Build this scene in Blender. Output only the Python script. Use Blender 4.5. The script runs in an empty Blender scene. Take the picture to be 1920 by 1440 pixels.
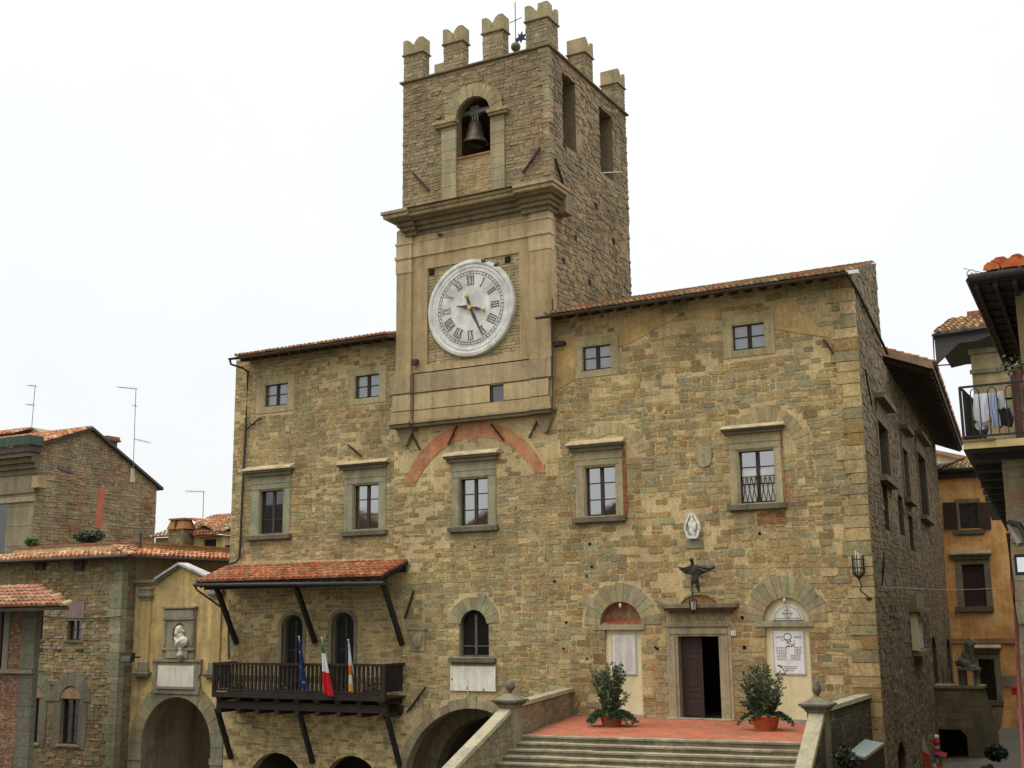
import bpy, math, random
import numpy as np
from mathutils import Vector, noise
from mathutils.geometry import tessellate_polygon

# ------------------------------------------------------------------ camera, sky, sun, exposure
S = bpy.context.scene
COL = S.collection
F_PX, TH, RO, YA = 2226.87, .192835, -.01233722, 2.0699169
CAM = np.array([0., -41., 7.])
_fw = np.array([math.cos(YA)*math.cos(TH), math.sin(YA)*math.cos(TH), math.sin(TH)])
_rt = np.array([math.sin(YA), -math.cos(YA), 0.]); _up = np.cross(_rt, _fw)
_r2 = _rt*math.cos(RO)+_up*math.sin(RO); _u2 = -_rt*math.sin(RO)+_up*math.cos(RO)
cd = bpy.data.cameras.new('camera'); cam = bpy.data.objects.new('camera', cd); COL.objects.link(cam)
cd.sensor_width = 36; cd.lens = F_PX/1920*36; cd.clip_end = 3000; cd.clip_start = .2
from mathutils import Matrix
cam.matrix_world = Matrix(((_r2[0], _u2[0], -_fw[0], CAM[0]), (_r2[1], _u2[1], -_fw[1], CAM[1]), (_r2[2], _u2[2], -_fw[2], CAM[2]), (0, 0, 0, 1)))
S.camera = cam
w = bpy.data.worlds.new('World'); S.world = w; w.use_nodes = True
nt = w.node_tree; nt.nodes.clear()
sky = nt.nodes.new('ShaderNodeTexSky'); sky.sky_type = 'NISHITA'; sky.sun_disc = False
SUN_EL, SUN_AZ = math.radians(62), math.radians(222)   # azimuth clockwise from +Y
sky.sun_elevation = SUN_EL; sky.sun_rotation = SUN_AZ; sky.air_density = 1; sky.dust_density = 4
# thick even cloud: the blue sky shows through only faintly
tc = nt.nodes.new('ShaderNodeTexCoord'); nz = nt.nodes.new('ShaderNodeTexNoise'); nz.inputs['Scale'].default_value = 2.2; nz.inputs['Detail'].default_value = 5
nt.links.new(tc.outputs['Generated'], nz.inputs['Vector'])
sp = nt.nodes.new('ShaderNodeSeparateXYZ'); nt.links.new(tc.outputs['Generated'], sp.inputs[0])
hr_ = nt.nodes.new('ShaderNodeValToRGB'); el_ = hr_.color_ramp.elements
while len(el_) < 5: el_.new(.5)
for e_, (p_, c_) in zip(el_, ((0, .265), (.12, .28), (.5, .302), (.68, .62), (1, 1.12))): e_.position = p_; e_.color = (c_*.985, c_*.998, c_, 1)
nt.links.new(sp.outputs['Z'], hr_.inputs[0])
cr = nt.nodes.new('ShaderNodeValToRGB'); cr.color_ramp.elements[0].position = .25; cr.color_ramp.elements[1].position = .75
cr.color_ramp.elements[0].color = (24.5, 24.8, 25.2, 1); cr.color_ramp.elements[1].color = (28, 28, 28, 1)
nt.links.new(nz.outputs['Fac'], cr.inputs['Fac'])
ml = nt.nodes.new('ShaderNodeMixRGB'); ml.blend_type = 'MULTIPLY'; ml.inputs[0].default_value = 1; nt.links.new(hr_.outputs[0], ml.inputs[1]); nt.links.new(cr.outputs[0], ml.inputs[2])
mx = nt.nodes.new('ShaderNodeMixRGB'); mx.inputs['Fac'].default_value = .93
nt.links.new(sky.outputs['Color'], mx.inputs['Color1']); nt.links.new(ml.outputs['Color'], mx.inputs['Color2'])
bg = nt.nodes.new('ShaderNodeBackground'); bg.inputs['Strength'].default_value = .11
out = nt.nodes.new('ShaderNodeOutputWorld')
nt.links.new(mx.outputs['Color'], bg.inputs['Color']); nt.links.new(bg.outputs[0], out.inputs[0])
sl = bpy.data.lights.new('sun', 'SUN'); sl.energy = .75; sl.angle = math.radians(35); sl.color = (1, .95, .86)
so = bpy.data.objects.new('sun', sl); COL.objects.link(so)
sd = Vector((math.sin(SUN_AZ)*math.cos(SUN_EL), math.cos(SUN_AZ)*math.cos(SUN_EL), math.sin(SUN_EL)))
so.rotation_euler = sd.to_track_quat('Z', 'Y').to_euler(); so.location = (-30, -60, 60)
S.view_settings.view_transform = 'Standard'; S.view_settings.look = 'None'; S.view_settings.gamma = 1
S.view_settings.exposure = 0.32
S.cycles.max_bounces = 6; S.cycles.diffuse_bounces = 3

# ------------------------------------------------------------------ surveying helpers (where a sight line meets a wall)
def ray(x, y): return _fw*F_PX+_r2*(x-960)-_u2*(y-720)
def PY(x, y, Y=0.): d = ray(x, y); return CAM+d*(Y-CAM[1])/d[1]
def PX(x, y, X): d = ray(x, y); return CAM+d*(X-CAM[0])/d[0]
def PZ(x, y, Z): d = ray(x, y); return CAM+d*(Z-CAM[2])/d[2]
def PL(x, y, o, u):
    d = ray(x, y); n = np.array([u[1], -u[0], 0.]); o = np.array([o[0], o[1], 0.])
    return CAM+d*(((o-CAM)@n)/(d@n))
def R(x0, y0, x1, y1, Y=0.):
    "x0,x1,z0,z1 of an upright rectangle on plane Y seen between these columns and rows"
    xm, ym = (x0+x1)/2, (y0+y1)/2
    return PY(x0, ym, Y)[0], PY(x1, ym, Y)[0], PY(xm, y1, Y)[2], PY(xm, y0, Y)[2]
def rect(r, g=0): return [(r[0]-g, r[2]-g), (r[1]+g, r[2]-g), (r[1]+g, r[3]+g), (r[0]-g, r[3]+g)]
rnd = random.Random(7)

# ------------------------------------------------------------------ materials
MATS = {}
def ramp(nt, fac, stops):
    r = nt.nodes.new('ShaderNodeValToRGB'); e = r.color_ramp.elements
    while len(e) < len(stops): e.new(.5)
    for i, (p, c) in enumerate(stops): e[i].position = p; e[i].color = (c, c, c, 1) if not isinstance(c, tuple) else (*c, 1)
    nt.links.new(fac, r.inputs[0]); return r.outputs[0]
def surf(name, rough=.9, fine=14, fvar=.35, coarse=.6, cvar=.3, bump=.4, bscale=None, metallic=0, spec=.3, streak=0, stain=None, ior=1.45, transl=0):
    "colour comes from the mesh attribute of each stone / board / tile, broken up with noise"
    if name in MATS: return MATS[name]
    m = bpy.data.materials.new(name); m.use_nodes = True; nt = m.node_tree; b = nt.nodes['Principled BSDF']
    L = nt.links.new
    at = nt.nodes.new('ShaderNodeAttribute'); at.attribute_name = 'Col'
    geo = nt.nodes.new('ShaderNodeNewGeometry')
    def nse(sc, det, vec=None, rg=.6):
        n = nt.nodes.new('ShaderNodeTexNoise'); n.inputs['Scale'].default_value = sc; n.inputs['Detail'].default_value = det; n.inputs['Roughness'].default_value = rg
        L(vec or geo.outputs['Position'], n.inputs['Vector']); return n.outputs['Fac']
    def mul(a, b_):
        x = nt.nodes.new('ShaderNodeMixRGB'); x.blend_type = 'MULTIPLY'; x.inputs[0].default_value = 1; L(a, x.inputs[1]); L(b_, x.inputs[2]); return x.outputs[0]
    c = at.outputs['Color']
    f1 = nse(fine, 8)
    c = mul(c, ramp(nt, f1, [(.25, 1-fvar), (.5, 1.0), (.75, 1+fvar)]))
    c = mul(c, ramp(nt, nse(coarse, 5), [(.3, 1-cvar), (.52, 1.0), (.72, 1+cvar*.6)]))
    if streak:
        mp = nt.nodes.new('ShaderNodeMapping'); mp.inputs['Scale'].default_value = (3.5, 3.5, .25); L(geo.outputs['Position'], mp.inputs[0])
        c = mul(c, ramp(nt, nse(1.0, 6, mp.outputs[0]), [(.3, 1-streak), (.55, 1.0), (.75, 1+streak*.4)]))
    if stain:
        x = nt.nodes.new('ShaderNodeMixRGB'); L(c, x.inputs[1]); x.inputs[2].default_value = (*stain[0], 1)
        L(ramp(nt, nse(stain[1], 7, None, .7), [(stain[2], 0.), (stain[2]+.12, stain[3])]), x.inputs[0]); c = x.outputs[0]
    L(c, b.inputs['Base Color'])
    b.inputs['Roughness'].default_value = rough; b.inputs['Metallic'].default_value = metallic
    b.inputs['Specular IOR Level'].default_value = spec; b.inputs['IOR'].default_value = ior
    if bump:
        bp = nt.nodes.new('ShaderNodeBump'); bp.inputs['Strength'].default_value = bump; bp.inputs['Distance'].default_value = .02
        L(nse(bscale or fine, 9, None, .65), bp.inputs['Height']); L(bp.outputs[0], b.inputs['Normal'])
    if transl:
        t = nt.nodes.new('ShaderNodeBsdfTranslucent'); L(c, t.inputs[0]); ms = nt.nodes.new('ShaderNodeMixShader'); ms.inputs[0].default_value = transl
        L(b.outputs[0], ms.inputs[1]); L(t.outputs[0], ms.inputs[2]); L(ms.outputs[0], nt.nodes['Material Output'].inputs[0])
    MATS[name] = m; return m
STONE = surf('masonry', .93, 11, .42, .5, .28, .8, 16, stain=((.13, .13, .09), 1.3, .56, .45), streak=.2)
TRIM = surf('dressed sandstone', .9, 9, .25, .9, .25, .35, 30, streak=.28, stain=((.11, .11, .075), 2.2, .6, .5))
PLAST = surf('old plaster', .92, 5, .16, .45, .28, .3, 25, streak=.3, stain=((.2, .17, .11), .9, .58, .4))
TILE = surf('clay tile', .85, 13, .3, 1.2, .25, .5, 30, stain=((.2, .17, .1), 3.5, .58, .4))
WOOD = surf('dark timber', .75, 20, .35, 1.5, .25, .4, 40)
METAL = surf('weathered iron', .6, 20, .3, 2, .2, .2, 40, metallic=.3)
MARB = surf('weathered marble', .6, 7, .1, 1.5, .14, .15, 30, streak=.18)
PAINT = surf('paint', .6, 8, .06, 1, .05, 0)
CLOTH = surf('cloth', .9, 20, .1, 2, .15, .1, transl=.25)
LEAF = surf('leaf', .5, 9, .4, 1.5, .3, 0, spec=.4, transl=.2)
BRICKP = surf('brick paving', .85, 16, .3, .7, .25, .3, 30, stain=((.24, .14, .09), 1.1, .52, .45))
def glass_mat(name, col, rough=.03, ior=1.9):
    m = surf(name, rough, 1, .05, 1.2, .2, .03, 2.5, ior=ior, spec=.5); return m
GLASS = glass_mat('window glass', None)
GLH = glass_mat('mirror bright glass', None, .02, 4.2)
GLD = glass_mat('dull glass', None, .08, 1.45)

# ------------------------------------------------------------------ mesh builder
class MB:
    def __init__(s, col=(.5, .5, .5)): s.v = []; s.f = []; s.c = []; s.col = col
    def add(s, vs, fs, col=None):
        n = len(s.v); s.v += [tuple(float(a) for a in p) for p in vs]
        s.f += [tuple(i+n for i in f) for f in fs]; s.c += [col or s.col]*len(fs); return s
    def box(s, x0, x1, y0, y1, z0, z1, col=None):
        if x0 > x1: x0, x1 = x1, x0
        if y0 > y1: y0, y1 = y1, y0
        if z0 > z1: z0, z1 = z1, z0
        return s.add([(x, y, z) for z in (z0, z1) for y in (y0, y1) for x in (x0, x1)],
                     [(0, 2, 3, 1), (4, 5, 7, 6), (0, 1, 5, 4), (2, 6, 7, 3), (0, 4, 6, 2), (1, 3, 7, 5)], col)
    def prism(s, poly, y0, y1, col=None, O=(0, 0, 0), U=(1, 0, 0), N=(0, 1, 0)):
        "extrude a 2D (u,z) outline along N from y0 to y1"
        O = np.array(O, float); U = np.array(U, float); N = np.array(N, float); Z = np.array([0, 0, 1.])
        n = len(poly); vs = [O+U*p[0]+Z*p[1]+N*y for y in (y0, y1) for p in poly]
        tri = tessellate_polygon([[Vector((p[0], p[1], 0)) for p in poly]])
        fs = [tuple(t) for t in tri]+[tuple(i+n for i in reversed(t)) for t in tri]
        fs += [(i, (i+1) % n, (i+1) % n+n, i+n) for i in range(n)]
        return s.add(vs, fs, col)
    def bar(s, p, q, w, h=None, col=None, up=(0, 0, 1)):
        p = Vector(p); q = Vector(q); d = (q-p).normalized(); h = h or w; up = Vector(up)
        a = d.cross(up)
        if a.length < 1e-4: a = d.cross(Vector((0, 1, 0)))
        a.normalize(); b = a.cross(d).normalized()
        vs = [e+a*sx*w/2+b*sy*h/2 for e in (p, q) for sx, sy in ((-1, -1), (1, -1), (1, 1), (-1, 1))]
        return s.add(vs, [(0, 1, 2, 3), (7, 6, 5, 4), (0, 4, 5, 1), (1, 5, 6, 2), (2, 6, 7, 3), (3, 7, 4, 0)], col)
    def tube(s, pts, r, n=8, col=None, caps=True):
        pts = [Vector(p) for p in pts]; rs = r if isinstance(r, (list, tuple)) else [r]*len(pts); vs = []; fs = []
        for i, p in enumerate(pts):
            d = (pts[min(i+1, len(pts)-1)]-pts[max(i-1, 0)]).normalized()
            a = d.cross(Vector((0, 0, 1)));  a = a if a.length > 1e-3 else d.cross(Vector((0, 1, 0))); a.normalize(); b = d.cross(a)
            vs += [p+(a*math.cos(t)+b*math.sin(t))*rs[i] for t in [2*math.pi*k/n for k in range(n)]]
        for i in range(len(pts)-1):
            fs += [(i*n+k, i*n+(k+1) % n, (i+1)*n+(k+1) % n, (i+1)*n+k) for k in range(n)]
        if caps: fs += [tuple(range(n)), tuple(range((len(pts)-1)*n+n-1, (len(pts)-1)*n-1, -1))]
        return s.add(vs, fs, col)
    def lathe(s, prof, c, n=20, col=None, axis='z'):
        vs = []; fs = []
        for r, h in prof:
            for k in range(n):
                t = 2*math.pi*k/n; a, b = r*math.cos(t), r*math.sin(t)
                vs.append((c[0]+a, c[1]+b, c[2]+h) if axis == 'z' else (c[0]+a, c[1]-h, c[2]+b))
        for i in range(len(prof)-1): fs += [(i*n+k, i*n+(k+1) % n, (i+1)*n+(k+1) % n, (i+1)*n+k) for k in range(n)]
        fs += [tuple(range(n)), tuple((len(prof)-1)*n+k for k in range(n))]
        return s.add(vs, fs, col)
    def ball(s, c, r, col=None, n=10):
        r = r if isinstance(r, (tuple, list)) else (r, r, r); vs = []; fs = []
        for i in range(n+1):
            for k in range(2*n):
                a = math.pi*i/n; t = math.pi*k/n
                vs.append((c[0]+r[0]*math.sin(a)*math.cos(t), c[1]+r[1]*math.sin(a)*math.sin(t), c[2]+r[2]*math.cos(a)))
        for i in range(n): fs += [(i*2*n+k, i*2*n+(k+1) % (2*n), (i+1)*2*n+(k+1) % (2*n), (i+1)*2*n+k) for k in range(2*n)]
        return s.add(vs, fs, col)
    def build(s, name, mat, parent=None, smooth=False, bevel=0, remesh=0):
        if mat.name == 'clay tile': s.c = [(c[0]*.98, c[1]*1.04, c[2]*.82) for c in s.c]
        if mat.name in ('masonry', 'dressed sandstone', 'old plaster', 'patch plaster', 'step stone', 'coping stone', 'ochre plaster'): s.c = [(c[0]*1.05, c[1]*.965, c[2]*.84) for c in s.c]
        me = bpy.data.meshes.new(name); me.from_pydata(s.v, [], s.f)
        o = bpy.data.objects.new(name, me); COL.objects.link(o); me.materials.append(mat)
        if len(me.polygons) == len(s.c):
            a = me.attributes.new('Col', 'FLOAT_COLOR', 'FACE')
            a.data.foreach_set('color', [x for c in s.c for x in (*c[:3], 1.)])
        else: print('MISMATCH', name, len(me.polygons), len(s.c))
        if smooth: me.polygons.foreach_set('use_smooth', [True]*len(me.polygons))
        if remesh:
            r = o.modifiers.new('r', 'REMESH'); r.mode = 'VOXEL'; r.voxel_size = remesh; r.use_smooth_shade = True
            q = o.modifiers.new('s', 'SMOOTH'); q.iterations = 1
        if bevel: b = o.modifiers.new('b', 'BEVEL'); b.width = bevel; b.segments = 2; b.limit_method = 'ANGLE'
        if parent is not None: adopt(o, parent)
        return o
def wloc(o):
    p = Vector((0, 0, 0))
    while o is not None: p += o.location; o = o.parent
    return p
def adopt(o, parent): o.parent = parent; o.location = o.location-wloc(parent) if True else o.location
def thing(name, label, cat, loc=(0, 0, 0), group=None, kind=None):
    o = bpy.data.objects.new(name, None); COL.objects.link(o); o.location = loc; o.empty_display_size = .3
    return tag(o, label, cat, group, kind)
def tag(o, label=None, cat=None, group=None, kind=None):
    if label: o['label'] = label
    if cat: o['category'] = cat
    if group: o['group'] = group
    if kind: o['kind'] = kind
    return o
def solid(mat, col, rough=.9):    # a remeshed figure loses its attribute: plain colour with noise
    k = mat+str(col)
    if k in MATS: return MATS[k]
    m = surf(k, rough, 10, .3, 2, .3, .3, 25); at = [n for n in m.node_tree.nodes if n.type == 'ATTRIBUTE'][0]
    rgb = m.node_tree.nodes.new('ShaderNodeRGB'); rgb.outputs[0].default_value = (*col, 1)
    for l in list(at.outputs['Color'].links): m.node_tree.links.new(rgb.outputs[0], l.to_socket)
    return m
def var(c, a=.1, r=rnd):
    k = 1+r.uniform(-a, a); return tuple(max(0, x*k*(1+r.uniform(-.04, .04))) for x in c)

# ------------------------------------------------------------------ masonry
def cuts(poly, v):
    xs = []; n = len(poly)
    for i in range(n):
        (x0, y0), (x1, y1) = poly[i], poly[(i+1) % n]
        if (y0 <= v) != (y1 <= v): xs.append(x0+(v-y0)/(y1-y0)*(x1-x0))
    xs.sort(); return [(xs[i], xs[i+1]) for i in range(0, len(xs)-1, 2)]
def masonry(mb, fr, outline, holes, pal, h=(.17, .3), wd=(.25, .75), gap=.012, prot=(.006, .028), skip=lambda u, v: 0, warp=.05, seed=1, zmin=None, off=0):
    "every stone is its own slightly uneven, round-cornered block standing proud of the mortar"
    r = random.Random(seed); O, U, N = [np.array(a, float) for a in fr]; Z = np.array([0, 0, 1.])
    vmin = min(p[1] for p in outline) if zmin is None else zmin; vmax = max(p[1] for p in outline); v = vmin
    while v < vmax:
        hh = r.uniform(*h); v1 = min(v+hh, vmax)
        if v1-v < .06: break
        sp = [list(a) for a in cuts(outline, (v+v1)/2)]
        bl = []
        for ho in holes:
            for q in (v+.01, (v+v1)/2, v1-.01): bl += cuts(ho, q)
        for b0, b1 in bl:
            ns = []
            for a0, a1 in sp:
                if b1 <= a0 or b0 >= a1: ns.append([a0, a1]); continue
                if b0 > a0: ns.append([a0, b0])
                if b1 < a1: ns.append([b1, a1])
            sp = ns
        for a0, a1 in sp:
            u = a0
            while u < a1-.05:
                ww = r.uniform(*wd)*(1 if r.random() > .15 else .5)
                u1 = u+ww
                if a1-u1 < wd[0]*.6: u1 = a1
                parts = [(u, u1, v, v1)]
                if hh > .2 and r.random() < .16: vm = v+(v1-v)*r.uniform(.4, .6); parts = [(u, u1, v, vm), (u, u1, vm, v1)]
                for (x0, x1, z0, z1) in parts:
                    um, vm_ = (x0+x1)/2, (z0+z1)/2
                    if r.random() < skip(um, vm_): continue
                    g = gap*r.uniform(.5, 1.5)
                    ca = min((x1-x0), (z1-z0))*r.uniform(.05, .2)
                    j = lambda k=.012: r.uniform(-k, k)
                    P = [(x0+g+ca, z0+g), (x1-g-ca, z0+g), (x1-g, z0+g+ca), (x1-g, z1-g-ca), (x1-g-ca, z1-g), (x0+g+ca, z1-g), (x0+g, z1-g-ca), (x0+g, z0+g+ca)]
                    P = [(a+j(), b+j()) for a, b in P]
                    if warp:
                        P = [(a, b+warp*2*noise.noise((a*.35+seed, b*.3, seed*3.1))+warp*.5*noise.noise((a*1.3, b*1.1, seed*1.7))) for a, b in P]
                    pr = off+r.uniform(*prot); tx, tz = r.uniform(-.012, .012), r.uniform(-.012, .012)
                    W = max(.05, x1-x0); H = max(.05, z1-z0)
                    top = [O+U*a+Z*b+N*(pr+tx*(a-um)/W+tz*(b-vm_)/H) for a, b in P]
                    bot = [O+U*(um+(a-um)*1.03)+Z*(vm_+(b-vm_)*1.04)+N*(off-.004) for a, b in P]
                    mb.add(top+bot, [tuple(range(8))]+[(i, i+8, (i+1) % 8+8, (i+1) % 8) for i in range(8)], var(pal(um, vm_, r), .16, r))
                u = u1
        v = v1
def sheet(mb, fr, outline, holes, depth, col, jamb=None):
    O, U, N = [np.array(a, float) for a in fr]; Z = np.array([0, 0, 1.])
    loops = [[Vector((p[0], p[1], 0)) for p in lp] for lp in [outline]+holes]
    pts = [p for lp in loops for p in lp]
    tri = tessellate_polygon(loops)
    mb.add([O+U*p.x+Z*p.y for p in pts], [tuple(t) for t in tri], col)
    for ho in holes:
        n = len(ho); f = [O+U*p[0]+Z*p[1] for p in ho]; b = [q-N*depth for q in f]
        mb.add(f+b, [(i, (i+1) % n, (i+1) % n+n, i+n) for i in range(n)], jamb or col)
def arch(x0, x1, z0, zs, n=14, rise=None):
    "round-headed outline: feet z0, springing zs"
    cx = (x0+x1)/2; r = (x1-x0)/2; k = (rise or r)/r
    return [(x0, z0), (x1, z0)]+[(cx+r*math.cos(t), zs+k*r*math.sin(t)) for t in [math.pi*i/n for i in range(n+1)]]
def vous(mb, cx, cz, r0, r1, n, y0, y1, cols, a0=0, a1=math.pi, gap=.012, jit=0, O=(0, 0, 0), U=(1, 0, 0), N=(0, 1, 0), kz=1, r=rnd):
    for i in range(n):
        t0 = a0+(a1-a0)*i/n+gap/r1; t1 = a0+(a1-a0)*(i+1)/n-gap/r1; R1 = r1+r.uniform(-jit, jit)
        P = [(cx+q*math.cos(t), cz+kz*q*math.sin(t)) for q, t in ((r0, t0), (R1, t0), (R1, (t0+t1)/2), (R1, t1), (r0, t1), (r0, (t0+t1)/2))]
        mb.prism(P, y0+r.uniform(-.006, .006), y1, var(cols[r.randrange(len(cols))], .12, r), O, U, N)
def pick(ws):
    tot = sum(w for w, c in ws)
    def f(r):
        t = r.random()*tot
        for w_, c in ws:
            t -= w_
            if t <= 0: return c
        return ws[-1][1]
    return f
TAN = (.35, .28, .145); OCH = (.29, .205, .09); GRN = (.265, .25, .15); GRY = (.23, .22, .15); RST = (.25, .13, .06); PALE = (.41, .34, .19); BRN = (.225, .17, .085); RED = (.26, .14, .08)
MORT = (.47, .385, .22)
pal_right = pick([(24, TAN), (20, OCH), (24, GRN), (12, GRY), (3, RST), (8, PALE), (14, BRN)])
pal_left = pick([(28, TAN), (12, OCH), (24, GRN), (20, GRY), (1, RST), (8, PALE), (14, BRN)])
pal_mid = pick([(30, TAN), (12, OCH), (28, GRN), (14, GRY), (3, RST), (8, PALE), (9, BRN)])
def pal_facade(u, v, r):
    if noise.noise((u*.4, v*.5, 3)) > .25 and r.random() < .5: return TAN
    if noise.noise((u*.5+9, v*.7, 8)) > .3 and r.random() < .5: return GRN
    c = (pal_right if u > -20.3 else pal_mid if u > -28 else pal_left)(r); k = .24 if u > -20.3 else .34
    return tuple(a*(1-k)+b*k for a, b in zip(c, (.325, .268, .148)))
TB = (.245, .197, .128); TG = (.24, .213, .148); TT = (.295, .245, .158); TR = (.265, .168, .115); TD = (.175, .148, .105)
_tw = pick([(35, TB), (27, TG), (25, TT), (3, TR), (7, TD)])
_twr = pick([(34, TB), (14, TG), (22, TT), (22, TR), (4, TD)])
def pal_tower(u, v, r): c = _twr(r) if noise.noise((u*.45+4, v*.6, 2)) > .16 else _tw(r); return tuple(a*.72+b*.28 for a, b in zip(c, (.25, .208, .135)))
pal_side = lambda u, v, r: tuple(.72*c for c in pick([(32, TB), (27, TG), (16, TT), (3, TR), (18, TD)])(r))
pal_house = lambda u, v, r: pick([(18, TAN), (24, BRN), (20, TG), (16, GRY), (10, TR), (12, TT)])(r)

# ------------------------------------------------------------------ tiled roofs
def tiles(mb, E, U, Sv, nu, ns, pitch=.22, exp_=.34, cols=None, seed=3, rad=.095, moss=0, shear=0):
    "half-round clay tiles in overlapping courses; E eave corner, U along the eave, Sv up the slope"
    r = random.Random(seed); E = Vector(E); U = Vector(U).normalized(); Sv = Vector(Sv).normalized(); Nn = U.cross(Sv).normalized()
    if Nn.z < 0: Nn = -Nn
    cols = cols or [(.36, .12, .065), (.31, .105, .06), (.40, .165, .09), (.26, .12, .08), (.38, .23, .14), (.22, .15, .1)]
    W = U*(nu*pitch); H = Sv*(ns*exp_)
    mb.add([E, E+W, E+W+H-U*(shear*ns*exp_), E+H], [(0, 1, 2, 3)], (.07, .035, .022))
    for i in range(nu):
        for j in range(ns):
            if i*pitch > nu*pitch-shear*j*exp_-.1: continue
            b = E+U*((i+.5)*pitch+r.uniform(-.015, .015))+Sv*(j*exp_-.04+r.uniform(-.025, .025)); l = exp_*1.22
            r0 = rad*r.uniform(.95, 1.1); r1 = r0*.8; vs = []; lift = .035
            tw = U*r.uniform(-.02, .02)
            for q, rr, lf in ((b, r0, lift), (b+Sv*l+tw, r1, .0)):
                for k in range(6):
                    t = math.pi*k/5; vs.append(q+U*(rr*math.cos(t))+Nn*(rr*1.1*math.sin(t)+lf))
            c = var(cols[r.randrange(len(cols))], .2, r)
            if moss and r.random() < moss: c = var((.23, .165, .1), .2, r)
            mb.add(vs, [(k, k+1, k+7, k+6) for k in range(5)]+[tuple(range(6))], c)

# ------------------------------------------------------------------ windows
FRM = (.07, .04, .03); SURC = (.29, .27, .185)
def window(par, r, Y=0., depth=.17, cols=2, rows=(.5,), frame=FRM, glass=(.035, .04, .042), surround=None, hood=None, sill=None, fw=.075, name='window', curtain=None, sur_col=SURC, proud=.05, arched=0, gmat=None, mull=.1):
    x0, x1, z0, z1 = r; y = Y+depth
    f = MB(frame)
    f.box(x0, x0+fw, y-.04, y+.04, z0, z1); f.box(x1-fw, x1, y-.04, y+.04, z0, z1)
    f.box(x0+fw, x1-fw, y-.037, y+.037, z0, z0+fw)
    if not arched: f.box(x0+fw, x1-fw, y-.037, y+.037, z1-fw, z1)
    for k in range(1, cols):
        xc = x0+(x1-x0)*k/cols; f.box(xc-mull/2, xc+mull/2, y-.05, y+.03, z0+fw, z1-fw+(arched*.7 if arched else 0))
    for q in rows:
        zc = z0+(z1-z0)*q; f.box(x0+fw, x1-fw, y-.03, y+.02, zc-.02, zc+.02)
    if arched:
        A = arch(x0, x1, z1-.02, z1, 12, arched)[2:]; I = arch(x0+fw, x1-fw, z1-.02, z1, 12, arched-fw)[2:]
        for i in range(len(A)-1): f.prism([I[i], A[i], A[i+1], I[i+1]], y-.036, y+.036)
    o = f.build(name, WOOD, par)
    g = MB(glass)
    if arched: g.prism(arch(x0+.01, x1-.01, z0+.01, z1, 12, arched-.01), y, y+.012)
    else:
        for k in range(cols):
            a, b = x0+(x1-x0)*k/cols+.02, x0+(x1-x0)*(k+1)/cols-.02; zs = [z0+.02]+[z0+(z1-z0)*q for q in rows]+[z1-.02]
            for i in range(len(zs)-1):
                t = rnd.uniform(-.002, .002)
                g.add([(a, y+t, zs[i]), (b, y-t, zs[i]), (b, y-t*.5, zs[i+1]), (a, y+t, zs[i+1])], [(0, 1, 2, 3)])
    g.build('pane', gmat or GLASS, o)
    if surround:
        X0, X1, Z0, Z1 = surround; s = MB(sur_col); yb = Y-proud
        s.box(X0, x0, yb, Y+.02, Z0, z1, var(sur_col, .06)); s.box(x1, X1, yb-.002, Y+.02, Z0, z1, var(sur_col, .06))
        s.box(X0, X1, yb-.004, Y+.021, z1, Z1, var(sur_col, .06))
        if Z0 < z0-.01: s.box(x0, x1, yb-.003, Y+.02, Z0, z0, var(sur_col, .06))
        # inner reveal moulding
        for a, b, c, d in ((x0, x0+.05, z0, z1), (x1-.05, x1, z0, z1), (x0+.05, x1-.05, z1-.05, z1)): s.box(a-.0, b, Y-.02, Y+depth-.05, c, d, var(sur_col, .05))
        if Z1-z1 > .35:
            zz = z1+(Z1-z1)*.42; s.box(X0-.02, X1+.02, yb-.035, yb, zz-.02, zz+.03)
            s.box(X0+.07, X1-.07, yb-.02, yb-.004, z1+.03, zz-.04)
        s.build('surround', TRIM, o, bevel=.008)
    if hood:
        hx0, hx1, hz0, hz1, pr_ = hood; s = MB(sur_col)
        H = hz1-hz0
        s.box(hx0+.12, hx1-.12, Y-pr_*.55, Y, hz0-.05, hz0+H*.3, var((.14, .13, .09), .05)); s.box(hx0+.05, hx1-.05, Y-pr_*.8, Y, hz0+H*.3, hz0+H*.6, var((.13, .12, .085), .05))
        s.add([(hx0, Y-pr_, hz0+H*.6), (hx1, Y-pr_, hz0+H*.6), (hx1, Y, hz0+H*.6), (hx0, Y, hz0+H*.6), (hx0+.01, Y-pr_+.01, hz0+H*.8), (hx1-.01, Y-pr_+.01, hz0+H*.8), (hx1-.04, Y, hz1+.1), (hx0+.04, Y, hz1+.1)],
              [(0, 3, 2, 1), (4, 5, 6, 7), (0, 1, 5, 4), (1, 2, 6, 5), (2, 3, 7, 6), (3, 0, 4, 7)], hood_c)
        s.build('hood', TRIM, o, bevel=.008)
    if sill:
        sx0, sx1, sz0, sz1, pr_ = sill; s = MB((.125, .12, .088)); s.box(sx0, sx1, Y-pr_, Y+.02, sz0, sz1); s.box(sx0+.08, sx1-.08, Y-pr_*.6, Y+.02, sz0-.05, sz0)
        s.build('sill', TRIM, o, bevel=.01)
    if curtain:
        s = MB(curtain[0]); n = 16; a, b = x0+.1, x1-.1; zt = z0+(z1-z0)*curtain[1]
        pts = [(a+(b-a)*i/n, y+.0+.0, 0) for i in range(n+1)]
        s.box(a, b, y-.022, y-.016, z0+.08, zt); s.build('curtain', CLOTH, o)
    return o
hood_c = (.45, .39, .26)

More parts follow.
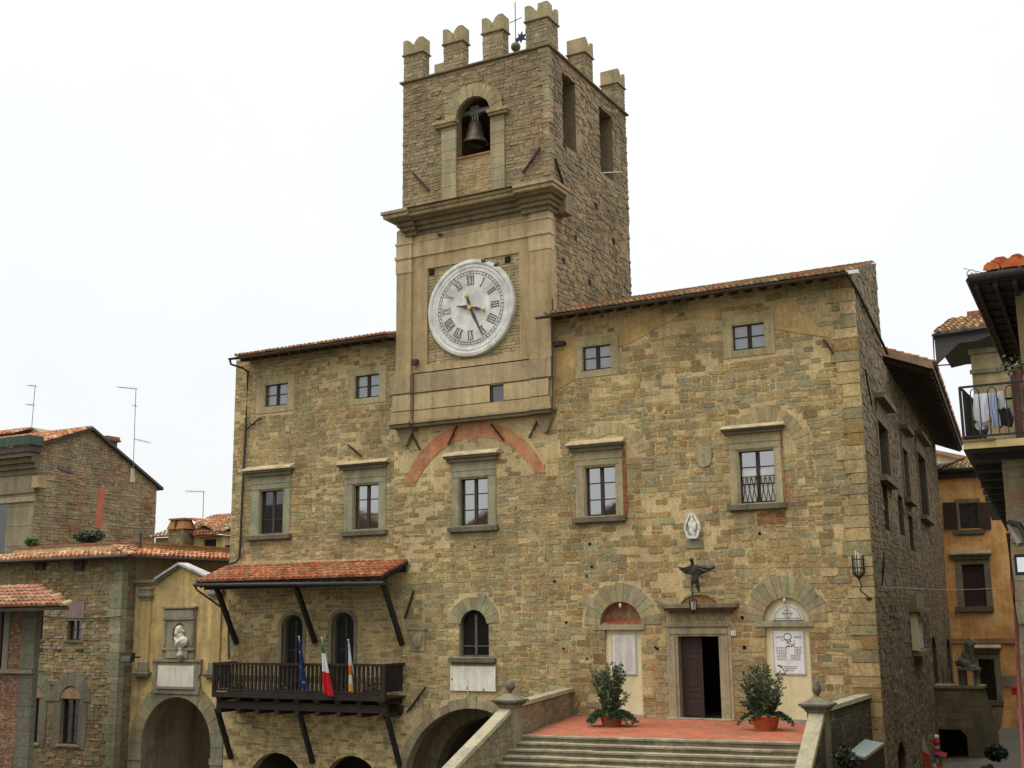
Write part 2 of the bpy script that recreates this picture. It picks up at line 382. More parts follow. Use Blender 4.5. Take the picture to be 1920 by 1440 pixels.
# ------------------------------------------------------------------ ground
def ground_z(x, y=0):
    t = min(1, max(0, (x+44)/36)); return -2.7+3.0*t
g = MB((.14, .13, .10)); xs = [-600, -200, -90, -60, -44, -35, -26, -17, -8, 20, 60, 300]; ys = [-400, -150, -60, -30, -10, 0, 20, 60, 200, 900]
g.add([(x, y, ground_z(x)) for y in ys for x in xs], [(j*12+i, j*12+i+1, (j+1)*12+i+1, (j+1)*12+i) for j in range(9) for i in range(11)])
tag(g.build('ground', surf('paving stone', .9, 3, .3, .4, .2, .5, 20)), kind='structure')

# ------------------------------------------------------------------ town hall
F = ((0, 0, 0), (1, 0, 0), (0, -1, 0))
hall = thing('town_hall', 'wide rough stone town hall with tiled eaves, timber balcony and half open doorway', 'building', (-22, 0, 0))
XL_, XR_ = -36.85, -8.72
W = dict(
 s1=R(495.3, 718, 541, 761), s2=R(664.4, 700.6, 713, 746), s4=R(1090, 645.5, 1147.4, 693.5), s5=R(1370.9, 605, 1436, 655),
 b1=R(485.6, 918, 532.3, 1001), b2=R(661.5, 907, 711.7, 992), b3=R(861, 895, 916.7, 985), b4=R(1095.8, 873, 1156.4, 967), b5=R(1384, 842, 1455.4, 943))
a_win = R(861, 1170, 916.7, 1232); door = R(1274, 1193, 1351, 1348.5)
fl = PY(1313, 1349)[2]                       # terrace floor level
lunL = R(1125, 1129, 1203, 1171); nicL = R(1135, 1181, 1204, 1346)
lunR = R(1430, 1117, 1517, 1165); nicR = R(1437, 1175, 1521, 1349)
d1 = R(528, 1160, 567.5, 1300); d2 = R(621.5, 1160, 663.7, 1300); BF = 3.93; d1 = (*d1[:2], BF, 6.75); d2 = (*d2[:2], BF, 6.8)
GX0, GX1 = -27.45, -21.15
gate_big = [(GX0, -3), (GX1, -3)]+[(-24.3+3.15*math.cos(t), .35+3.15*math.sin(t)) for t in [math.pi*i/20 for i in range(21)]]
def low_arch(cx, r, top): return [(cx-r, -3), (cx+r, -3)]+[(cx+r*math.cos(t), top-r+r*math.sin(t)) for t in [math.pi*i/14 for i in range(15)]]
lowA, lowB = low_arch(-33.92, 1.56, 1.45), low_arch(-30.01, 1.5, 1.49)
awz = a_win[3]; ar_win = arch(a_win[0], a_win[1], a_win[2], awz, 12, .62)
lL = arch(lunL[0], lunL[1], lunL[2], lunL[2]+.01, 14, lunL[3]-lunL[2]); lR = arch(lunR[0], lunR[1], lunR[2], lunR[2]+.01, 14, lunR[3]-lunR[2])
D1 = arch(*d1[:4], 10, .42); D2 = arch(*d2[:4], 10, .45)
holes = [rect(W[k]) for k in W]+[ar_win, rect(door), rect(nicL), rect(nicR), lL, lR, gate_big, lowA, lowB, D1, D2]
outl = [(XL_, -3.2), (XR_, -3.2), (XR_, 18.75), (XL_, 18.75)]
sur = dict(s1=R(480.7, 706, 552.7, 773), s2=R(653.3, 689, 724.8, 757), s4=R(1078, 633, 1160.5, 706), s5=R(1355.4, 591, 1452.7, 668),
 b1=R(471, 889, 545, 1003), b2=R(646.5, 877, 724, 995), b3=R(847.5, 862, 930.5, 987), b4=R(1080, 842, 1168.4, 969), b5=R(1368.4, 808, 1466.4, 945))
LX0, LX1 = -27.95, -20.25
ARC_C, ARC_Z = None, None
# the red relieving arch: circle through its foot, crown and other foot
def circ(p, q, s):
    ax, ay = p; bx, by = q; cx, cy = s; d = 2*(ax*(by-cy)+bx*(cy-ay)+cx*(ay-by))
    ux = ((ax*ax+ay*ay)*(by-cy)+(bx*bx+by*by)*(cy-ay)+(cx*cx+cy*cy)*(ay-by))/d
    uy = ((ax*ax+ay*ay)*(cx-bx)+(bx*bx+by*by)*(ax-cx)+(cx*cx+cy*cy)*(bx-ax))/d
    return ux, uy, math.hypot(ax-ux, ay-uy)
xz = lambda x, y, Y=0: (PY(x, y, Y)[0], PY(x, y, Y)[2])
o_c = circ(xz(758, 906), xz(890, 792), xz(1026, 893)); i_c = circ(xz(781, 905), xz(889, 820), xz(1007, 895))
zf = xz(758, 906)[1]
t_o = math.asin(max(-1, min(1, (zf-o_c[1])/o_c[2]))); t_i = math.asin(max(-1, min(1, (zf-i_c[1])/i_c[2])))
arcpoly = [(o_c[0]+o_c[2]*math.cos(t), o_c[1]+o_c[2]*math.sin(t)) for t in np.linspace(t_o, math.pi-t_o, 26)]+[(i_c[0]+i_c[2]*math.cos(t), i_c[1]+i_c[2]*math.sin(t)) for t in np.linspace(math.pi-t_i, t_i, 26)]
patches = [[xz(1032, 640), xz(1078, 622), xz(1078, 712), xz(1038, 735)], [xz(1161, 606), xz(1275, 588), xz(1255, 604), xz(1200, 634), xz(1163, 652)],
           [xz(1453, 570), xz(1493, 562), xz(1500, 585), xz(1525, 600), xz(1536, 618), xz(1556, 633), xz(1500, 625), xz(1453, 617)],
           [xz(1281, 585), xz(1350, 575), xz(1354, 600), xz(1310, 594)]]
dress = []   # areas of dressed stone or plaque, kept clear of rubble
hoodR = dict(b1=R(462, 876, 554, 890), b2=R(637, 866, 731.5, 877), b3=R(836, 848, 939, 863), b4=R(1066, 828, 1174, 843), b5=R(1353, 799, 1474, 810))
for k in sur: dress.append(rect(sur[k]))
for k in hoodR: dress.append(rect(hoodR[k], -.03))
slab = R(846, 1249, 931, 1295.5); relief = R(770, 1181, 798, 1221); crest = R(1286, 963, 1315, 1011); cblock = R(1286, 1012, 1319, 1028)
portal = R(1252, 1150, 1374, 1352)
pc = (portal[0], portal[1], fl, portal[3]-.1)
dress += [rect(slab), rect(relief), rect(cblock), rect(pc), arcpoly]+patches
vz = []   # voussoir rings
def halo(r0, cx, cz, kz, n=14): return [(cx+r0*math.cos(t), cz+kz*r0*math.sin(t)) for t in [math.pi*i/n for i in range(n+1)]]
rings = [  # cx, cz, r_in, r_out, n, a0, a1, kz
 ((a_win[0]+a_win[1])/2, awz-.05, .60, 1.25, 9, .1, math.pi-.1, 1), ((lunL[0]+lunL[1])/2, lunL[2], (lunL[1]-lunL[0])/2, (lunL[1]-lunL[0])/2+.75, 13, 0, math.pi, 1.0),
 ((lunR[0]+lunR[1])/2, lunR[2], (lunR[1]-lunR[0])/2, (lunR[1]-lunR[0])/2+.75, 15, 0, math.pi, 1.0),
 (-24.3, .35, 3.15, 3.62, 23, .1, math.pi-.1, 1), ((W['b4'][0]+W['b4'][1])/2+.5, hoodR['b4'][2]-.55, 1.12, 1.62, 11, .25, 2.3, 1), ((W['b5'][0]+W['b5'][1])/2+.35, hoodR['b5'][2]-.75, 1.1, 1.75, 13, .15, 2.4, 1)]
ringpol = [[(c+q*math.cos(t), z+q*k*math.sin(t)) for q, ts in ((ro, np.linspace(a0, a1, 14)), (.05, [a1, a0])) for t in ts] for c, z, ri, ro, n, a0, a1, k in rings]
wall = MB(MORT)
sheet(wall, F, outl, holes, .45, MORT, (.27, .25, .17))
def skip(u, v):
    n = noise.noise((u*.28, v*.35, 5.)); s = .02
    if n > .3: s = .35
    if v > 16.9 and n > .05: s = .6
    if v < 3.4 and u < -20: s = .25+.3*(n > 0)
    if u > -28 and u < -20.2 and 12.4 < v < 15: s = .8
    if -19.8 < u < -12 and 5.9 < v < 8.2 and n > .1: s = .6
    if v > 17.3 and -19.8 < u < -11.6: s = max(s, .6)
    return s
pal2 = pal_facade
for (a, b, hh, ww, sd_) in ((XL_, -28.0, (.13, .23), (.17, .52), 11), (-28.0, -20.9, (.11, .22), (.18, .6), 12), (-20.9, XR_, (.15, .29), (.2, .66), 13)):
    ol = [(a, -3.1), (b, -3.1), (b, 18.75), (a, 18.75)]
    if a > -28.5 and b < -20: ol = [(a, -3.1), (b, -3.1), (b, 15.2), (a, 15.2)]
    masonry(wall, F, ol, holes+dress+ringpol, pal2, gap=.017, h=hh, wd=ww, skip=skip, seed=sd_)
# corner stones
r_ = random.Random(5); z = 0
while z < 18.4:
    hq = r_.uniform(.3, .5)
    for xx, s_ in ((XR_, -1),):
        wq = r_.uniform(.45, .95); wall.box(xx-wq, xx+.015, -.045-r_.uniform(0, .02), .12, z+.01, min(z+hq-.015, 18.6), var(pick([(3, TAN), (2, GRN), (2, PALE), (1, OCH)])(r_), .15, r_))
    z += hq
wall.build('wall', STONE, hall)
for k, (c, z, ri, ro, n, a0, a1, kz) in enumerate(rings):
    tr = MB(SURC)
    cs = [(.27, .265, .18), (.25, .245, .17), (.31, .27, .16), (.28, .26, .17)] if k < 3 else [(.27, .245, .16), (.24, .22, .145)] if k == 3 else [(.36, .3, .175), (.31, .265, .155), (.38, .32, .19)]
    vous(tr, c, z, ri, ro-(.12 if k > 3 else .06), n, -.035 if k < 4 else -.018, .01, cs, a0, a1, jit=.13, gap=.008); tr.build('stone_arch', TRIM, hall, bevel=.008)
for lun, nic in ((lunL, nicL), (lunR, nicR)):     # lintels of the two blocked doorways
    tr = MB(SURC); tr.box(lun[0]-.28, lun[1]+.12, -.06, .2, nic[3], lun[2], (.27, .27, .19))
    tr.box(nic[0]-.16, nic[0]+.04, -.04, .2, nic[3]-.32, nic[3], (.2, .19, .14)); tr.build('lintel', TRIM, hall, bevel=.008)
PPM = surf('patch plaster', .92, 7, .22, 1.1, .35, .4, 12, streak=.25, stain=((.36, .27, .14), 1.6, .5, .7))
pm = MB(); pm.prism(arcpoly, -.03, .005, (.42, .19, .10)); pm.build('relieving_arch', PPM, hall)
for p in patches: pm = MB(); pm.prism(p, -.035, .005, (.47, .34, .155)); pm.build('plaster_patch', PPM, hall)
pm = MB(); pm.prism([xz(820, 835), xz(850, 812), xz(905, 806), xz(950, 815), xz(962, 845), xz(940, 850), xz(838, 848)], -.012, .004, (.37, .31, .19))
pm.build('plaster_patch', PPM, hall)
# red brick strips beside and below the right-hand windows
def bricks(x0, x1, z0, z1, c=(.33, .115, .06)):
    z = z0; bk = MB()
    while z < z1-.05:
        u = x0-rnd.uniform(0, .1)
        while u < x1:
            bk.box(max(u, x0), min(u+.24, x1), -.04, .005, z, z+.055, var(c, .25)); u += .26
        z += .075
    bk.build('brick_patch', STONE, hall)
q = R(1167, 840, 1175, 972); bricks(*q)
q = R(1420, 957, 1473, 983); bricks(*q, (.3, .16, .08))
q = R(1467, 800, 1470, 940); bricks(*q, (.36, .18, .1))

# windows -------------------------------------------------------
DK = (.018, .02, .021); MD = (.16, .175, .185)
GL2 = glass_mat('pale glass', None, .1, 2.2)
for k in ('s1', 's2', 's4', 's5'):
    window(hall, W[k], 0, .16, 2, (.5,), surround=sur[k], proud=.03, glass=MD, gmat=GL2, sur_col=(.37, .325, .2), frame=(.05, .03, .022), mull=.14)
for k in ('b1', 'b2', 'b3', 'b4', 'b5'):
    h_ = hoodR[k]; s_ = sur[k]; si = (s_[0]-.1, s_[1]+.12, s_[2]-.2, s_[2]-.01, .22)
    sc = (.265, .265, .19) if k in ('b1', 'b2', 'b3') else (.325, .295, .2)
    window(hall, W[k], 0, .2, 2, (.33, .66) if k != 'b5' else (.36, .68), surround=s_, hood=(h_[0], h_[1], h_[2], h_[3], .36), sill=si, glass=DK, frame=(.055, .034, .024) if k != 'b1' else (.06, .045, .035), sur_col=sc, mull=.13,
           curtain=((.75, .74, .68), .62) if k == 'b5' else None, gmat=GLH if k != 'b1' else GLASS)
# lattice guard in front of the right-hand window
gr = MB((.03, .025, .02)); b5 = W['b5']; zt = b5[2]+(b5[3]-b5[2])*.5
for i in range(7):
    xa = b5[0]+.1+(b5[1]-b5[0]-.2)*i/7; xb = xa+(b5[1]-b5[0]-.2)/7
    gr.bar((xa, .12, b5[2]+.05), (xb, .12, zt), .022); gr.bar((xb, .125, b5[2]+.05), (xa, .125, zt), .022)
gr.bar((b5[0]+.06, .12, zt), (b5[1]-.06, .12, zt), .03)
gr.build('window_guard', METAL, hall)
window(hall, a_win, 0, .22, 2, (.33,), arched=.62, glass=(.012, .012, .012), gmat=GLD, frame=(.12, .09, .06), sill=(PY(845, 1241)[0], PY(931, 1241)[0], a_win[2]-.2, a_win[2]-.02, .2), mull=.1)
for d in (d1, d2):
    window(hall, d, 0, .3, 2, (.33, .62), arched=.42, glass=DK, frame=(.05, .045, .035), name='balcony_door', fw=.11, gmat=GLD)
    s = MB((.2, .19, .14)); a_, b_ = d[0]-.16, d[1]+.16
    s.box(a_, d[0], -.05, .05, BF, d[3]); s.box(d[1], b_, -.05, .05, BF, d[3])
    vous(s, (d[0]+d[1])/2, d[3], (d[1]-d[0])/2, (d[1]-d[0])/2+.16, 7, -.05, .05, [(.2, .19, .14)], kz=.44/((d[1]-d[0])/2))
    s.build('door_surround', TRIM, hall, bevel=.008)
# blocked doorways: lunettes and whitewashed niches
LIME = surf('limewash', .9, 3, .08, .8, .15, .12, 20, streak=.15, stain=((.3, .27, .2), 1.2, .62, .4))
for pl_, c_ in ((nicL, (.64, .57, .34)), (nicR, (.68, .61, .36))):
    nb = MB(); nb.prism(rect(pl_), .1, .16, c_); nb.box(pl_[0]-.02, pl_[1]+.1, -.08, .1, fl, fl+.1, (.3, .28, .2)); nb.build('niche_panel', LIME, hall)
nb = MB(); nb.prism(lR, .12, .18, (.66, .59, .36)); nb.build('lunette', LIME, hall)
nb = MB(); nb.prism(lL, .26, .3, (.30, .135, .075)); nb.box(lunL[0], lunL[1], .02, .26, lunL[2], lunL[2]+.08, (.36, .09, .05)); nb.build('lunette', PPM, hall)
# door -----------------------------------------------------------
px0, px1, pz1 = portal[0], portal[1], portal[3]
s = MB((.31, .29, .20)); x0, x1, z0, z1 = door
for a, b, pr in ((px0, x0-.22, .05), (px0+.12, x0-.1, .09), (x0-.1, x0, .05)): s.box(a, b, -pr, .02, fl, z1)
for a, b, pr in ((x1+.22, px1, .051), (x1+.1, px1-.12, .091), (x1, x1+.1, .051)): s.box(a, b, -pr, .02, fl, z1)
L0 = z1; s.box(px0, px1, -.05, .02, L0, L0+.42); s.box(px0+.12, px1-.12, -.09, -.05, L0+.08, L0+.26); s.box(px0+.05, px1-.05, -.12, -.05, L0+.34, L0+.42, (.27, .25, .17))
s.box(px0+.06, px1-.06, -.045, .02, L0+.42, pz1, (.33, .31, .21))
cx0, cx1 = PY(1237, 1143, -.4)[0], PY(1380, 1141, -.4)[0]; cz = pz1
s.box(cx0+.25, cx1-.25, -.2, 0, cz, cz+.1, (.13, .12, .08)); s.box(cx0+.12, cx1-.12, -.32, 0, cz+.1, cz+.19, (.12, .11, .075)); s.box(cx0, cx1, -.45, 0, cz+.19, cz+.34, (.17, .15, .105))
s.box(px0, px1, -.25, .02, fl-.0, fl+.05, (.3, .3, .22))
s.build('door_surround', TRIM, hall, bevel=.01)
s = MB((.36, .31, .2)); mcx = (cx0+cx1)/2-.05
vous(s, mcx, cz+.2, .72, .82, 9, -.12, .0, [(.4, .33, .2), (.32, .27, .17)], .15, math.pi-.15, kz=.62); s.prism(arch(mcx-.68, mcx+.68, cz+.34, cz+.35, 10, .26), -.05, 0, (.33, .18, .09))
s.build('relieving_arch', TRIM, hall)
dl = MB((.048, .03, .026)); dm = x0+(x1-x0)*.52
dl.box(x0+.01, dm, .26, .32, fl+.05, z1-.01)
def pan(a, b, c, d, y): 
    for e in ((a, b, c, c+.035), (a, b, d-.035, d), (a, a+.035, c+.035, d-.035), (b-.035, b, c+.035, d-.035)): dl.box(e[0], e[1], y-.02, y, e[2], e[3])
pan(x0+.1, dm-.1, fl+.95, z1-.55, .26); pan(x0+.2, dm-.2, fl+1.1, z1-.75, .258); pan(x0+.1, dm-.1, fl+.12, fl+.75, .26); pan(x0+.1, dm-.1, z1-.42, z1-.08, .26)
dl.build('door', surf('painted door', .45, 30, .12, 1.5, .15, .15, 60), hall, bevel=.004)
rm = MB((.03, .025, .02))
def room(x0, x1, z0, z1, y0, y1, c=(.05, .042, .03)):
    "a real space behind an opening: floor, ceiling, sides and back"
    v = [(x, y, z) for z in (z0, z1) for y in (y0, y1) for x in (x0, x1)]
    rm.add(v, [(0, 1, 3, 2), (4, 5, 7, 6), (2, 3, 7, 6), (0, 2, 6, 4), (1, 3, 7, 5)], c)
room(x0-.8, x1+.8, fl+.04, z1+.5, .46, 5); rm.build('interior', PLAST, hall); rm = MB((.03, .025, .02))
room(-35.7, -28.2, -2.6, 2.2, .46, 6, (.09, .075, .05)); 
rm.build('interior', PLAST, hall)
# vaulted passage behind the big archway, with an inner arch rib
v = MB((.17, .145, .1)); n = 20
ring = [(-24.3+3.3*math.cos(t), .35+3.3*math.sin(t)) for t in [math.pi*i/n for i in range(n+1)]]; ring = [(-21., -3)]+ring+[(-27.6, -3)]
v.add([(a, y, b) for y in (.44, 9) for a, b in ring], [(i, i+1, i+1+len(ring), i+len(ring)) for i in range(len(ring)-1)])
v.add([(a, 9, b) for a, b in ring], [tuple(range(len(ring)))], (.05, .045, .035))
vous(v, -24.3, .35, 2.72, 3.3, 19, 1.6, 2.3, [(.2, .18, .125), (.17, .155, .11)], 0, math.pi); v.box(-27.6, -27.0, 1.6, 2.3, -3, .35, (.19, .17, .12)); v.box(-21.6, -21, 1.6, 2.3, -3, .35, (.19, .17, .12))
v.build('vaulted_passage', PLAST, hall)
# stone coat of arms beside the balcony, and faint carved shields
s = MB((.27, .24, .16)); x0, x1, z0, z1 = relief
s.box(x0, x1, -.06, 0, z0, z1); s.box(x0-.08, x1+.12, -.1, 0, z1, z1+.07)
s.prism([(x0+.12, z1-.15), (x1-.12, z1-.15), (x1-.14, z0+.5), ((x0+x1)/2, z0+.15), (x0+.14, z0+.5)], -.1, -.06); s.ball(((x0+x1)/2, -.1, (z0+z1)/2), (.2, .07, .3))
s.build('carved_relief', TRIM, hall, bevel=.01); s = MB()
q = R(1305, 841, 1335, 876); xm = (q[0]+q[1])/2
s.prism([(q[0], q[3]), (q[1], q[3]), (q[1], q[2]+.3), (xm+.2, q[2]+.06), (xm, q[2]), (xm-.2, q[2]+.06), (q[0], q[2]+.3)], -.06, 0, (.3, .285, .185))
s.build('carved_shield', TRIM, hall, bevel=.01); s = MB()
q = R(1204, 862, 1225, 880); s.box(q[0], q[1], -.05, 0, q[2], q[3], (.33, .29, .19))
for i in range(6):
    for j in range(3): s.box(q[0]+.04+i*.07, q[0]+.08+i*.07, -.065, -.05, q[2]+.08+j*.13, q[2]+.14+j*.13, (.25, .22, .14))
s.build('carved_relief', TRIM, hall, bevel=.01); s = MB()
s.box(cblock[0], cblock[1], -.05, 0, cblock[2], cblock[3], (.22, .23, .17))
s.build('stone_block', TRIM, hall, bevel=.01)
# iron tie bars
for p, q in (((461, 806), (489, 783)), ((652, 834), (678, 856)), ((769, 809), (788, 844)), ((840, 834), (857, 798)), ((920, 795), (945, 826)), ((992, 822), (1009, 786)), ((1544, 636), (1562, 662)), ((759, 1160), (776, 1107)), ((763, 1336), (799, 1288))):
    t = MB((.03, .025, .02)); a, b = PY(*p, -.12), PY(*q, -.12); t.bar(a, b, .05, .07); m = (a+b)/2; t.bar((m[0], -.14, m[2]), (m[0], .02, m[2]), .05); t.build('tie_bar', METAL, hall)
# dark putlog holes and hooks
for p in ((1106, 1020), (1101, 1236), (1229, 1214), (1233, 1216), (1396, 1214), (1425, 1001), (1062, 1167), (888, 996), (890, 1025), (1057, 1216), (1100, 1080), (1392, 1158), (1110, 1062), (1040, 1090)):
    a = PY(*p); ph = MB((.012, .01, .008)); h_ = rnd.uniform(.035, .065); ph.prism([(a[0]+h_*math.cos(t)*rnd.uniform(.8, 1.2), a[2]+h_*math.sin(t)*rnd.uniform(.8, 1.2)) for t in [i*.9 for i in range(7)]], -.034, 0); ph.build('putlog_hole', surf('hole', 1, 5, .1, 1, .1, 0, spec=0), hall)

# side wall along the side street -----------------------------------
SO = (XR_, 0.); su = np.array([-.088, 1.]); su /= np.linalg.norm(su); sn = np.array([su[1], -su[0]])
SF = ((XR_, 0, 0), (su[0], su[1], 0), (sn[0], sn[1], 0))
def SQ(x, y): p = PL(x, y, SO, su); return float((p[:2]-np.array(SO))@su), float(p[2])
t_back, z_back = SQ(1641, 492); t_low, z_low = SQ(1660, 668); t_far = SQ(1790, 1290)[0]
print('side', t_back, z_back, t_low, z_low, t_far)
swins = []
def srect(x0, x1, ytop0, ybot0):   # upright rectangle on the side wall from its near edge column/rows
    a = SQ(x0, (ytop0+ybot0)/2)[0]; b = SQ(x1, (ytop0+ybot0)/2)[0]; return (a, b, SQ(x0, ybot0)[1], SQ(x0, ytop0)[1])
sw = [srect(1646, 1664, 790, 888), srect(1693, 1702, 842, 930), srect(1722, 1736, 850, 962)]
slow = [srect(1656, 1665, 906, 990), srect(1685, 1694, 928, 1000), srect(1704, 1712, 965, 1030)]
sgo = [srect(1666, 1670, 1133, 1155), srect(1671, 1675, 1133, 1157), srect(1676, 1680, 1133, 1160), srect(1731, 1735, 1145, 1200), srect(1736, 1740, 1145, 1205)]
lan = [srect(1749, 1757, 1190, 1290), srect(1777, 1784, 1195, 1300), srect(1764, 1769, 1245, 1300), srect(1774, 1779, 1245, 1300)]
sdoor = srect(1682, 1697, 1395, 1440)
def pointed(r): a, b, c, d = r; m = (a+b)/2; return [(a, c), (b, c), (b, d-.5), (m+(b-m)*.6, d-.2), (m, d), (a+(m-a)*.4, d-.2), (a, d-.5)]
sd_ = (sdoor[0], sdoor[1], -1., sdoor[3])
sholes = [rect(r) for r in sw+slow]+[pointed(r) for r in sgo[:0]+lan[:2]]+[pointed(sd_)]
TF = max(t_far, 24); 
sout = [(0, -1), (TF, -1), (TF, 17), (t_back, 17), (t_back, z_back-.15), (0, 18.75)]
sm = MB((.27, .22, .13))
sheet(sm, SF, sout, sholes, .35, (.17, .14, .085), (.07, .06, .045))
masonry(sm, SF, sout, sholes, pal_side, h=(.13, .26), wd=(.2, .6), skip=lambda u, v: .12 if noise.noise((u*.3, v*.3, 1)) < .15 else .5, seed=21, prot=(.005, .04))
sm.build('side_wall', STONE, hall)
def SP(t, z, n=0.): return np.array([SO[0]+su[0]*t+sn[0]*n, SO[1]+su[1]*t+sn[1]*n, z])
for r in sw+slow+lan[:2]+[sd_]: sg = MB(DK); sg.add([SP(r[0]-.1, r[2]-.1, -.33), SP(r[1]+.1, r[2]-.1, -.33), SP(r[1]+.1, r[3]+.1, -.33), SP(r[0]-.1, r[3]+.1, -.33)], [(0, 1, 2, 3)]); sg.build('window_pane', GLASS, hall)
st = MB((.2, .19, .14))
def sbox(mb, t0, t1, n0, n1, z0, z1, c=None):
    mb.add([SP(t, z, n) for z in (z0, z1) for n in (n0, n1) for t in (t0, t1)], [(0, 2, 3, 1), (4, 5, 7, 6), (0, 1, 5, 4), (2, 6, 7, 3), (0, 4, 6, 2), (1, 3, 7, 5)], c)
for r in sw:
    st = MB((.13, .12, .08)); sbox(st, r[0]-.3, r[1]+.3, 0, .3, r[2]-.22, r[2]); sbox(st, r[0]-.35, r[1]+.35, 0, .4, r[3]+.75, r[3]+.95); sbox(st, r[0]-.25, r[0], 0, .07, r[2], r[3]+.3); sbox(st, r[1], r[1]+.25, 0, .071, r[2], r[3]+.3); sbox(st, r[0], r[1], 0, .072, r[3], r[3]+.75); st.build('window_surround', TRIM, hall, bevel=.006)
for r in sgo+lan[2:]:
    st = MB((.2, .19, .14)); a, b, c, d = r; P = pointed(r); st.prism(P, .0, .03, (.02, .02, .018), SF[0], SF[1], SF[2])
    sbox(st, a-.12, a, 0, .08, c, d-.3); sbox(st, b, b+.1, 0, .081, c, d-.3); st.build('lancet_window', TRIM, hall, bevel=.006)
a, b = PL(1617, 693, SO, su), PL(1629, 760, SO, su)
t = MB((.03, .025, .02)); t.bar(a+np.array([.1, 0, 0]), b+np.array([.1, 0, 0]), .06); t.build('tie_bar', METAL, hall)
# back and left faces
bw = MB((.3, .25, .16)); bx, by = SP(t_back, 0)[:2]
bw.add([(XL_, 0, -3.2), (XL_, 14, -3.2), (XL_, 14, 18), (XL_, 0, 18.75)], [(0, 1, 2, 3)])
bw.build('side_wall', STONE, hall); bw = MB((.3, .25, .16)); bw.add([(-20.4, by, 16.), (bx, by, 16.), (bx, by, z_back-.15), (-20.4, by, z_back-.15)], [(0, 1, 2, 3)])
bw.add([(XL_, 14, -3.2), (SP(TF, 0)[0], 14, -3.2), (SP(TF, 0)[0], 14, 17), (XL_, 14, 18)], [(0, 1, 2, 3)])
bw.add([tuple(SP(TF, -1)), (-24, TF, -1), (-24, TF, 17), tuple(SP(TF, 17))], [(0, 1, 2, 3)])
bw.build('rear_wall', STONE, hall)

# roofs
def roof_slab(mb, x0, x1, y0, z0, y1, z1, th=.12, c=(.1, .075, .05), sh=0):
    xs_ = x1-sh*(y1-y0)
    mb.add([(x0, y0, z0), (x1, y0, z0), (xs_, y1, z1), (x0, y1, z1), (x0, y0, z0+th), (x1, y0, z0+th), (xs_, y1, z1+th), (x0, y1, z1+th)],
           [(0, 3, 2, 1), (4, 5, 6, 7), (0, 1, 5, 4), (1, 2, 6, 5), (2, 3, 7, 6), (3, 0, 4, 7)], c)
def eave(par, x0, x1, y0, z0, depth, slope, th=.13, moss=.2, raft=.55, seed=1, gx0=None, gx1=None, sh=0):
    L_ = math.hypot(1, slope); o = MB((.1, .075, .05)); roof_slab(o, x0, x1, y0, z0, y0+depth, z0+depth*slope, th, sh=sh)
    u = x0+.3
    while u < x1-.1: o.bar((u, y0+.06, z0-.06), (u, 0, z0-.06-y0*slope), .1, .12, (.06, .04, .025)); u += raft
    ro = o.build('roof', WOOD, par)
    t = MB(); tiles(t, (x0, y0-.05, z0+th), (1, 0, 0), (0, 1, slope), int((x1-x0)/.22), int(depth*L_/.34), moss=moss, seed=seed, shear=sh); t.build('roof_tiles', TILE, ro)
    g_ = MB((.085, .06, .045)); gx0 = gx0 or x0; gx1 = gx1 or x1; n = 6; ro_ = .09
    P = [(-ro_*math.cos(t), -ro_*math.sin(t)) for t in [math.pi*k/n for k in range(n+1)]]; P += [(a*.85, b*.85) for a, b in reversed(P)]
    g_.add([(x, y0-.1+a, z0+.07+b) for x in (gx0, gx1) for a, b in P], [(i, (i+1) % len(P), (i+1) % len(P)+len(P), i+len(P)) for i in range(len(P))])
    g_.build('gutter', METAL, ro); return ro
gR = PY(1005, 597, -1.0); gR2 = PY(1588, 511, -1.0)
ze = (gR[2]+gR2[2])/2-.05
eave(hall, -20.38, gR2[0]+.05, -.9, ze, t_back+.95, .306, sh=.088, seed=4, gx0=gR[0], moss=.35)
gl = PY(430, 672, -1.0); gl2 = PY(743, 628, -1.0); zl = (gl[2]+gl2[2])/2-.05
eave(hall, PY(441, 668, -.9)[0], -27.7, -.9, zl, 8, .225, seed=5, gx0=gl[0], moss=.1)
print('eaves', ze, zl, gR, gl)
# right verge boards + rear roof with its deep eave over the side street
m = MB((.07, .05, .035)); e1 = PZ(1750, 690, 15.96)
m.build if False else None
def PR(x, y, z): return (x, y, z)
near_y = SP(t_low, 0)[1]; e_near = PY(1750, 692, near_y); w_near = PY(1660, 668, near_y)
zs = e_near[2]; e_far = PZ(1805, 845, zs)
dirv = np.array([e_far[0]-e_near[0], e_far[1]-e_near[1]]); k = (TF+1-near_y)/dirv[1] if dirv[1] > 0 else 1; k = 1.0
ef = np.array([e_near[0]+dirv[0]*k, e_near[1]+dirv[1]*k]); print('rear eave', e_near, w_near, e_far, near_y, k)
sl_ = (w_near[2]-e_near[2])/(e_near[0]-w_near[0]); inx = 9.
A = [(e_near[0], near_y, zs), (ef[0], ef[1], zs), (ef[0]-inx, ef[1], zs+inx*sl_), (e_near[0]-inx, near_y, zs+inx*sl_)]
m.add(A+[(a, b, c+.28) for a, b, c in A], [(0, 3, 2, 1), (4, 5, 6, 7), (0, 1, 5, 4), (1, 2, 6, 5), (2, 3, 7, 6), (3, 0, 4, 7)])
for i in range(26):
    f = (i+.5)/26; a = np.array(A[0])*(1-f)+np.array(A[1])*f; b = a+np.array([-2.2, 0, 2.2*sl_]); m.bar(a-[.1, 0, .1-.1*sl_], b-[0, 0, .1], .12, .16)
o = m.build('rear_roof', WOOD, hall)
m = MB((.3, .2, .12)); fb = [np.array(A[0])+[0, -.06, .0], np.array(A[3])+[0, -.06, 0]]
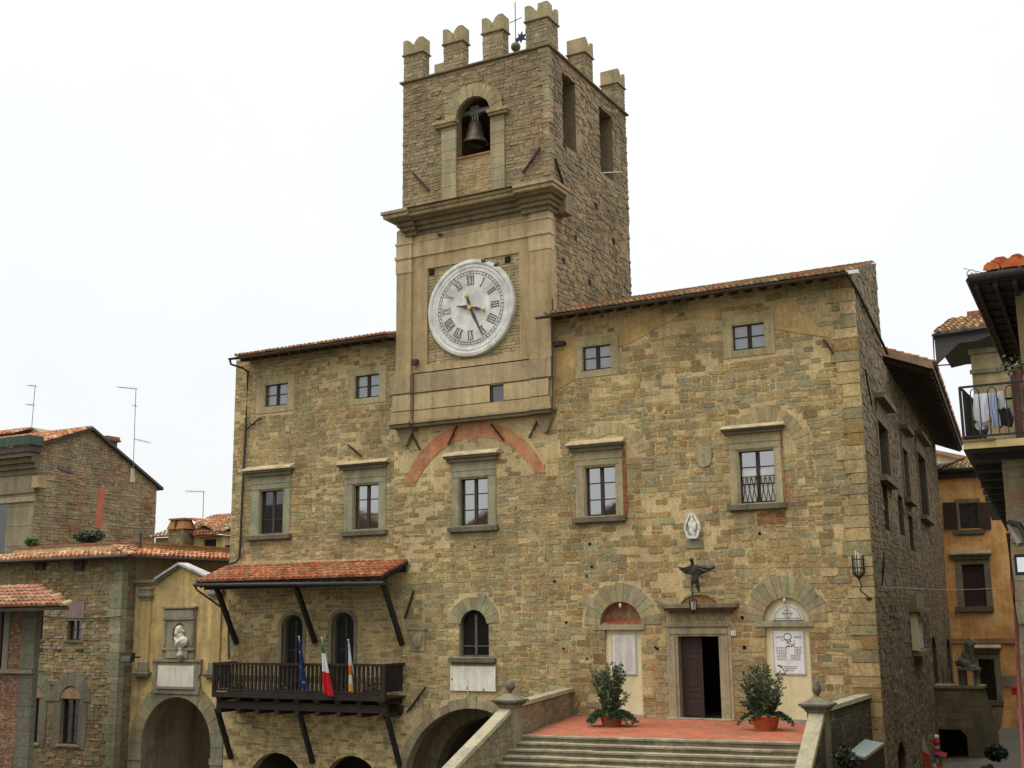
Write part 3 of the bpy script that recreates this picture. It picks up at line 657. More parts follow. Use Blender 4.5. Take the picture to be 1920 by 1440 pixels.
m.add([fb[0], fb[1], fb[1]+[0, 0, .3], fb[0]+[0, 0, .3], fb[0]+[0, .05, 0], fb[1]+[0, .05, 0], fb[1]+[0, .05, .3], fb[0]+[0, .05, .3]], [(0, 1, 2, 3), (4, 7, 6, 5), (0, 4, 5, 1), (3, 2, 6, 7), (0, 3, 7, 4)])
m.build('verge_board', WOOD, o)
m = MB(); tiles(m, (A[0][0]+.05, near_y, zs+.28), (dirv[0], dirv[1], 0), (-1, 0, sl_), int((ef[1]-near_y)/.22), 12, seed=9); m.build('roof_tiles', TILE, o)
# downpipes
def pipe(par, pts, r=.05, c=(.045, .035, .028), name='downpipe'): t = MB(c); t.tube(pts, r, 8); return t.build(name, METAL, par, smooth=True)
p = lambda x, y, Y=-.12: tuple(PY(x, y, Y))
pipe(hall, [p(431, 674, -1.), p(433, 683, -.9), p(455, 690, -.2), p(465, 697)]+[p(461, 800), p(455, 920), p(449, 1046), p(443, 1054, -.2), p(428, 1058, -.25)])
q0 = PY(1589, 514, -.95); pipe(hall, [tuple(q0), tuple(PL(1603, 548, SO, su)+[.1, 0, 0]), tuple(PL(1657, 664, SO, su)+[.15, 0, 0])], .06)
m = MB((.6, .6, .56)); m.box(q0[0]-.05, q0[0]+.35, -.95, -.75, q0[2]+.0, q0[2]+.13); m.build('gutter_outlet', METAL, hall)
# dark beam end beside the clock
m = MB((.05, .045, .035)); q = R(1033, 641, 1058, 648, -.2); m.box(q[0], q[1], -.3, 0, q[2], q[3]); m.build('beam_end', WOOD, hall)

# canopy over the balcony ------------------------------------------
can = MB((.028, .02, .015)); cx0, cx1 = -36.95, -27.25; ye, ze_ = -1.95, 8.48; zw = 9.15; csl = (zw-ze_)/1.95
roof_slab(can, cx0, cx1, ye, ze_, 0, zw, .1, (.028, .02, .015))
for i in range(15): u = cx0+.2+i*(cx1-cx0-.4)/14; can.bar((u, ye+.05, ze_-.07), (u, 0, zw-.07), .1, .14)
can.bar((cx0+.1, ye+.45, ze_-.12), (cx1-.1, ye+.45, ze_-.12), .16, .18); can.bar((cx0+.2, -.08, zw-.25), (cx1-.1, -.08, zw-.25), .16, .2)
cano = can.build('canopy', WOOD, hall)
t = MB(); tiles(t, (cx0, ye-.05, ze_+.1), (1, 0, 0), (0, 1, csl), 33, 6, pitch=.294, exp_=.36, rad=.125, seed=8, cols=[(.34, .10, .055), (.38, .125, .07), (.27, .085, .048), (.40, .165, .10), (.3, .14, .085)], moss=.05); t.build('roof_tiles', TILE, cano)
g_ = MB((.05, .055, .045)); g_.tube([PY(364, 1097, -2.05), PY(720, 1093, -2.05)], .075, 8); g_.tube([PY(366, 1098, -2.05), PY(369, 1106, -2.0), PY(428, 1148, -.3), PY(429, 1236, -.25)], .045, 8); g_.build('gutter', METAL, cano, smooth=True)
for wx, wy, ex, ey in ((443.5, 1207, 420, 1110), (591, 1205, 576, 1115), (754, 1209, 733, 1105)):
    a = PY(wx, wy, -.1); b = PY(ex, ey, -1.45); m = MB((.022, .018, .014)); m.bar(a, (a[0], -1.5, ze_-.1), .15, .2); m.build('strut', WOOD, cano)
m = MB((.47, .40, .26)); m.prism([xz(438, 1060), xz(440, 1052), xz(600, 1050), xz(768, 1046), xz(770, 1058)], -.03, 0); m.build('mortar_fillet', PLAST, hall)
# balcony ----------------------------------------------------------
bx0, bx1, yb = -36.3, -27.46, -1.34; BW = (.026, .018, .013)
m = MB(BW)
m.box(bx0-.05, bx1+.1, yb-.06, .0, BF-.08, BF); m.box(bx0-.02, bx1+.06, yb-.1, yb, BF-.16, BF+.06)
m.box(bx0+.1, bx1, yb+.08, yb+.28, 3.3, 3.62); m.box(bx0+.1, bx1, -.25, -.02, 3.25, 3.55)
for i in range(9): 
    u = bx0+.3+i*(bx1-bx0-.5)/8; m.box(u-.12, u+.12, yb-.0, 0, 3.62, BF-.08); m.box(u-.13, u+.13, yb-.04, yb+.2, 3.7, 3.86, (.04, .03, .022))
    m.box(u-.1, u+.1, yb+.02, 0, 3.13, 3.3)
bal = m.build('balcony', WOOD, hall, bevel=.01)
m = MB(BW); RZ = 5.17
m.box(bx0-.04, bx1+.04, yb-.09, yb+.09, RZ-.07, RZ+.03); m.box(bx0-.05, bx0+.1, yb+.09, 0, RZ-.07, RZ+.03); m.box(bx1-.1, bx1+.05, yb+.09, 0, RZ-.07, RZ+.03)
m.box(bx0, bx1, yb-.04, yb+.04, BF+.1, BF+.18)
for u in (bx0+.03, bx1-.03): m.box(u-.07, u+.07, yb-.07, yb+.07, BF, RZ-.07)
m.build('rail', WOOD, bal)
nb_ = 41; base = None
def place(k, x, y):
    global base
    if base is None:
        m = MB(BW); m.box(-.045, .045, -.03, .03, BF+.18, RZ-.07); m.box(-.06, .06, -.04, .04, BF+.5, BF+.75); base = m.build('baluster', WOOD); o = base; first = True
    else: o = base.copy(); COL.objects.link(o)
    o.parent = bal; o.location = Vector((x, y, 0))
for i in range(nb_): place(i, bx0+.18+i*(bx1-bx0-.36)/(nb_-1), yb)
for i in range(6):
    place(i, bx1, yb+.2+i*.19); place(i, bx0, yb+.2+i*.19)
for wx, wy in ((433.3, 1422), (586.5, 1431), (749.8, 1437)):
    a = PY(wx, wy, -.1); m = MB((.022, .018, .014)); m.bar(a, (a[0]+.1, -1.2, 3.3), .15, .2); m.build('strut', WOOD, bal)

# ------------------------------------------------------------------ clock tower
tow = thing('clock_tower', 'square stone bell tower with swallowtail battlements and a white clock', 'tower', (-24, 4, 14))
TX0, TX1, TD_ = -27.66, -20.46, 8.1; TZ = 30.22
FT = ((0, 0, 0), (1, 0, 0), (0, -1, 0)); FS = ((TX1, 0, 0), (0, 1, 0), (1, 0, 0)); FB = ((0, TD_, 0), (1, 0, 0), (0, 1, 0)); FL = ((TX0, 0, 0), (0, 1, 0), (-1, 0, 0))
bl0, bl1 = PY(857, 235)[0], PY(921.5, 235)[0]; bsill = PY(893, 289)[2]; bspr = 27.95; bcx = (bl0+bl1)/2; br = (bl1-bl0)/2
belh = arch(bl0, bl1, bsill, bspr, 14, br*1.05)
def srx(x0, x1, yt, yb): a = PX(x0, (yt+yb)/2, TX1)[1]; b = PX(x1, (yt+yb)/2, TX1)[1]; return a, b, PX(x0, yb, TX1)[2], PX(x0, yt, TX1)[2]
sl1, sl2 = srx(1054, 1080, 131, 268), srx(1123, 1147, 198, 320)
sl1 = (1.25, 2.55, sl1[2], 29.65); sl2 = (5.0, 6.45, sl2[2], 29.55)
ZC = 24.35
tw = MB((.27, .21, .125)); tf = [(TX0, 18.78), (TX1, 18.78), (TX1, TZ), (TX0, TZ)]; ts = [(0, 16), (TD_, 16), (TD_, TZ), (0, TZ)]
back = arch(bl0-.3-1.2, bl1+.3-1.9, bsill, bspr, 12)
sheet(tw, FT, tf, [belh], .4, (.29, .225, .135), (.16, .13, .085)); sheet(tw, FS, ts, [rect(sl1), rect(sl2)], 1.7, (.26, .205, .125), (.15, .125, .08))
sheet(tw, FB, tf, [back], .7, (.27, .21, .125)); sheet(tw, FL, ts, [], .6, (.27, .21, .125))
bpn = [(bl0-.05, ZC), (bl1+.05, ZC), (bl1+.05, bsill), (bl0-.05, bsill)]
pilA, pilB = (PY(830, 300)[0], bl0-.0), (bl1+.0, PY(948, 300)[0])
ph_ = [[(pilA[0], 24), (pilA[1], 24), (pilA[1], 28), (pilA[0], 28)], [(pilB[0], 24), (pilB[1], 24), (pilB[1], 28), (pilB[0], 28)],
       [(bcx+(br+.62)*math.cos(t), bspr+(br+.62)*math.sin(t)) for t in [math.pi*i/14 for i in range(15)]]]
masonry(tw, FT, [(TX0, ZC-.2), (TX1, ZC-.2), (TX1, TZ-.05), (TX0, TZ-.05)], [belh, bpn]+ph_, pal_tower, h=(.1, .2), wd=(.16, .5), seed=31, prot=(.005, .04), skip=lambda u, v: .05)
masonry(tw, FT, bpn, [], lambda u, v, r: pick([(3, TT), (2, TAN), (1, OCH)])(r), h=(.09, .14), wd=(.2, .4), seed=33, skip=lambda u, v: .1, prot=(.0, .02))
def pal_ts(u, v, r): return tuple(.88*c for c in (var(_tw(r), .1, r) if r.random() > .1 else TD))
def sk2(u, v): return .45 if noise.noise((u*.5, v*.4, 6)) > .25 else .08
masonry(tw, FS, [(0, 17.5), (TD_, 17.5), (TD_, TZ-.05), (0, TZ-.05)], [rect(sl1), rect(sl2)], pal_ts, h=(.1, .21), wd=(.15, .5), seed=32, prot=(.005, .05), skip=sk2, warp=.12)
masonry(tw, FL, [(0, 17.5), (TD_, 17.5), (TD_, TZ-.05), (0, TZ-.05)], [], pal_ts, h=(.14, .26), wd=(.2, .6), seed=34)
masonry(tw, FB, [(TX0, 19), (TX1, 19), (TX1, TZ-.05), (TX0, TZ-.05)], [back], pal_ts, h=(.16, .28), wd=(.25, .7), seed=35)
z = ZC; r_ = random.Random(9)
while z < TZ-.1:   # corner stones
    hq = r_.uniform(.16, .32); wq = r_.uniform(.2, .45); w2 = r_.uniform(.2, .45)
    if abs(z-26.5) > .25: tw.box(TX1-wq, TX1+.05+r_.uniform(-.02, .02), -.05-r_.uniform(-.02, .02), w2, z+.008, min(z+hq-.01, TZ), var(pick([(3, TT), (3, TG), (2, TB)])(r_), .15, r_))
    z += hq
for (t, z) in ((2.2, 22.5), (1.0, 21.2), (3.5, 20.9), (5.6, 19.6), (1.35, 26.3), (6.2, 23.5), (4.4, 24.6)): tw.box(TX1-.1, TX1+.055, t-.1, t+.1, z-.12, z+.12, (.02, .016, .012))
# rough sloping masonry under the side openings
tw.build('wall', STONE, tow)
m = MB((.2, .16, .1)); m.box(TX0+.6, TX1-.6, .6, TD_-.6, bsill-.3, bsill-.05); m.build('floor', STONE, tow); m = MB((.2, .16, .1)); m.box(TX0, TX1, 0, TD_, TZ, TZ+.1); m.build('roof', STONE, tow)
m = MB((.15, .125, .08)); zc = TZ+.02
m.box(TX0-.13, TX1+.13, -.13, TD_+.13, zc, zc+.07); m.build('string_course', TRIM, tow)
pal_mer = lambda u, v, r: pick([(30, TG), (20, TT), (20, TB), (12, GRY), (2, TR)])(r)
def merlon(x0, x1, y0, y1, corner=False):
    z0 = TZ+.11; H = 1.22; Hh = .72; m = MB((.25, .21, .13)); q = .035
    m.box(x0+q, x1-q, y0+q, y1-q, z0, z0+H)
    for fr, ol in ((((0, y0+q, 0), (1, 0, 0), (0, -1, 0)), (x0, x1)), (((x1-q, 0, 0), (0, 1, 0), (1, 0, 0)), (y0, y1)), (((0, y1-q, 0), (1, 0, 0), (0, 1, 0)), (x0, x1)), (((x0+q, 0, 0), (0, 1, 0), (-1, 0, 0)), (y0, y1))):
        masonry(m, fr, [(ol[0]+.01, z0), (ol[1]-.01, z0), (ol[1]-.01, z0+H), (ol[0]+.01, z0+H)], [], pal_mer, h=(.12, .24), wd=(.18, .45), seed=int(abs(x0*31+y0*17))+1, warp=0, skip=lambda u, v: .03)
    o = m.build('merlon', STONE, tow)
    b = MB((.18, .145, .09)); b.box(x0-.05, x1+.05, y0-.05, y1+.05, z0+H, z0+H+.05); b.build('ledge', TRIM, o)
    b = MB((.30, .265, .165)); zb = z0+H+.06
    def tail(a0, a1):   # swallowtail outline between a0..a1
        c = (a0+a1)/2; w_ = (a1-a0)/2; P = [(a0, zb), (a1, zb)]
        for i in range(9): t = i/8; P.append((a1-w_*t, zb+.14+(Hh-.14)*math.sqrt(max(0, 1-t**2.3))*(1-.10*(1-t)**3)))
        for i in range(1, 9): t = 1-i/8; P.append((a0+w_*t, zb+.14+(Hh-.14)*math.sqrt(max(0, 1-t**2.3))*(1-.10*(1-t)**3)))
        return P
    if not corner or corner == 'f': b.prism(tail(x0, x1), y0, y1 if not corner else y0+.45)
    if corner == 'f': b.prism(tail(y0+.006, y1), 0, .456, None, (x1-.45, 0, 0), (0, 1, 0), (1, 0, 0))
    if corner == 's': b.prism(tail(y0, y1), x0, x1, None, (0, 0, 0), (0, 1, 0), (1, 0, 0))
    b.build('swallowtail', TRIM, o, bevel=.02)
for x0, x1 in ((-27.66, -26.62), (-25.58, -24.58), (-23.6, -22.58)): merlon(x0, x1, -.02, .55)
merlon(-21.51, TX1+.02, -.02, 1.0, 'f')
for y0, y1 in ((3.62, 4.5), (TD_-.88, TD_)): merlon(TX1-.85, TX1+.02, y0, y1, 's')
for y0 in (2.6, 5.0): merlon(TX0-.02, TX0+.55, y0, y0+1, 's')
for x0 in (-27.66, -25.6, -23.6): merlon(x0, x0+1, TD_-.55, TD_+.02)
# bell opening surround
s = MB((.30, .27, .17))
for a, b in (pilA, pilB):
    z = ZC
    while z < 27.62: h_ = rnd.uniform(.4, .62); s.box(a, b, -.12, .05, z+.006, min(z+h_, 27.64), var((.29, .265, .175), .1)); z += h_
for a, b in ((pilA[0]-.3, pilA[1]+.02), (pilB[0]-.02, pilB[1]+.22)): s.box(a, b, -.26, .05, 27.66, 27.78, (.25, .215, .125)); s.box(a-.05, b+.05, -.32, .05, 27.78, 27.93, (.31, .265, .15))
vous(s, bcx, bspr, br, br+.62, 12, -.1, .05, [(.33, .29, .18), (.30, .26, .16), (.35, .31, .2)], jit=.06); s.build('bell_arch', TRIM, tow, bevel=.012)
m = MB((.28, .14, .09)); m.box(bl0-.05, bl1+.05, -.06, .39, bsill-.08, bsill+.0); m.build('sill', TRIM, tow)
for p, q, side in (((980, 325), (1013, 277), 0), ((774, 324), (805, 358), 0), ((1041.5, 297), (1058, 350), 1)):
    t = MB((.035, .025, .02)); a, b = (PX(*p, TX1+.1), PX(*q, TX1+.1)) if side else (PY(*p, -.12), PY(*q, -.12)); t.bar(a, b, .07, .08); c = (a+b)/2
    t.bar(c, c+(np.array([-.15, 0, 0]) if side else np.array([0, .15, 0])), .05, up=(1, 0, 0) if side else (0, 0, 1)); t.build('tie_bar', METAL, tow)
a = PX(1129, 324, TX1+.15); b = PX(1165, 322, TX1+.15); m = MB((.6, .58, .52)); m.bar(a, b, .03); m.build('rod', METAL, tow)
# plaster clock storey ------------------------------------------------
CP = (.375, .30, .175); CL = (.45, .38, .245); CD = (.31, .255, .17)
Yc = -.3
c0, c1 = PY(745, 620, Yc)[0], PY(1034, 560, Yc)[0]
pl_, pr_ = (c0, PY(773, 620, Yc)[0]), (PY(996, 560, Yc)[0], c1)
px_a, px_b = PY(801, 590, Yc)[0], PY(974, 570, Yc)[0]; pz_a, pz_b = 17.28, 21.44
k0, k1 = PY(737, 730, Yc)[0], PY(1034, 690, Yc)[0]
sw_ = R(918.7, 721, 945, 757, Yc)
s = MB(CP)
fr = ((0, Yc, 0), (1, 0, 0), (0, -1, 0))
body = [(c0+.05, 14.95), (c1-.05, 14.95), (c1-.05, 23.4), (c0+.05, 23.4)]; panel = [(px_a, pz_a), (px_b, pz_a), (px_b, pz_b), (px_a, pz_b)]
sheet(s, fr, body, [panel, rect(sw_)], .1, CP)
s.add([(c0+.05, Yc, 14.95), (c0+.05, .3, 14.95), (c0+.05, .3, 23.4), (c0+.05, Yc, 23.4)], [(0, 1, 2, 3)]); s.add([(c1-.05, Yc, 14.95), (c1-.05, .3, 14.95), (c1-.05, .3, 23.4), (c1-.05, Yc, 23.4)], [(0, 1, 2, 3)])
s.build('clock_storey', PLAST, tow)
s = MB(CL)
for a, b in (pl_, pr_):
    s = MB(CL); s.box(a, b, Yc-.1, .0, 16.95, 21.36, CP); s.box(a-.02, b+.02, Yc-.13, 0, 21.36, 21.98, CL); s.box(a-.06, b+.06, Yc-.18, 0, 21.98, 22.12, CL); s.box(a-.01, b+.01, Yc-.12, 0, 22.12, 22.62, CL); s.box(a-.05, b+.05, Yc-.16, 0, 22.62, 22.72, CL); s.box(a, b, Yc-.1, 0, 22.72, 23.3, CL); s.build('pilaster', PLAST, tow, bevel=.012)
s = MB(CL)
s.box(pl_[1], pr_[0], Yc-.05, Yc+.05, 22.66, 22.72, (.4, .33, .2)); s.box(pl_[1], pr_[0], Yc-.03, Yc+.05, 22.1, 22.66, (.43, .36, .22)); s.box(pl_[1], pr_[0], Yc-.06, Yc+.05, 22.02, 22.1)
s.build('architrave', PLAST, tow, bevel=.01)
# main cornice, stepping forward over the pilasters
kx0, kx1 = PY(713, 399, -1.25)[0], PY(1036, 331, -1.25)[0]; kz = (PY(713, 399, -1.25)[2]+PY(1036, 331, -1.25)[2])/2
print('cornice', kx0, kx1, kz)
s = MB((.29, .25, .155))
for a, b, dy in ((kx0, pl_[1]+.3, 0), (pl_[1]+.3, pr_[0]-.3, .18), (pr_[0]-.3, kx1, 0)):
    li, ri = (a == kx0), (b == kx1)
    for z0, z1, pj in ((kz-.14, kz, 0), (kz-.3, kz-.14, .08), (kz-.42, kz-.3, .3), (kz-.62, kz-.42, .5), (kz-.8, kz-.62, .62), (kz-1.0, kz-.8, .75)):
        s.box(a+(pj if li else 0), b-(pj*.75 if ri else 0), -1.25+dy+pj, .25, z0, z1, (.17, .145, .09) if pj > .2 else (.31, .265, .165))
s.add([(kx0+.1, -1.2, kz), (kx1-.1, -1.2, kz), (kx1-.5, .0, kz+.22), (kx0+.5, .0, kz+.22)], [(0, 1, 2, 3)], (.2, .18, .11))
s.box(kx1-.75, TX1+.55, .25, .9, kz-.95, kz-.15, (.2, .17, .11))
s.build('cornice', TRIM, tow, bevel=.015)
# recessed panel of rusticated courses
s = MB((.27, .235, .14)); s.add([(px_a, Yc+.1, pz_a), (px_b, Yc+.1, pz_a), (px_b, Yc+.1, pz_b), (px_a, Yc+.1, pz_b)], [(0, 1, 2, 3)], (.16, .135, .08))
masonry(s, ((0, Yc+.1, 0), (1, 0, 0), (0, -1, 0)), panel, [], lambda u, v, r: (.33, .285, .17), h=(.125, .135), wd=(.3, .6), seed=41, prot=(.02, .035), gap=.008, warp=0)
for x, y in ((810, 511), (952, 487)): q = PY(x, y, Yc+.07); s.box(q[0]-.13, q[0]+.13, Yc+.05, Yc+.09, q[2]-.14, q[2]+.14, (.012, .01, .008))
s.build('rusticated_panel', TRIM, tow)
# pedestal bands and ledge
s = MB(CD)
def bandx(z0, z1, pj, c, e=0): 
    for a, b, d in ((k0-e, pl_[1]+.02, .12), (pl_[1]+.02, pr_[0]-.05, 0), (pr_[0]-.05, k1+e, .12)): s.box(a, b, Yc-pj-d, .02, z0, z1, c)
def band2(z0, z1, pj, c, e=0):   # leaves the small window free
    for a, b, d in ((k0-e, pl_[1]+.02, .12), (pl_[1]+.02, sw_[0], 0), (sw_[1], pr_[0]-.05, 0), (pr_[0]-.05, k1+e, .12)): s.box(a, b, Yc-pj-d, .02, z0, z1, c)
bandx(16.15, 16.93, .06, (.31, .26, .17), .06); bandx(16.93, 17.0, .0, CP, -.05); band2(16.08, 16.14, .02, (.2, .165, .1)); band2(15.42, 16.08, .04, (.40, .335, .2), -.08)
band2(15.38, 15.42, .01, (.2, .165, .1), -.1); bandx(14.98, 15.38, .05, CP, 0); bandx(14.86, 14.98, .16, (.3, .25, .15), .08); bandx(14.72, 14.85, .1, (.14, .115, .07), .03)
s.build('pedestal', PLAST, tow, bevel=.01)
s = MB((.22, .19, .12))
for cx_ in (pl_[0]+.35, pr_[0]+.45): s = MB((.22, .19, .12)); s.prism([(cx_-.42, 14.72), (cx_-.08, 14.0), (cx_+.08, 14.0), (cx_+.42, 14.72)], Yc+.05, .0); s.build('corbel', TRIM, tow)
window(tow, sw_, Yc, .12, 1, (), glass=(.04, .045, .05), frame=(.1, .08, .06), fw=.05)
for x_ in (775, 1036):    # downpipe stains / cables running down beside the pilasters
    m = MB((.05, .04, .03)); m.tube([PY(x_, 700 if x_ < 900 else 560, Yc-.16), PY(x_, 715, Yc-.16), PY(x_, 745, Yc-.19), PY(x_-1, 800 if x_ < 900 else 770, Yc-.26)], .028, 6); m.build('cable', METAL, tow)
m = MB((.05, .04, .03)); q = PY(777, 679, Yc-.2); m.box(q[0]-.14, q[0]+.12, Yc-.22, Yc-.05, q[2]-.1, q[2]+.12); m.build('junction_box', METAL, tow)
# clock -----------------------------------------------------------------
CX, CZ, CR = (-26.11-21.97)/2, 19.42, 2.05; y0 = Yc-.02
WH = (.60, .585, .53)
s = MB(WH); s.lathe([(CR*1.0, -.1), (CR*1.0, .07), (CR*.985, .11), (CR*.93, .125), (CR*.905, .1), (CR*.895, .07), (CR*.86, .085), (CR*.84, .08), (CR*.82, .06), (CR*.79, .06), (.001, .06)], (CX, y0, CZ), 72, axis='y')
clock = s.build('clock', surf('weathered clock plaster', .8, 5, .14, 1.3, .3, .3, 25, streak=.12, stain=((.42, .40, .34), 1.6, .5, .7)), tow); 
cm = MB((.08, .075, .07)); yf = y0-.062
def hand_pt(a, r_): return CX+r_*math.sin(a), CZ+r_*math.cos(a)
def flat(a, r0, r1, w, col=None, y=yf-.004, off=0, w1=None, tk=.012):
    "thin raised stroke pointing outward at clock angle a"
    ux, uz = math.sin(a), math.cos(a); vx, vz_ = uz, -ux; w1 = w1 or w
    P = [(CX+ux*r_+vx*(off+s_*ww/2), CZ+uz*r_+vz_*(off+s_*ww/2)) for r_, ww, s_ in ((r0, w, -1), (r1, w1, -1), (r1, w1, 1), (r0, w, 1))]
    cm.prism(P, y-tk, y, col)
for i in range(60):
    a = i*math.pi/30; flat(a, CR*.70, CR*.757, .012)
for q in (.70, .757):
    for i in range(72):
        a0, a1 = i*math.pi/36, (i+1)*math.pi/36; P = [(CX+r_*math.sin(a), CZ+r_*math.cos(a)) for r_, a in ((CR*q-.006, a0), (CR*q+.006, a0), (CR*q+.006, a1), (CR*q-.006, a1))]; cm.prism(P, yf-.012, yf-.002)
for i in range(12): a = i*math.pi/6; flat(a, CR*.72, CR*.738, .045)
cm.build('minute_track', PAINT, clock)
NUM = ['XII', 'I', 'II', 'III', 'IIII', 'V', 'VI', 'VII', 'VIII', 'IX', 'X', 'XI']
for i, n_ in enumerate(NUM):
    cm = MB((.1, .095, .085) if i not in (9, 10) else (.22, .21, .19)); a = i*math.pi/6; wd_ = {'I': .1, 'V': .2, 'X': .2}; tot = sum(wd_[c] for c in n_); r0, r1 = CR*.475, CR*.655; x = -tot/2
    def stroke(xa, xb, w):   # from inner radius at offset xa to outer radius at offset xb
        ux, uz = math.sin(a), math.cos(a); vx, vz_ = uz, -ux
        P = [(CX+ux*r_+vx*(o_+s_*w/2), CZ+uz*r_+vz_*(o_+s_*w/2)) for r_, o_, s_ in ((r0, xa, -1), (r1, xb, -1), (r1, xb, 1), (r0, xa, 1))]; cm.prism(P, yf-.014, yf-.003)
    for c in n_:
        w_ = wd_[c]
        if c == 'I': stroke(x+w_/2, x+w_/2, .042)
        if c == 'V': stroke(x+w_/2, x+.035, .045); stroke(x+w_/2, x+w_-.035, .016)
        if c == 'X': stroke(x+w_-.03, x+.03, .045); stroke(x+.03, x+w_-.03, .016)
        x += w_
    flat(a, r0-.008, r0+.008, tot*.9); flat(a, r1-.008, r1+.008, tot*.9)
    cm.build('numeral', PAINT, clock)
GOLD = (.55, .38, .1)
def hand(tip, tail_, name, wmax, y):
    c = PY(885, 578, yf)
    T = PY(*tip, yf); B = PY(*tail_, yf); d = Vector((T[0]-CX, 0, T[2]-CZ)); L_ = d.length; d.normalize(); n_ = Vector((d.z, 0, -d.x)); C0 = Vector((CX, 0, CZ))
    P = []
    prof = [(0, .03), (.12, .05), (.3, wmax), (.5, wmax*.6), (.7, .03), (.95, .018), (1, .004)]
    for t, w_ in prof: q = C0+d*(L_*t)+n_*w_; P.append((q.x, q.z))
    for t, w_ in reversed(prof): q = C0+d*(L_*t)-n_*w_; P.append((q.x, q.z))
    m = MB((.075, .06, .05)); m.prism(P, y-.02, y)
    e = Vector((B[0]-CX, 0, B[2]-CZ)); el = e.length; e.normalize(); en = Vector((e.z, 0, -e.x)); P = []
    pf = [(0, .03), (.3, .05), (.5, wmax*.9), (.75, .04), (1, .03)]
    for t, w_ in pf: q = C0+e*(el*t)+en*w_; P.append((q.x, q.z))
    for t, w_ in reversed(pf): q = C0+e*(el*t)-en*w_; P.append((q.x, q.z))
    m.prism(P, y-.02, y); q = C0+e*el; m.ball((q.x, y-.03, q.z), .085, GOLD, 6)
    m.build(name, METAL, clock)
hand((906, 630), (876, 556), 'minute_hand', .07, yf-.03); hand((857, 575), (907.5, 581), 'hour_hand', .085, yf-.06)
m = MB(GOLD); m.lathe([(.1, 0), (.09, .05), (.03, .06), (.001, .06)], (CX, yf-.06, CZ), 16, axis='y'); m.build('hub', METAL, clock)

# bell -------------------------------------------------------------------
bell = thing('bell', 'bronze bell hanging from a yoke in the arched tower opening', 'bell', (bcx, .9, 26.4))
bc = (PY(891, 240, .8)[0], .8); zb0 = PY(891, 270, .8)[2]; zb1 = PY(891, 229, .8)[2]; bh = zb1-zb0
m = MB((.17, .13, .085)); rb = .56
m.lathe([(rb*.93, 0), (rb, .03), (rb*.97, .09), (rb*.8, .2), (rb*.66, .42), (rb*.55, .75*bh), (rb*.5, .92*bh), (rb*.4, bh), (.1, bh+.04), (.001, bh+.05)], (bc[0], bc[1], zb0), 28)
m.lathe([(rb*.9, .01), (rb*.6, .3), (rb*.4, .8*bh), (.001, .85*bh)], (bc[0], bc[1], zb0), 20, (.03, .025, .02)); m.build('bell_body', surf('bronze', .5, 8, .3, 3, .35, .15, metallic=.5, stain=((.16, .2, .13), 3, .5, .6)), bell, smooth=True)
m = MB((.4, .4, .36)); m.box(bc[0]-.95, bc[0]+.95, bc[1]-.09, bc[1]+.09, zb1+.38, zb1+.55); m.box(bc[0]-.22, bc[0]+.22, bc[1]-.11, bc[1]+.11, zb1+.3, zb1+.72, (.33, .33, .3)); m.build('yoke', METAL, bell, bevel=.02)
m = MB((.45, .44, .4)); 
for dx in (-.14, 0, .14): m.bar((bc[0]+dx, bc[1], zb1-.02), (bc[0]+dx*.8, bc[1], zb1+.36), .055)
m.build('hanger', METAL, bell)
m = MB((.05, .04, .03)); m.tube([(bc[0], bc[1], zb0+.5), (bc[0], bc[1], zb0-.12)], .03, 6); m.ball((bc[0], bc[1], zb0-.16), .08); m.build('clapper', METAL, bell)
# cross with weather vane --------------------------------------------------
yv = 2.2; q = PY(967, 92, yv); zt_ = PY(966.5, 4, yv)[2]
vane = thing('weather_vane', 'thin iron cross and weathercock rising behind the battlements beside the corner merlon', 'weather vane', (q[0], yv, TZ+.2))
m = MB((.05, .05, .045)); m.tube([(q[0], yv, TZ+.1), (q[0], yv, zt_)], .022, 6); m.build('rod', METAL, vane)
zz = PY(967, 38, yv)[2]; m = MB((.05, .05, .045)); m.bar((q[0]-.3, yv, zz-.05), (q[0]+.32, yv, zz+.05), .025); m.build('cross_arm', METAL, vane)
m = MB((.1, .11, .06)); m.ball((q[0], yv, PY(967, 88, yv)[2]), .22); m.build('ball', METAL, vane, smooth=True)
vq = PY(977, 70, yv); m = MB((.02, .025, .04)); vx, vzz = vq[0], vq[2]
m.prism([(vx-.3, vzz-.05), (vx-.12, vzz+.05), (vx-.16, vzz+.25), (vx-.04, vzz+.12), (vx+.05, vzz+.28), (vx+.1, vzz+.08), (vx+.28, vzz+.12), (vx+.16, vzz-.05), (vx+.3, vzz-.2), (vx+.05, vzz-.14), (vx, vzz-.28), (vx-.1, vzz-.12), (vx-.22, vzz-.22)], yv-.02, yv+.02); m.bar((q[0], yv, vzz), (vx, yv, vzz), .02); m.build('cock', METAL, vane)

# ------------------------------------------------------------------ terrace, steps and parapets
TL_, TRr = -18.15, -9.35           # inner faces of the two parapets
yL_, yR_ = -7.4, -6.45; fsl = (yR_-yL_)/(TRr-TL_)
sta = thing('staircase', 'broad grey stone steps climbing to the red brick landing', 'steps', ((TL_+TRr)/2, -9, 0))
m = MB((.40, .125, .065))
r_ = random.Random(2); n_u = 150
m.add([(TL_-2., -.02, fl), (TRr+.0, -.02, fl), (TRr, yR_+.35, fl), (TL_, yL_+.35, fl)], [(0, 1, 2, 3)], (.19, .105, .065))
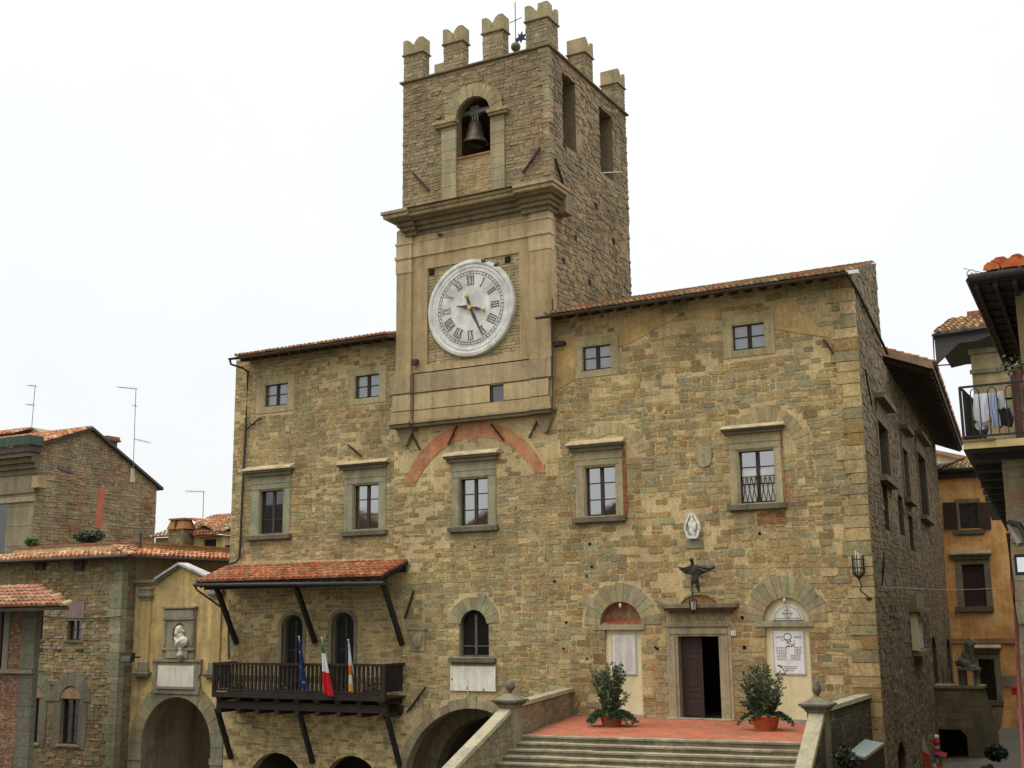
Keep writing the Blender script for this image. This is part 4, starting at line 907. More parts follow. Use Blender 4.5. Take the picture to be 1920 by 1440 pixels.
# herringbone-like small pavers on the landing
y = -.06; row = 0
while y > yL_+.35:
    x = TL_-1.9+(row % 2)*.12
    xa = TL_-1.9*(1-min(1, -y/7.))-.0
    while x < TRr-.25:
        if x > xa and y-.1 > yL_+fsl*(x-TL_)+.33: m.add([(x+.006, y-.1, fl+.006), (x+.24, y-.1, fl+.006), (x+.24, y-.006, fl+.006), (x+.006, y-.006, fl+.006)], [(0, 1, 2, 3)], var((.40, .12, .06) if r_.random() > .12 else (.34, .16, .1), .2, r_))
        x += .246
    y -= .106; row += 1
m.build('landing_paving', BRICKP, sta)
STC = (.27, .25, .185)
fl_y = lambda x: yL_+fsl*(x-TL_)
NST = 22; RIS, TRD = .162, .36
for k in range(NST+1):
    m = MB(STC); zt = fl-.0-k*RIS+(.008 if k == 0 else 0); yo = -k*TRD; x = TL_-.05-(.0)
    xe = TRr+.05; r_ = random.Random(100+k)
    while x < xe-.01:
        x2 = min(x+r_.uniform(1.0, 2.0), xe); 
        if xe-x2 < .4: x2 = xe
        dy = r_.uniform(-.012, .012); dz = r_.uniform(-.007, .007); ca, cb = fl_y(x)+yo+dy, fl_y(x2)+yo+dy; bk_ = .42 if k else .36
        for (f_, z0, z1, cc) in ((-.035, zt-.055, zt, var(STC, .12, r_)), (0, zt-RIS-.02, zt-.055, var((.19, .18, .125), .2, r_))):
            nseg = 6; vs = []
            for i in range(nseg+1):
                t = i/nseg; xx = x+.006+(x2-x-.012)*t; w_ = noise.noise((xx*2.2, k*3.3, 1))*.022; yf_ = ca+(cb-ca)*t+f_+w_; zz_ = noise.noise((xx*1.6, k*2.1, 7))*.012
                vs += [(xx, yf_, z0+dz), (xx, yf_, z1+dz+zz_), (xx, ca+(cb-ca)*t+bk_, z1+dz+zz_)]
            m.add(vs, [(3*i, 3*i+3, 3*i+4, 3*i+1) for i in range(nseg)]+[(3*i+1, 3*i+4, 3*i+5, 3*i+2) for i in range(nseg)]+[(0, 1, 2), (3*nseg, 3*nseg+2, 3*nseg+1)], cc)
        x = x2
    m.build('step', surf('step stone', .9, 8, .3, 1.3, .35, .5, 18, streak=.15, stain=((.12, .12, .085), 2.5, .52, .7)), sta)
m = MB((.2, .18, .13)); zz0 = -2.9
m.add([(TL_-2, 0, fl-.05), (TRr, 0, fl-.05), (TRr, yR_+.4, fl-.05), (TL_-.1, yL_+.4, fl-.05), (TL_-2, 0, zz0), (TRr, 0, zz0), (TRr, yR_+.4, zz0), (TL_-.1, yL_+.4, zz0)], [(0, 1, 2, 3), (0, 4, 7, 3), (1, 5, 6, 2), (3, 7, 6, 2)]); m.build('terrace_body', STONE, sta)

def parapet(label, A, B, Cc, th, side, hgt, pal, seed):
    "A at the facade, B at the corner pier, Cc the low end; side=+1 when the seen face looks to +X"
    t = thing('parapet_wall', label, 'wall', (B[0], B[1], 0), 'parapet walls of the staircase')
    def seg(P, Q, zp, zq, seed, nm):
        P = np.array(P, float); Q = np.array(Q, float); d = Q-P; L_ = np.linalg.norm(d); d /= L_; n = np.array([d[1], -d[0]])
        if n[0]*side < 0: n = -n
        m = MB((.16, .15, .11)); ol = [(0, -2.9), (L_, -2.9), (L_, zq), (0, zp)]
        O = (P[0]+n[0]*th/2, P[1]+n[1]*th/2, 0); O2 = (P[0]-n[0]*th/2, P[1]-n[1]*th/2, 0)
        for o_, nn in ((O, n), (O2, -n)):
            sheet(m, (o_, (d[0], d[1], 0), (nn[0], nn[1], 0)), ol, [], .05, (.17, .155, .11))
            masonry(m, (o_, (d[0], d[1], 0), (nn[0], nn[1], 0)), ol, [], pal, h=(.17, .26), wd=(.3, .6), seed=seed, warp=0, zmin=-2.9, prot=(.002, .014), gap=.01)
        for e, zt in ((P, zp), (Q, zq)): m.add([(e[0]+n[0]*th/2, e[1]+n[1]*th/2, -2.9), (e[0]-n[0]*th/2, e[1]-n[1]*th/2, -2.9), (e[0]-n[0]*th/2, e[1]-n[1]*th/2, zt), (e[0]+n[0]*th/2, e[1]+n[1]*th/2, zt)], [(0, 1, 2, 3)])
        m.build(nm, STONE, t)
        c = MB((.28, .27, .2)); w_ = th/2+.06; k = 10
        vs = []
        for i in range(k+1):
            f = i/k; e = P+(Q-P)*f; z = zp+(zq-zp)*f; j = noise.noise((f*9, seed, 1))*.012
            vs += [(e[0]+n[0]*w_, e[1]+n[1]*w_, z+j), (e[0]-n[0]*w_, e[1]-n[1]*w_, z-j), (e[0]-n[0]*(w_-.02), e[1]-n[1]*(w_-.02), z+.12+j), (e[0]+n[0]*(w_-.02), e[1]+n[1]*(w_-.02), z+.12)]
        fs = []
        for i in range(k):
            for a in range(4): b = (a+1) % 4; fs.append((4*i+a, 4*i+b, 4*i+4+b, 4*i+4+a))
        fs += [(0, 1, 2, 3), (4*k, 4*k+1, 4*k+2, 4*k+3)]
        c.add(vs, fs); c.build('coping', surf('coping stone', .9, 10, .25, 1.2, .3, .4, 25, stain=((.5, .5, .45), 9, .68, .6)), t)
    seg(A, B, hgt, hgt, seed, 'wall'); seg(B, Cc, hgt, hgt-(math.dist(B, Cc))*.45, seed+1, 'wall')
    bx_, by_ = B
    p_ = MB((.2, .19, .135)); p_.box(bx_-.26, bx_+.26, by_-.26, by_+.26, -2.9, hgt+.02); p_.box(bx_-.3, bx_+.3, by_-.3, by_+.3, hgt+.02, hgt+.08)
    p_.box(bx_-.2, bx_+.2, by_-.272, by_+.2, fl+.15, hgt-.12, (.24, .23, .165)); p_.build('pier', TRIM, t, bevel=.015)
    p_ = MB((.12, .115, .09)); z = hgt+.08
    for a, b, c_ in ((.33, 0, .05), (.38, .05, .1), (.44, .1, .17)): p_.box(bx_-a, bx_+a, by_-a, by_+a, z+b, z+c_)
    z += .17; p_.add([(bx_+sx*w_, by_+sy*w_, z+h_) for w_, h_ in ((.4, 0), (.1, .17)) for sx, sy in ((-1, -1), (1, -1), (1, 1), (-1, 1))], [(0, 1, 5, 4), (1, 2, 6, 5), (2, 3, 7, 6), (3, 0, 4, 7), (4, 5, 6, 7)], (.17, .16, .125))
    p_.build('pier_cap', TRIM, t, bevel=.012)
    f_ = MB((.13, .125, .105))
    if side > 0 and bx_ < -15: f_.lathe([(.09, .15), (.05, .2), (.06, .24), (.12, .28), (.155, .36), (.165, .43), (.14, .52), (.08, .58), (.001, .6)], (bx_, by_, z), 18)
    else: f_.lathe([(.1, .15), (.05, .21), (.09, .27), (.13, .36), (.125, .45), (.07, .54), (.08, .58), (.001, .64)], (bx_, by_, z), 18)
    f_.build('ball_finial', TRIM, t, smooth=True); return t
pal_par = lambda u, v, r: pick([(5, (.20, .18, .125)), (4, (.17, .165, .12)), (2, (.23, .19, .12)), (1, (.24, .16, .1))])(r)
PB1 = PX(963, 1308, -18.35); PB2 = (-9.15, -6.35)
parapet('grey brick parapet with round ball finial on the left of the steps', (-20.1, -.05), (-18.35, -7.7), (-18.7, -15.6), .34, 1, 4.22, pal_par, 61)
parapet('dark stone parapet with urn finial on the right of the steps', (-9.25, -.05), PB2, (-8.35, -14.6), .34, 1, 4.22, lambda u, v, r: pick([(5, (.05, .047, .035)), (4, (.07, .063, .045)), (1, (.1, .08, .055))])(r), 71)

# ------------------------------------------------------------------ plaques, crest, sculpture on the facade
def plaque(name, label, r, y, col, th=.05, dots=False, text=0, cat='plaque', grp=None):
    t = thing(name, label, cat, ((r[0]+r[1])/2, y, r[2]), grp)
    m = MB(col); m.box(r[0], r[1], y-th, y, r[2], r[3]); m.build('slab', MARB, t, bevel=.006)
    k = MB((.16, .15, .14)); yy = y-th
    if dots:
        W_ = r[1]-r[0]; H_ = r[3]-r[2]; n = int(W_/.075); e = .035
        for i in range(n+1):
            for zz in (r[2]+e, r[3]-e): xx = r[0]+e+(W_-2*e)*i/n; k.box(xx-.018, xx+.018, yy-.006, yy+.002, zz-.018, zz+.018)
        n = int(H_/.075)
        for i in range(1, n):
            for xx in (r[0]+e, r[1]-e): zz = r[2]+e+(H_-2*e)*i/n; k.box(xx-.018, xx+.018, yy-.006, yy+.002, zz-.018, zz+.018)
    if text:
        rr = random.Random(text); x0, x1 = r[0]+.13, r[1]-.13; z = r[3]-(.2 if text == 1 else .62); xm = (x0+x1)/2
        if text == 2:
            for a in range(24):
                q = a*math.pi/12; cx_, cz_ = xm-.02, r[3]-.24
                k.bar((cx_+.13*math.cos(q), yy-.003, cz_+.11*math.sin(q)), (cx_+.13*math.cos(q+.26), yy-.003, cz_+.11*math.sin(q+.26)), .022)
            for sx in (-1, 1):
                for i in range(5): k.box(xm+sx*(.2+i*.055)-.015, xm+sx*(.2+i*.055)+.012, yy-.005, yy+.002, r[3]-.3, r[3]-.23)
            for i in range(30): xx = xm+rr.uniform(-.24, .2); zz = r[3]-rr.uniform(.36, .6); k.box(xx, xx+.05, yy-.005, yy+.002, zz, zz+.025)
        while z > r[2]+(.45 if text == 2 else .15):
            for a, b in ((x0, xm-.07), (xm+.07, x1)):
                x = a+(.0 if rr.random() > .3 else .03); end = b-rr.uniform(0, .1) if z > r[3]-.5 else b-rr.uniform(.0, .06)
                if text == 2 and (z > r[3]-.85): end = b-.0; x = a+.12*(1 if a > xm else 0)
                while x < end:
                    w_ = rr.uniform(.03, .09); k.box(x, min(x+w_, end), yy-.004, yy+.002, z, z+.026, (.2, .19, .18) if text == 2 else (.42, .40, .35)); x += w_+.02
            z -= .052
        if text == 2:
            for zz, hw in ((r[2]+.26, .25), (r[2]+.2, .2), (r[2]+.13, .1)):
                x = xm-hw
                while x < xm+hw: w_ = rr.uniform(.03, .07); k.box(x, x+w_, yy-.004, yy+.002, zz, zz+.028); x += w_+.02
    if k.v: k.build('inscription', PAINT, t)
    return t
MW = (.66, .63, .53)
pL_ = plaque('marble_plaque', 'pale marble tablet of faded names with dotted border left of the door', R(1145, 1187, 1192.4, 1266), .1, (.62, .60, .52), .04, True, 1, grp='memorial tablets in blocked doorways')
pR_ = plaque('marble_plaque', 'white marble tablet with dark carved names right of the door', R(1448, 1180, 1509, 1265.5), .1, (.70, .70, .67), .04, True, 2, grp='memorial tablets in blocked doorways')
t = plaque('marble_plaque', 'blank cream marble slab below the small arched window', slab, -.04, (.68, .64, .52), .05)
m = MB((.32, .2, .13)); 
for x_, z_, w_, h_ in ((876, 1255, .05, .1), (872, 1252, .04, .14), (877, 1272, .04, .6), (919, 1258, .15, .02), (920, 1262, .1, .02)): q = PY(x_, z_, -.095); m.box(q[0]-w_/2, q[0]+w_/2, -.094, -.088, q[2]-h_, q[2], (.5, .42, .3))
for x_, y_ in ((847, 1273), (930, 1273), (876, 1290), (907, 1293)): q = PY(x_, y_, -.1); m.box(q[0]-.03, q[0]+.03, -.105, -.088, q[2]-.04, q[2]+.04, (.2, .12, .1))
m.build('stain', PAINT, t)
# marble half-round above the right tablet
t = thing('lunette_plaque', 'half round white marble plaque with carved compass cross in the right lunette', 'plaque', ((lunR[0]+lunR[1])/2, .1, lunR[2]))
lc = (lunR[0]+lunR[1])/2+.03; lr = (lunR[1]-lunR[0])/2-.27; lz = lunR[2]+.04
m = MB((.58, .57, .5)); m.prism([(lc+lr*math.cos(a), lz+lr*math.sin(a)) for a in [math.pi*i/20 for i in range(21)]], .06, .125); m.build('slab', MARB, t)
m = MB((.2, .19, .18))
for i in range(30): a = math.pi*i/30; b = a+.05; m.bar((lc+lr*.86*math.cos(a), .057, lz+lr*.86*math.sin(a)), (lc+lr*.86*math.cos(b), .057, lz+lr*.86*math.sin(b)), .02)
for i in range(16): x = lc-lr*.8+i*lr*.1; m.box(x, x+.05, .055, .061, lz+.05, lz+.07)
cc = (lc, lz+lr*.42)
for i in range(4):
    a = i*math.pi/2; m.prism([(cc[0]+q*math.cos(a+b), cc[1]+q*math.sin(a+b)) for q, b in ((.22, 0), (.04, .6), (.01, 0), (.04, -.6))], .05, .061)
for i in range(24): a = i*math.pi/12; m.bar((cc[0]+.13*math.cos(a), .057, cc[1]+.13*math.sin(a)), (cc[0]+.13*math.cos(a+.26), .057, cc[1]+.13*math.sin(a+.26)), .012)
m.build('inscription', PAINT, t)
# faint crest painted in the brown lunette
t = thing('painted_crest', 'faded painted crest in the small brown lunette on the left', 'crest', ((lunL[0]+lunL[1])/2, .25, lunL[2]))
m = MB((.14, .1, .08)); lx = (lunL[0]+lunL[1])/2+.02; z = lunL[2]+.2
for i in range(16): a = i*math.pi/8; m.bar((lx+.1*math.cos(a), .254, z+.08+.12*math.sin(a)), (lx+.1*math.cos(a+.4), .254, z+.08+.12*math.sin(a+.4)), .02)
m.prism([(lx-.12, z+.25), (lx+.12, z+.25), (lx+.16, z+.42), (lx+.05, z+.35), (lx, z+.45), (lx-.05, z+.35), (lx-.16, z+.42)], .25, .258); m.box(lx+.25, lx+.42, .25, .258, z-.02, z+.3, (.2, .13, .09)); m.box(lx-.42, lx-.27, .25, .258, z-.02, z+.28, (.2, .13, .09)); m.build('crest_mark', PAINT, t)
for (x_, y_, lab) in ((1163, 1135, 'small bare bulb hanging in the brown left lunette'), (1471, 1125, 'small bare bulb hanging in the white right lunette')):
    q = PY(x_, y_, .02); t = thing('light_bulb', lab, 'light bulb', tuple(q), 'bulbs in the lunettes')
    m = MB((.62, .58, .42)); m.lathe([(.03, .09), (.05, .04), (.055, -.02), (.03, -.09), (.001, -.1)], tuple(q), 12); m.build('bulb', PAINT, t, smooth=True)
    m = MB((.1, .08, .05)); m.tube([(q[0], q[1], q[2]+.08), (q[0], q[1], q[2]+.2)], .018, 6); m.build('holder', METAL, t)
# house number
def text_mb(mb, body, x, z, h, y, U=(1, 0, 0), N=(0, -1, 0), col=None, O=None, width=None):
    cu = bpy.data.curves.new('t', 'FONT'); cu.body = body; cu.size = 1; cu.extrude = .01; cu.resolution_u = 2; cu.align_x = 'CENTER'
    ob = bpy.data.objects.new('t', cu); COL.objects.link(ob); bpy.context.view_layer.update()
    me = bpy.data.meshes.new_from_object(ob.evaluated_get(bpy.context.evaluated_depsgraph_get())); vs = [v.co.copy() for v in me.vertices]
    hh = max(v.y for v in vs); ww = max(v.x for v in vs)-min(v.x for v in vs); k = h/hh; kx = width/ww if width else k
    U = Vector(U); N = Vector(N); O = Vector(O) if O is not None else Vector((x, y, z))
    mb.add([O+U*(v.x*kx)+Vector((0, 0, v.y*k))+N*(v.z*.3) for v in vs], [tuple(p.vertices) for p in me.polygons], col)
    bpy.data.objects.remove(ob); bpy.data.meshes.remove(me); bpy.data.curves.remove(cu)
hn = R(1371.6, 1182, 1380.6, 1191.5); t = thing('house_number', 'tiny white enamel number plate to the right of the door', 'sign', ((hn[0]+hn[1])/2, -.05, hn[2]))
m = MB((.75, .73, .66)); m.box(hn[0], hn[1], -.06, -.03, hn[2], hn[3]); m.build('plate', PAINT, t)
m = MB((.05, .05, .06)); text_mb(m, '13', (hn[0]+hn[1])/2, hn[2]+.035, .11, -.064); m.build('digits', PAINT, t)
m = MB((.19, .175, .12)); pxm = (px0+px1)/2
text_mb(m, 'PXZIII\u00b7IR\u00b7DC\u00b7XI', pxm, pz1-.27, .2, -.052, width=(px1-px0)*.82); m.build('carved_letters', TRIM, hall)
# white cartouche
x0, x1, z0, z1 = crest; xm = (x0+x1)/2; t = thing('coat_of_arms', 'white marble coffin shaped coat of arms above the bronze eagle', 'crest', (xm, 0, z0))
O_ = [(x0+.2, z1), (x1-.2, z1), (x1, z1-.42), (x1, z1-.6), (xm+.18, z0+.02), (xm-.18, z0+.02), (x0, z1-.6), (x0, z1-.42)]
sc_ = lambda P, k, c=(xm, (z0+z1)/2): [(c[0]+(a-c[0])*k, c[1]+(b-c[1])*k) for a, b in P]
m = MB((.68, .66, .58)); I_ = sc_(O_, .8)
m.prism(sc_(O_, .97), -.12, 0, (.36, .34, .29))
for i in range(8): j = (i+1) % 8; m.prism([O_[i], O_[j], I_[j], I_[i]], -.2, -.0)
m.build('frame', MARB, t, bevel=.01)
m = MB(); zc_ = (z0+z1)/2
for (dx, dz, rx, rz) in ((0, .22, .1, .12), (0, .0, .12, .2), (-.1, .05, .06, .16), (.12, .02, .06, .18), (0, -.22, .08, .15), (.05, -.32, .08, .08), (-.07, -.15, .06, .1), (0, .33, .12, .05)): m.ball((xm+dx, -.13, zc_+dz), (rx, .06, rz), n=6)
m.build('relief_figure', solid('marble', (.62, .6, .52)), t, remesh=.03)
# bronze eagle with spread wings and its lantern
q = PY(1303, 1070, -.5); ex, ez = q[0], q[2]; sc2 = abs(PY(1341, 1065, -.5)[0]-PY(1271, 1065, -.5)[0])/2
ea = thing('eagle_statue', 'dark bronze eagle with spread wings perched above the doorway', 'statue', (ex, -.5, ez-.5))
m = MB((.04, .037, .032)); ztop = PY(1298, 1045, -.5)[2]
m.ball((ex-.03, -.5, ez-.04), (.11, .12, .27)); m.ball((ex+.02, -.5, ez-.28), (.1, .11, .2)); m.ball((ex+.07, -.48, ez-.48), (.075, .07, .19)); m.ball((ex+.1, -.46, ez-.66), (.045, .04, .14))
m.ball((ex-.08, -.52, ez+.22), (.065, .08, .22)); m.ball((ex-.1, -.55, ztop-.08), (.07, .11, .08)); m.ball((ex-.03, -.66, ztop-.1), (.04, .09, .03)); m.ball((ex-.1, -.55, ez-.36), (.05, .06, .16))
ep = lambda x, y: (PY(x, y, -.48)[0], PY(x, y, -.48)[2])
for W_ in ([(1299, 1059), (1292, 1060), (1284, 1064), (1270, 1062), (1277, 1070), (1284, 1076), (1293, 1077), (1300, 1080)], [(1301, 1062), (1307, 1058), (1318, 1060), (1330, 1063), (1341, 1060), (1341, 1065), (1334, 1069), (1324, 1074), (1312, 1077), (1303, 1084)]):
    P = [ep(*p_) for p_ in W_]; m.prism(P, -.53, -.42)
for p_, q_ in (((1292, 1063), (1275, 1067)), ((1292, 1066), (1281, 1073)), ((1308, 1062), (1334, 1066)), ((1308, 1066), (1325, 1072))): m.bar((*ep(*p_)[:1], -.545, ep(*p_)[1]), (*ep(*q_)[:1], -.545, ep(*q_)[1]), .03)
m.build('body', solid('bronze_dark', (.035, .03, .026), .45), ea, remesh=.028)
m = MB((.03, .028, .024)); rod = [PY(1296, 1092, -.55), PY(1299, 1120, -.55)]
m.tube([(rod[0][0], -.55, rod[0][2]+.2), (rod[1][0], -.55, rod[1][2])], .022, 6); m.ball((rod[1][0], -.55, (rod[0][2]+rod[1][2])/2-.1), .045); m.bar((ex, -.3, ez-.1), (ex, .02, ez-.1), .08); m.build('bracket', METAL, ea)
lx_, lz_ = rod[1][0], rod[1][2]; la = thing('lantern', 'small iron lantern hanging from the eagle above the door', 'lantern', (lx_, -.55, lz_-.6))
m = MB((.035, .03, .026)); m.lathe([(.02, 0), (.1, -.06), (.17, -.12), (.001, -.13)], (lx_, -.55, lz_), 8); m.lathe([(.1, -.44), (.05, -.5), (.02, -.6), (.001, -.61)], (lx_, -.55, lz_), 8)
for i in range(6): a = i*math.pi/3; m.bar((lx_+.15*math.cos(a), -.55+.15*math.sin(a), lz_-.12), (lx_+.1*math.cos(a), -.55+.1*math.sin(a), lz_-.45), .018)
m.build('cage', METAL, la); m = MB((.45, .45, .4)); m.lathe([(.13, -.14), (.09, -.43), (.001, -.43)], (lx_, -.55, lz_), 6); m.build('lantern_glass', GLASS, la)
# iron torch holder near the right corner
q = PY(1610, 1070, -.4); t = thing('torch_holder', 'wrought iron cage torch holder with pale candles near the right corner', 'torch holder', (q[0], -.4, q[2]-.8))
m = MB((.03, .027, .022)); zt_, zb_ = PY(1610, 1046, -.4)[2], PY(1610, 1078, -.4)[2]
for i in range(8):
    a = i*math.pi/4; x_, y_ = q[0]+.19*math.cos(a), -.4+.19*math.sin(a); m.bar((x_, y_, zt_+.08), (x_, y_, zb_+.05), .03); m.bar((x_, y_, zb_+.05), (q[0], -.4, zb_-.15), .03)
for z in (zt_-.05, (zt_+zb_)/2-.05, zb_+.08): m.tube([(q[0]+.2*math.cos(a), -.4+.2*math.sin(a), z) for a in [i*math.pi/6 for i in range(13)]], .018, 5, caps=False)
m.tube([(q[0], -.4, zb_-.15), (q[0]+.06, -.36, zb_-.35), (q[0]-.02, -.3, zb_-.5), (q[0]+.12, -.15, zb_-.65), (q[0]+.2, -.03, zb_-.75)], .022, 6); m.ball((q[0]+.2, -.04, zb_-.78), (.1, .05, .07)); m.build('cage', METAL, t)
m = MB((.6, .56, .42))
for dx, h_ in ((-.06, .4), (.02, .3), (.1, .22)): m.tube([(q[0]+dx, -.4, zb_+.05), (q[0]+dx, -.4, zt_+h_*.6)], .03, 8)
m.build('candles', PAINT, t)

# flags on the balcony ---------------------------------------------------
def flag(name, label, top, cols, drop, wdt, lean, seed):
    "cloth hanging limp from a leaning pole"
    x0, z0 = PY(*top, -1.75)[0], PY(*top, -1.75)[2]; r = random.Random(seed)
    t = thing('flag', label, 'flag', (x0, yb, BF+1), 'flags on the balcony rail')
    m = MB((.5, .48, .42)); m.tube([(x0+.05, yb-.1, BF+.9), (x0, -1.75, z0)], .022, 6); m.ball((x0, -1.75, z0), .04); m.build('pole', WOOD, t)
    m = MB(); n, k = 26, 9; vs = []
    for i in range(n+1):
        f = i/n; z = z0-.12-drop*f
        for j in range(k+1):
            g_ = j/k; w_ = wdt*(.25+.75*f**.8)
            vs.append((x0+lean*f*drop+(g_-.5)*w_*(1), -1.72+.1*f+.09*math.sin(g_*9+seed+f*2)*(.4+f), z-.12*g_*f))
    fs, cs = [], []
    m.v = vs
    for i in range(n):
        for j in range(k): m.f.append((i*(k+1)+j, i*(k+1)+j+1, (i+1)*(k+1)+j+1, (i+1)*(k+1)+j)); m.c.append(cols((i+.5)/n, (j+.5)/k))
    m.build('cloth', CLOTH, t, smooth=True); return t
BLU = (.02, .045, .17); YEL = (.6, .45, .03)
flag('f', 'dark blue flag with gold stars, leftmost of three on the balcony', (560.5, 1194), lambda a, b: YEL if (int(a*26), int(b*9)) in ((6, 3), (10, 6), (14, 2), (18, 5), (22, 3), (15, 7)) else BLU, 1.9, .4, .15, 1)
flag('f', 'green white and red tricolour flag in the middle of the balcony', (603.5, 1196), lambda a, b: (.02, .16, .05) if a < .22 else (.78, .78, .75) if a < .58 else (.62, .02, .03), 2.05, .36, .14, 3)
flag('f', 'narrow flag with orange blue and white bands, rightmost on the balcony', (653, 1200), lambda a, b: ((.05, .12, .5) if b < .5 else (.75, .75, .72)) if a < .45 else (.75, .2, .03) if a < .66 else ((.1, .2, .5) if b < .4 else (.75, .74, .7)) if a < .86 else (.8, .42, .04), 1.8, .15, .03, 5)
# little flower boxes showing white blossoms through the rail
for i, x_ in enumerate((440, 532, 636, 694)):
    q = PY(x_, 1277, yb+.2); t = thing('flower_box', ['far left', 'second from left', 'third from left', 'far right'][i]+' flower box behind the balcony balusters', 'flower box', (q[0], yb+.25, BF), 'flower boxes on the balcony')
    m = MB((.12, .05, .03)); m.box(q[0]-.35, q[0]+.35, yb+.15, yb+.38, BF+.02, BF+.25); m.build('box', WOOD, t)
    m = MB((.05, .1, .03)); r = random.Random(i)
    for k in range(90):
        c = Vector((q[0]+r.uniform(-.35, .35), yb+.26+r.uniform(-.12, .12), BF+.3+r.uniform(-.05, .2))); a, b = [Vector((r.uniform(-1, 1), r.uniform(-1, 1), r.uniform(-1, 1))).normalized()*.045 for _ in range(2)]
        m.add([c-a, c+b, c+a, c-b], [(0, 1, 2, 3)], (.75, .75, .66) if r.random() < .1 else var((.06, .11, .035), .3, r))
    m.build('foliage', LEAF, t)

# potted shrubs -------------------------------------------------------------
def shrub(label, px, py, pw, ph2, top, seed, spread, droop):
    b = PZ(px, py, fl); s_ = abs(PY(px+pw/2, py-15, b[1])[0]-PY(px-pw/2, py-15, b[1])[0])/2; hp = ph2
    t = thing('potted_shrub', label, 'potted plant', (b[0], b[1], fl), 'potted shrubs flanking the doorway'); r = random.Random(seed)
    m = MB((.46, .15, .075)); m.lathe([(s_*.66, 0), (s_*.72, .04), (s_*.93, hp*.85), (s_*1.02, hp*.86), (s_*1.04, hp), (s_*.93, hp), (s_*.9, hp*.9), (.001, hp*.88)], (b[0], b[1], fl+.01), 28); m.build('pot', surf('terracotta', .85, 8, .2, 2, .25, .3, 30, stain=((.3, .22, .15), 5, .62, .5)), t, smooth=True)
    st_ = MB((.12, .09, .05)); lf = MB(); H = PY(px, top, b[1])[2]-fl
    def leaf(c, d, L_=.13, w_=.035, col=None):
        d = d.normalized(); s2 = d.cross(Vector((r.uniform(-1, 1), r.uniform(-1, 1), r.uniform(-1, 1)))).normalized()*w_; up = d.cross(s2).normalized()*L_*.12
        lf.add([c, c+d*L_*.45+s2+up, c+d*L_-up*.5, c+d*L_*.45-s2+up], [(0, 1, 2, 3)], var(col or r.choice([(.05, .085, .04), (.075, .115, .05), (.12, .165, .085), (.04, .065, .035), (.15, .19, .1)]), .25, r))
    for k in range(36):
        a = r.uniform(0, 2*math.pi); ln = H*r.uniform(.4, 1.0); sp = spread*r.uniform(.1, 1.1)*(1.25-.4*ln/H); P = []
        base = Vector((b[0]+.12*math.cos(a), b[1]+.12*math.sin(a), fl+hp*.8)); n = 12; ph_ = r.uniform(0, 6)
        for i in range(n+1):
            f = i/n; P.append(base+Vector((math.cos(a)*sp*f**1.1+.05*math.sin(f*5+ph_), math.sin(a)*sp*f**1.1+.05*math.cos(f*4+ph_), (ln-hp*.8)*f)))
        st_.tube(P, [.013*(1-.7*i/n)+.003 for i in range(n+1)], 5)
        for i in range(2, n+1):
            for j in range(6 if i > 4 else 3):
                d = (P[i]-P[i-1]).normalized(); o_ = Vector((r.uniform(-1, 1), r.uniform(-1, 1), r.uniform(-.5, .9))).normalized(); leaf(P[i]+o_*.015, d*.6+o_, r.uniform(.1, .17), r.uniform(.018, .032))
            if i % 3 == 0:   # side twig
                o_ = Vector((r.uniform(-1, 1), r.uniform(-1, 1), r.uniform(.2, .8))).normalized(); e = P[i]+o_*r.uniform(.15, .3); st_.tube([P[i], e], [.006, .003], 4)
                for j in range(8): leaf(P[i].lerp(e, r.uniform(.3, 1)), o_+Vector((r.uniform(-1, 1), r.uniform(-1, 1), r.uniform(-1, 1)))*.8, r.uniform(.08, .14), .022)
    for k in range(droop):   # trailing ferny skirt over the rim
        a = r.uniform(0, 2*math.pi); R_ = s_*1.0; ln = r.uniform(.25, .6); P = []
        for i in range(9): f = i/8; P.append(Vector((b[0]+math.cos(a)*(R_*.6+ln*f), b[1]+math.sin(a)*(R_*.6+ln*f)*.9, max(fl+.03, fl+hp*.95+.3*f-.85*f*f*ln*1.1))))
        st_.tube(P, .006, 4)
        for i in range(1, 9):
            for j in range(10): o_ = Vector((r.uniform(-1, 1), r.uniform(-1, 1), r.uniform(-.6, .5))).normalized(); leaf(P[i], o_, r.uniform(.08, .15), .02, r.choice([(.03, .075, .03), (.045, .1, .035), (.025, .055, .025)]))
    st_.build('stems', WOOD, t); lf.build('foliage', LEAF, t)
shrub('terracotta pot of open twiggy shrub with fern skirt left of the door', 1147, 1362, 44, .42, 1248, 3, .5, 52)
shrub('terracotta pot of dense leafy shrub with trailing right branch right of the door', 1436, 1370, 56, .48, 1253, 8, .62, 16)

# pigeons ----------------------------------------------------------------
for i, (x_, y_, yy, lab, fc) in enumerate(((825, 440, Yc-.1, 'dark pigeon on the ledge above the clock', 1), (824, 222, -.2, 'dark pigeon on the left impost of the bell arch', -1), (907, 490, Yc-.12, 'dark pigeon on the clock rim, nearer the top', 1), (930, 497, Yc-.12, 'dark pigeon on the clock rim, lower right one', -1))):
    q = PY(x_, y_, yy); m = MB(); s_ = .8
    m.ball((q[0], yy, q[2]), (.15*s_, .08*s_, .08*s_), n=8); m.ball((q[0]-fc*.13*s_, yy, q[2]+.1*s_), (.045*s_, .045*s_, .05*s_), n=6); m.ball((q[0]-fc*.1*s_, yy, q[2]+.05*s_), (.05*s_, .05*s_, .07*s_), n=6); m.ball((q[0]+fc*.2*s_, yy, q[2]-.03*s_), (.12*s_, .04*s_, .025*s_), n=6); m.ball((q[0], yy, q[2]-.1), (.015, .015, .05), n=4)
    o = m.build('pigeon', solid('pigeon', (.05, .05, .06)), None, remesh=.018); tag(o, lab, 'bird', 'pigeons on the tower')

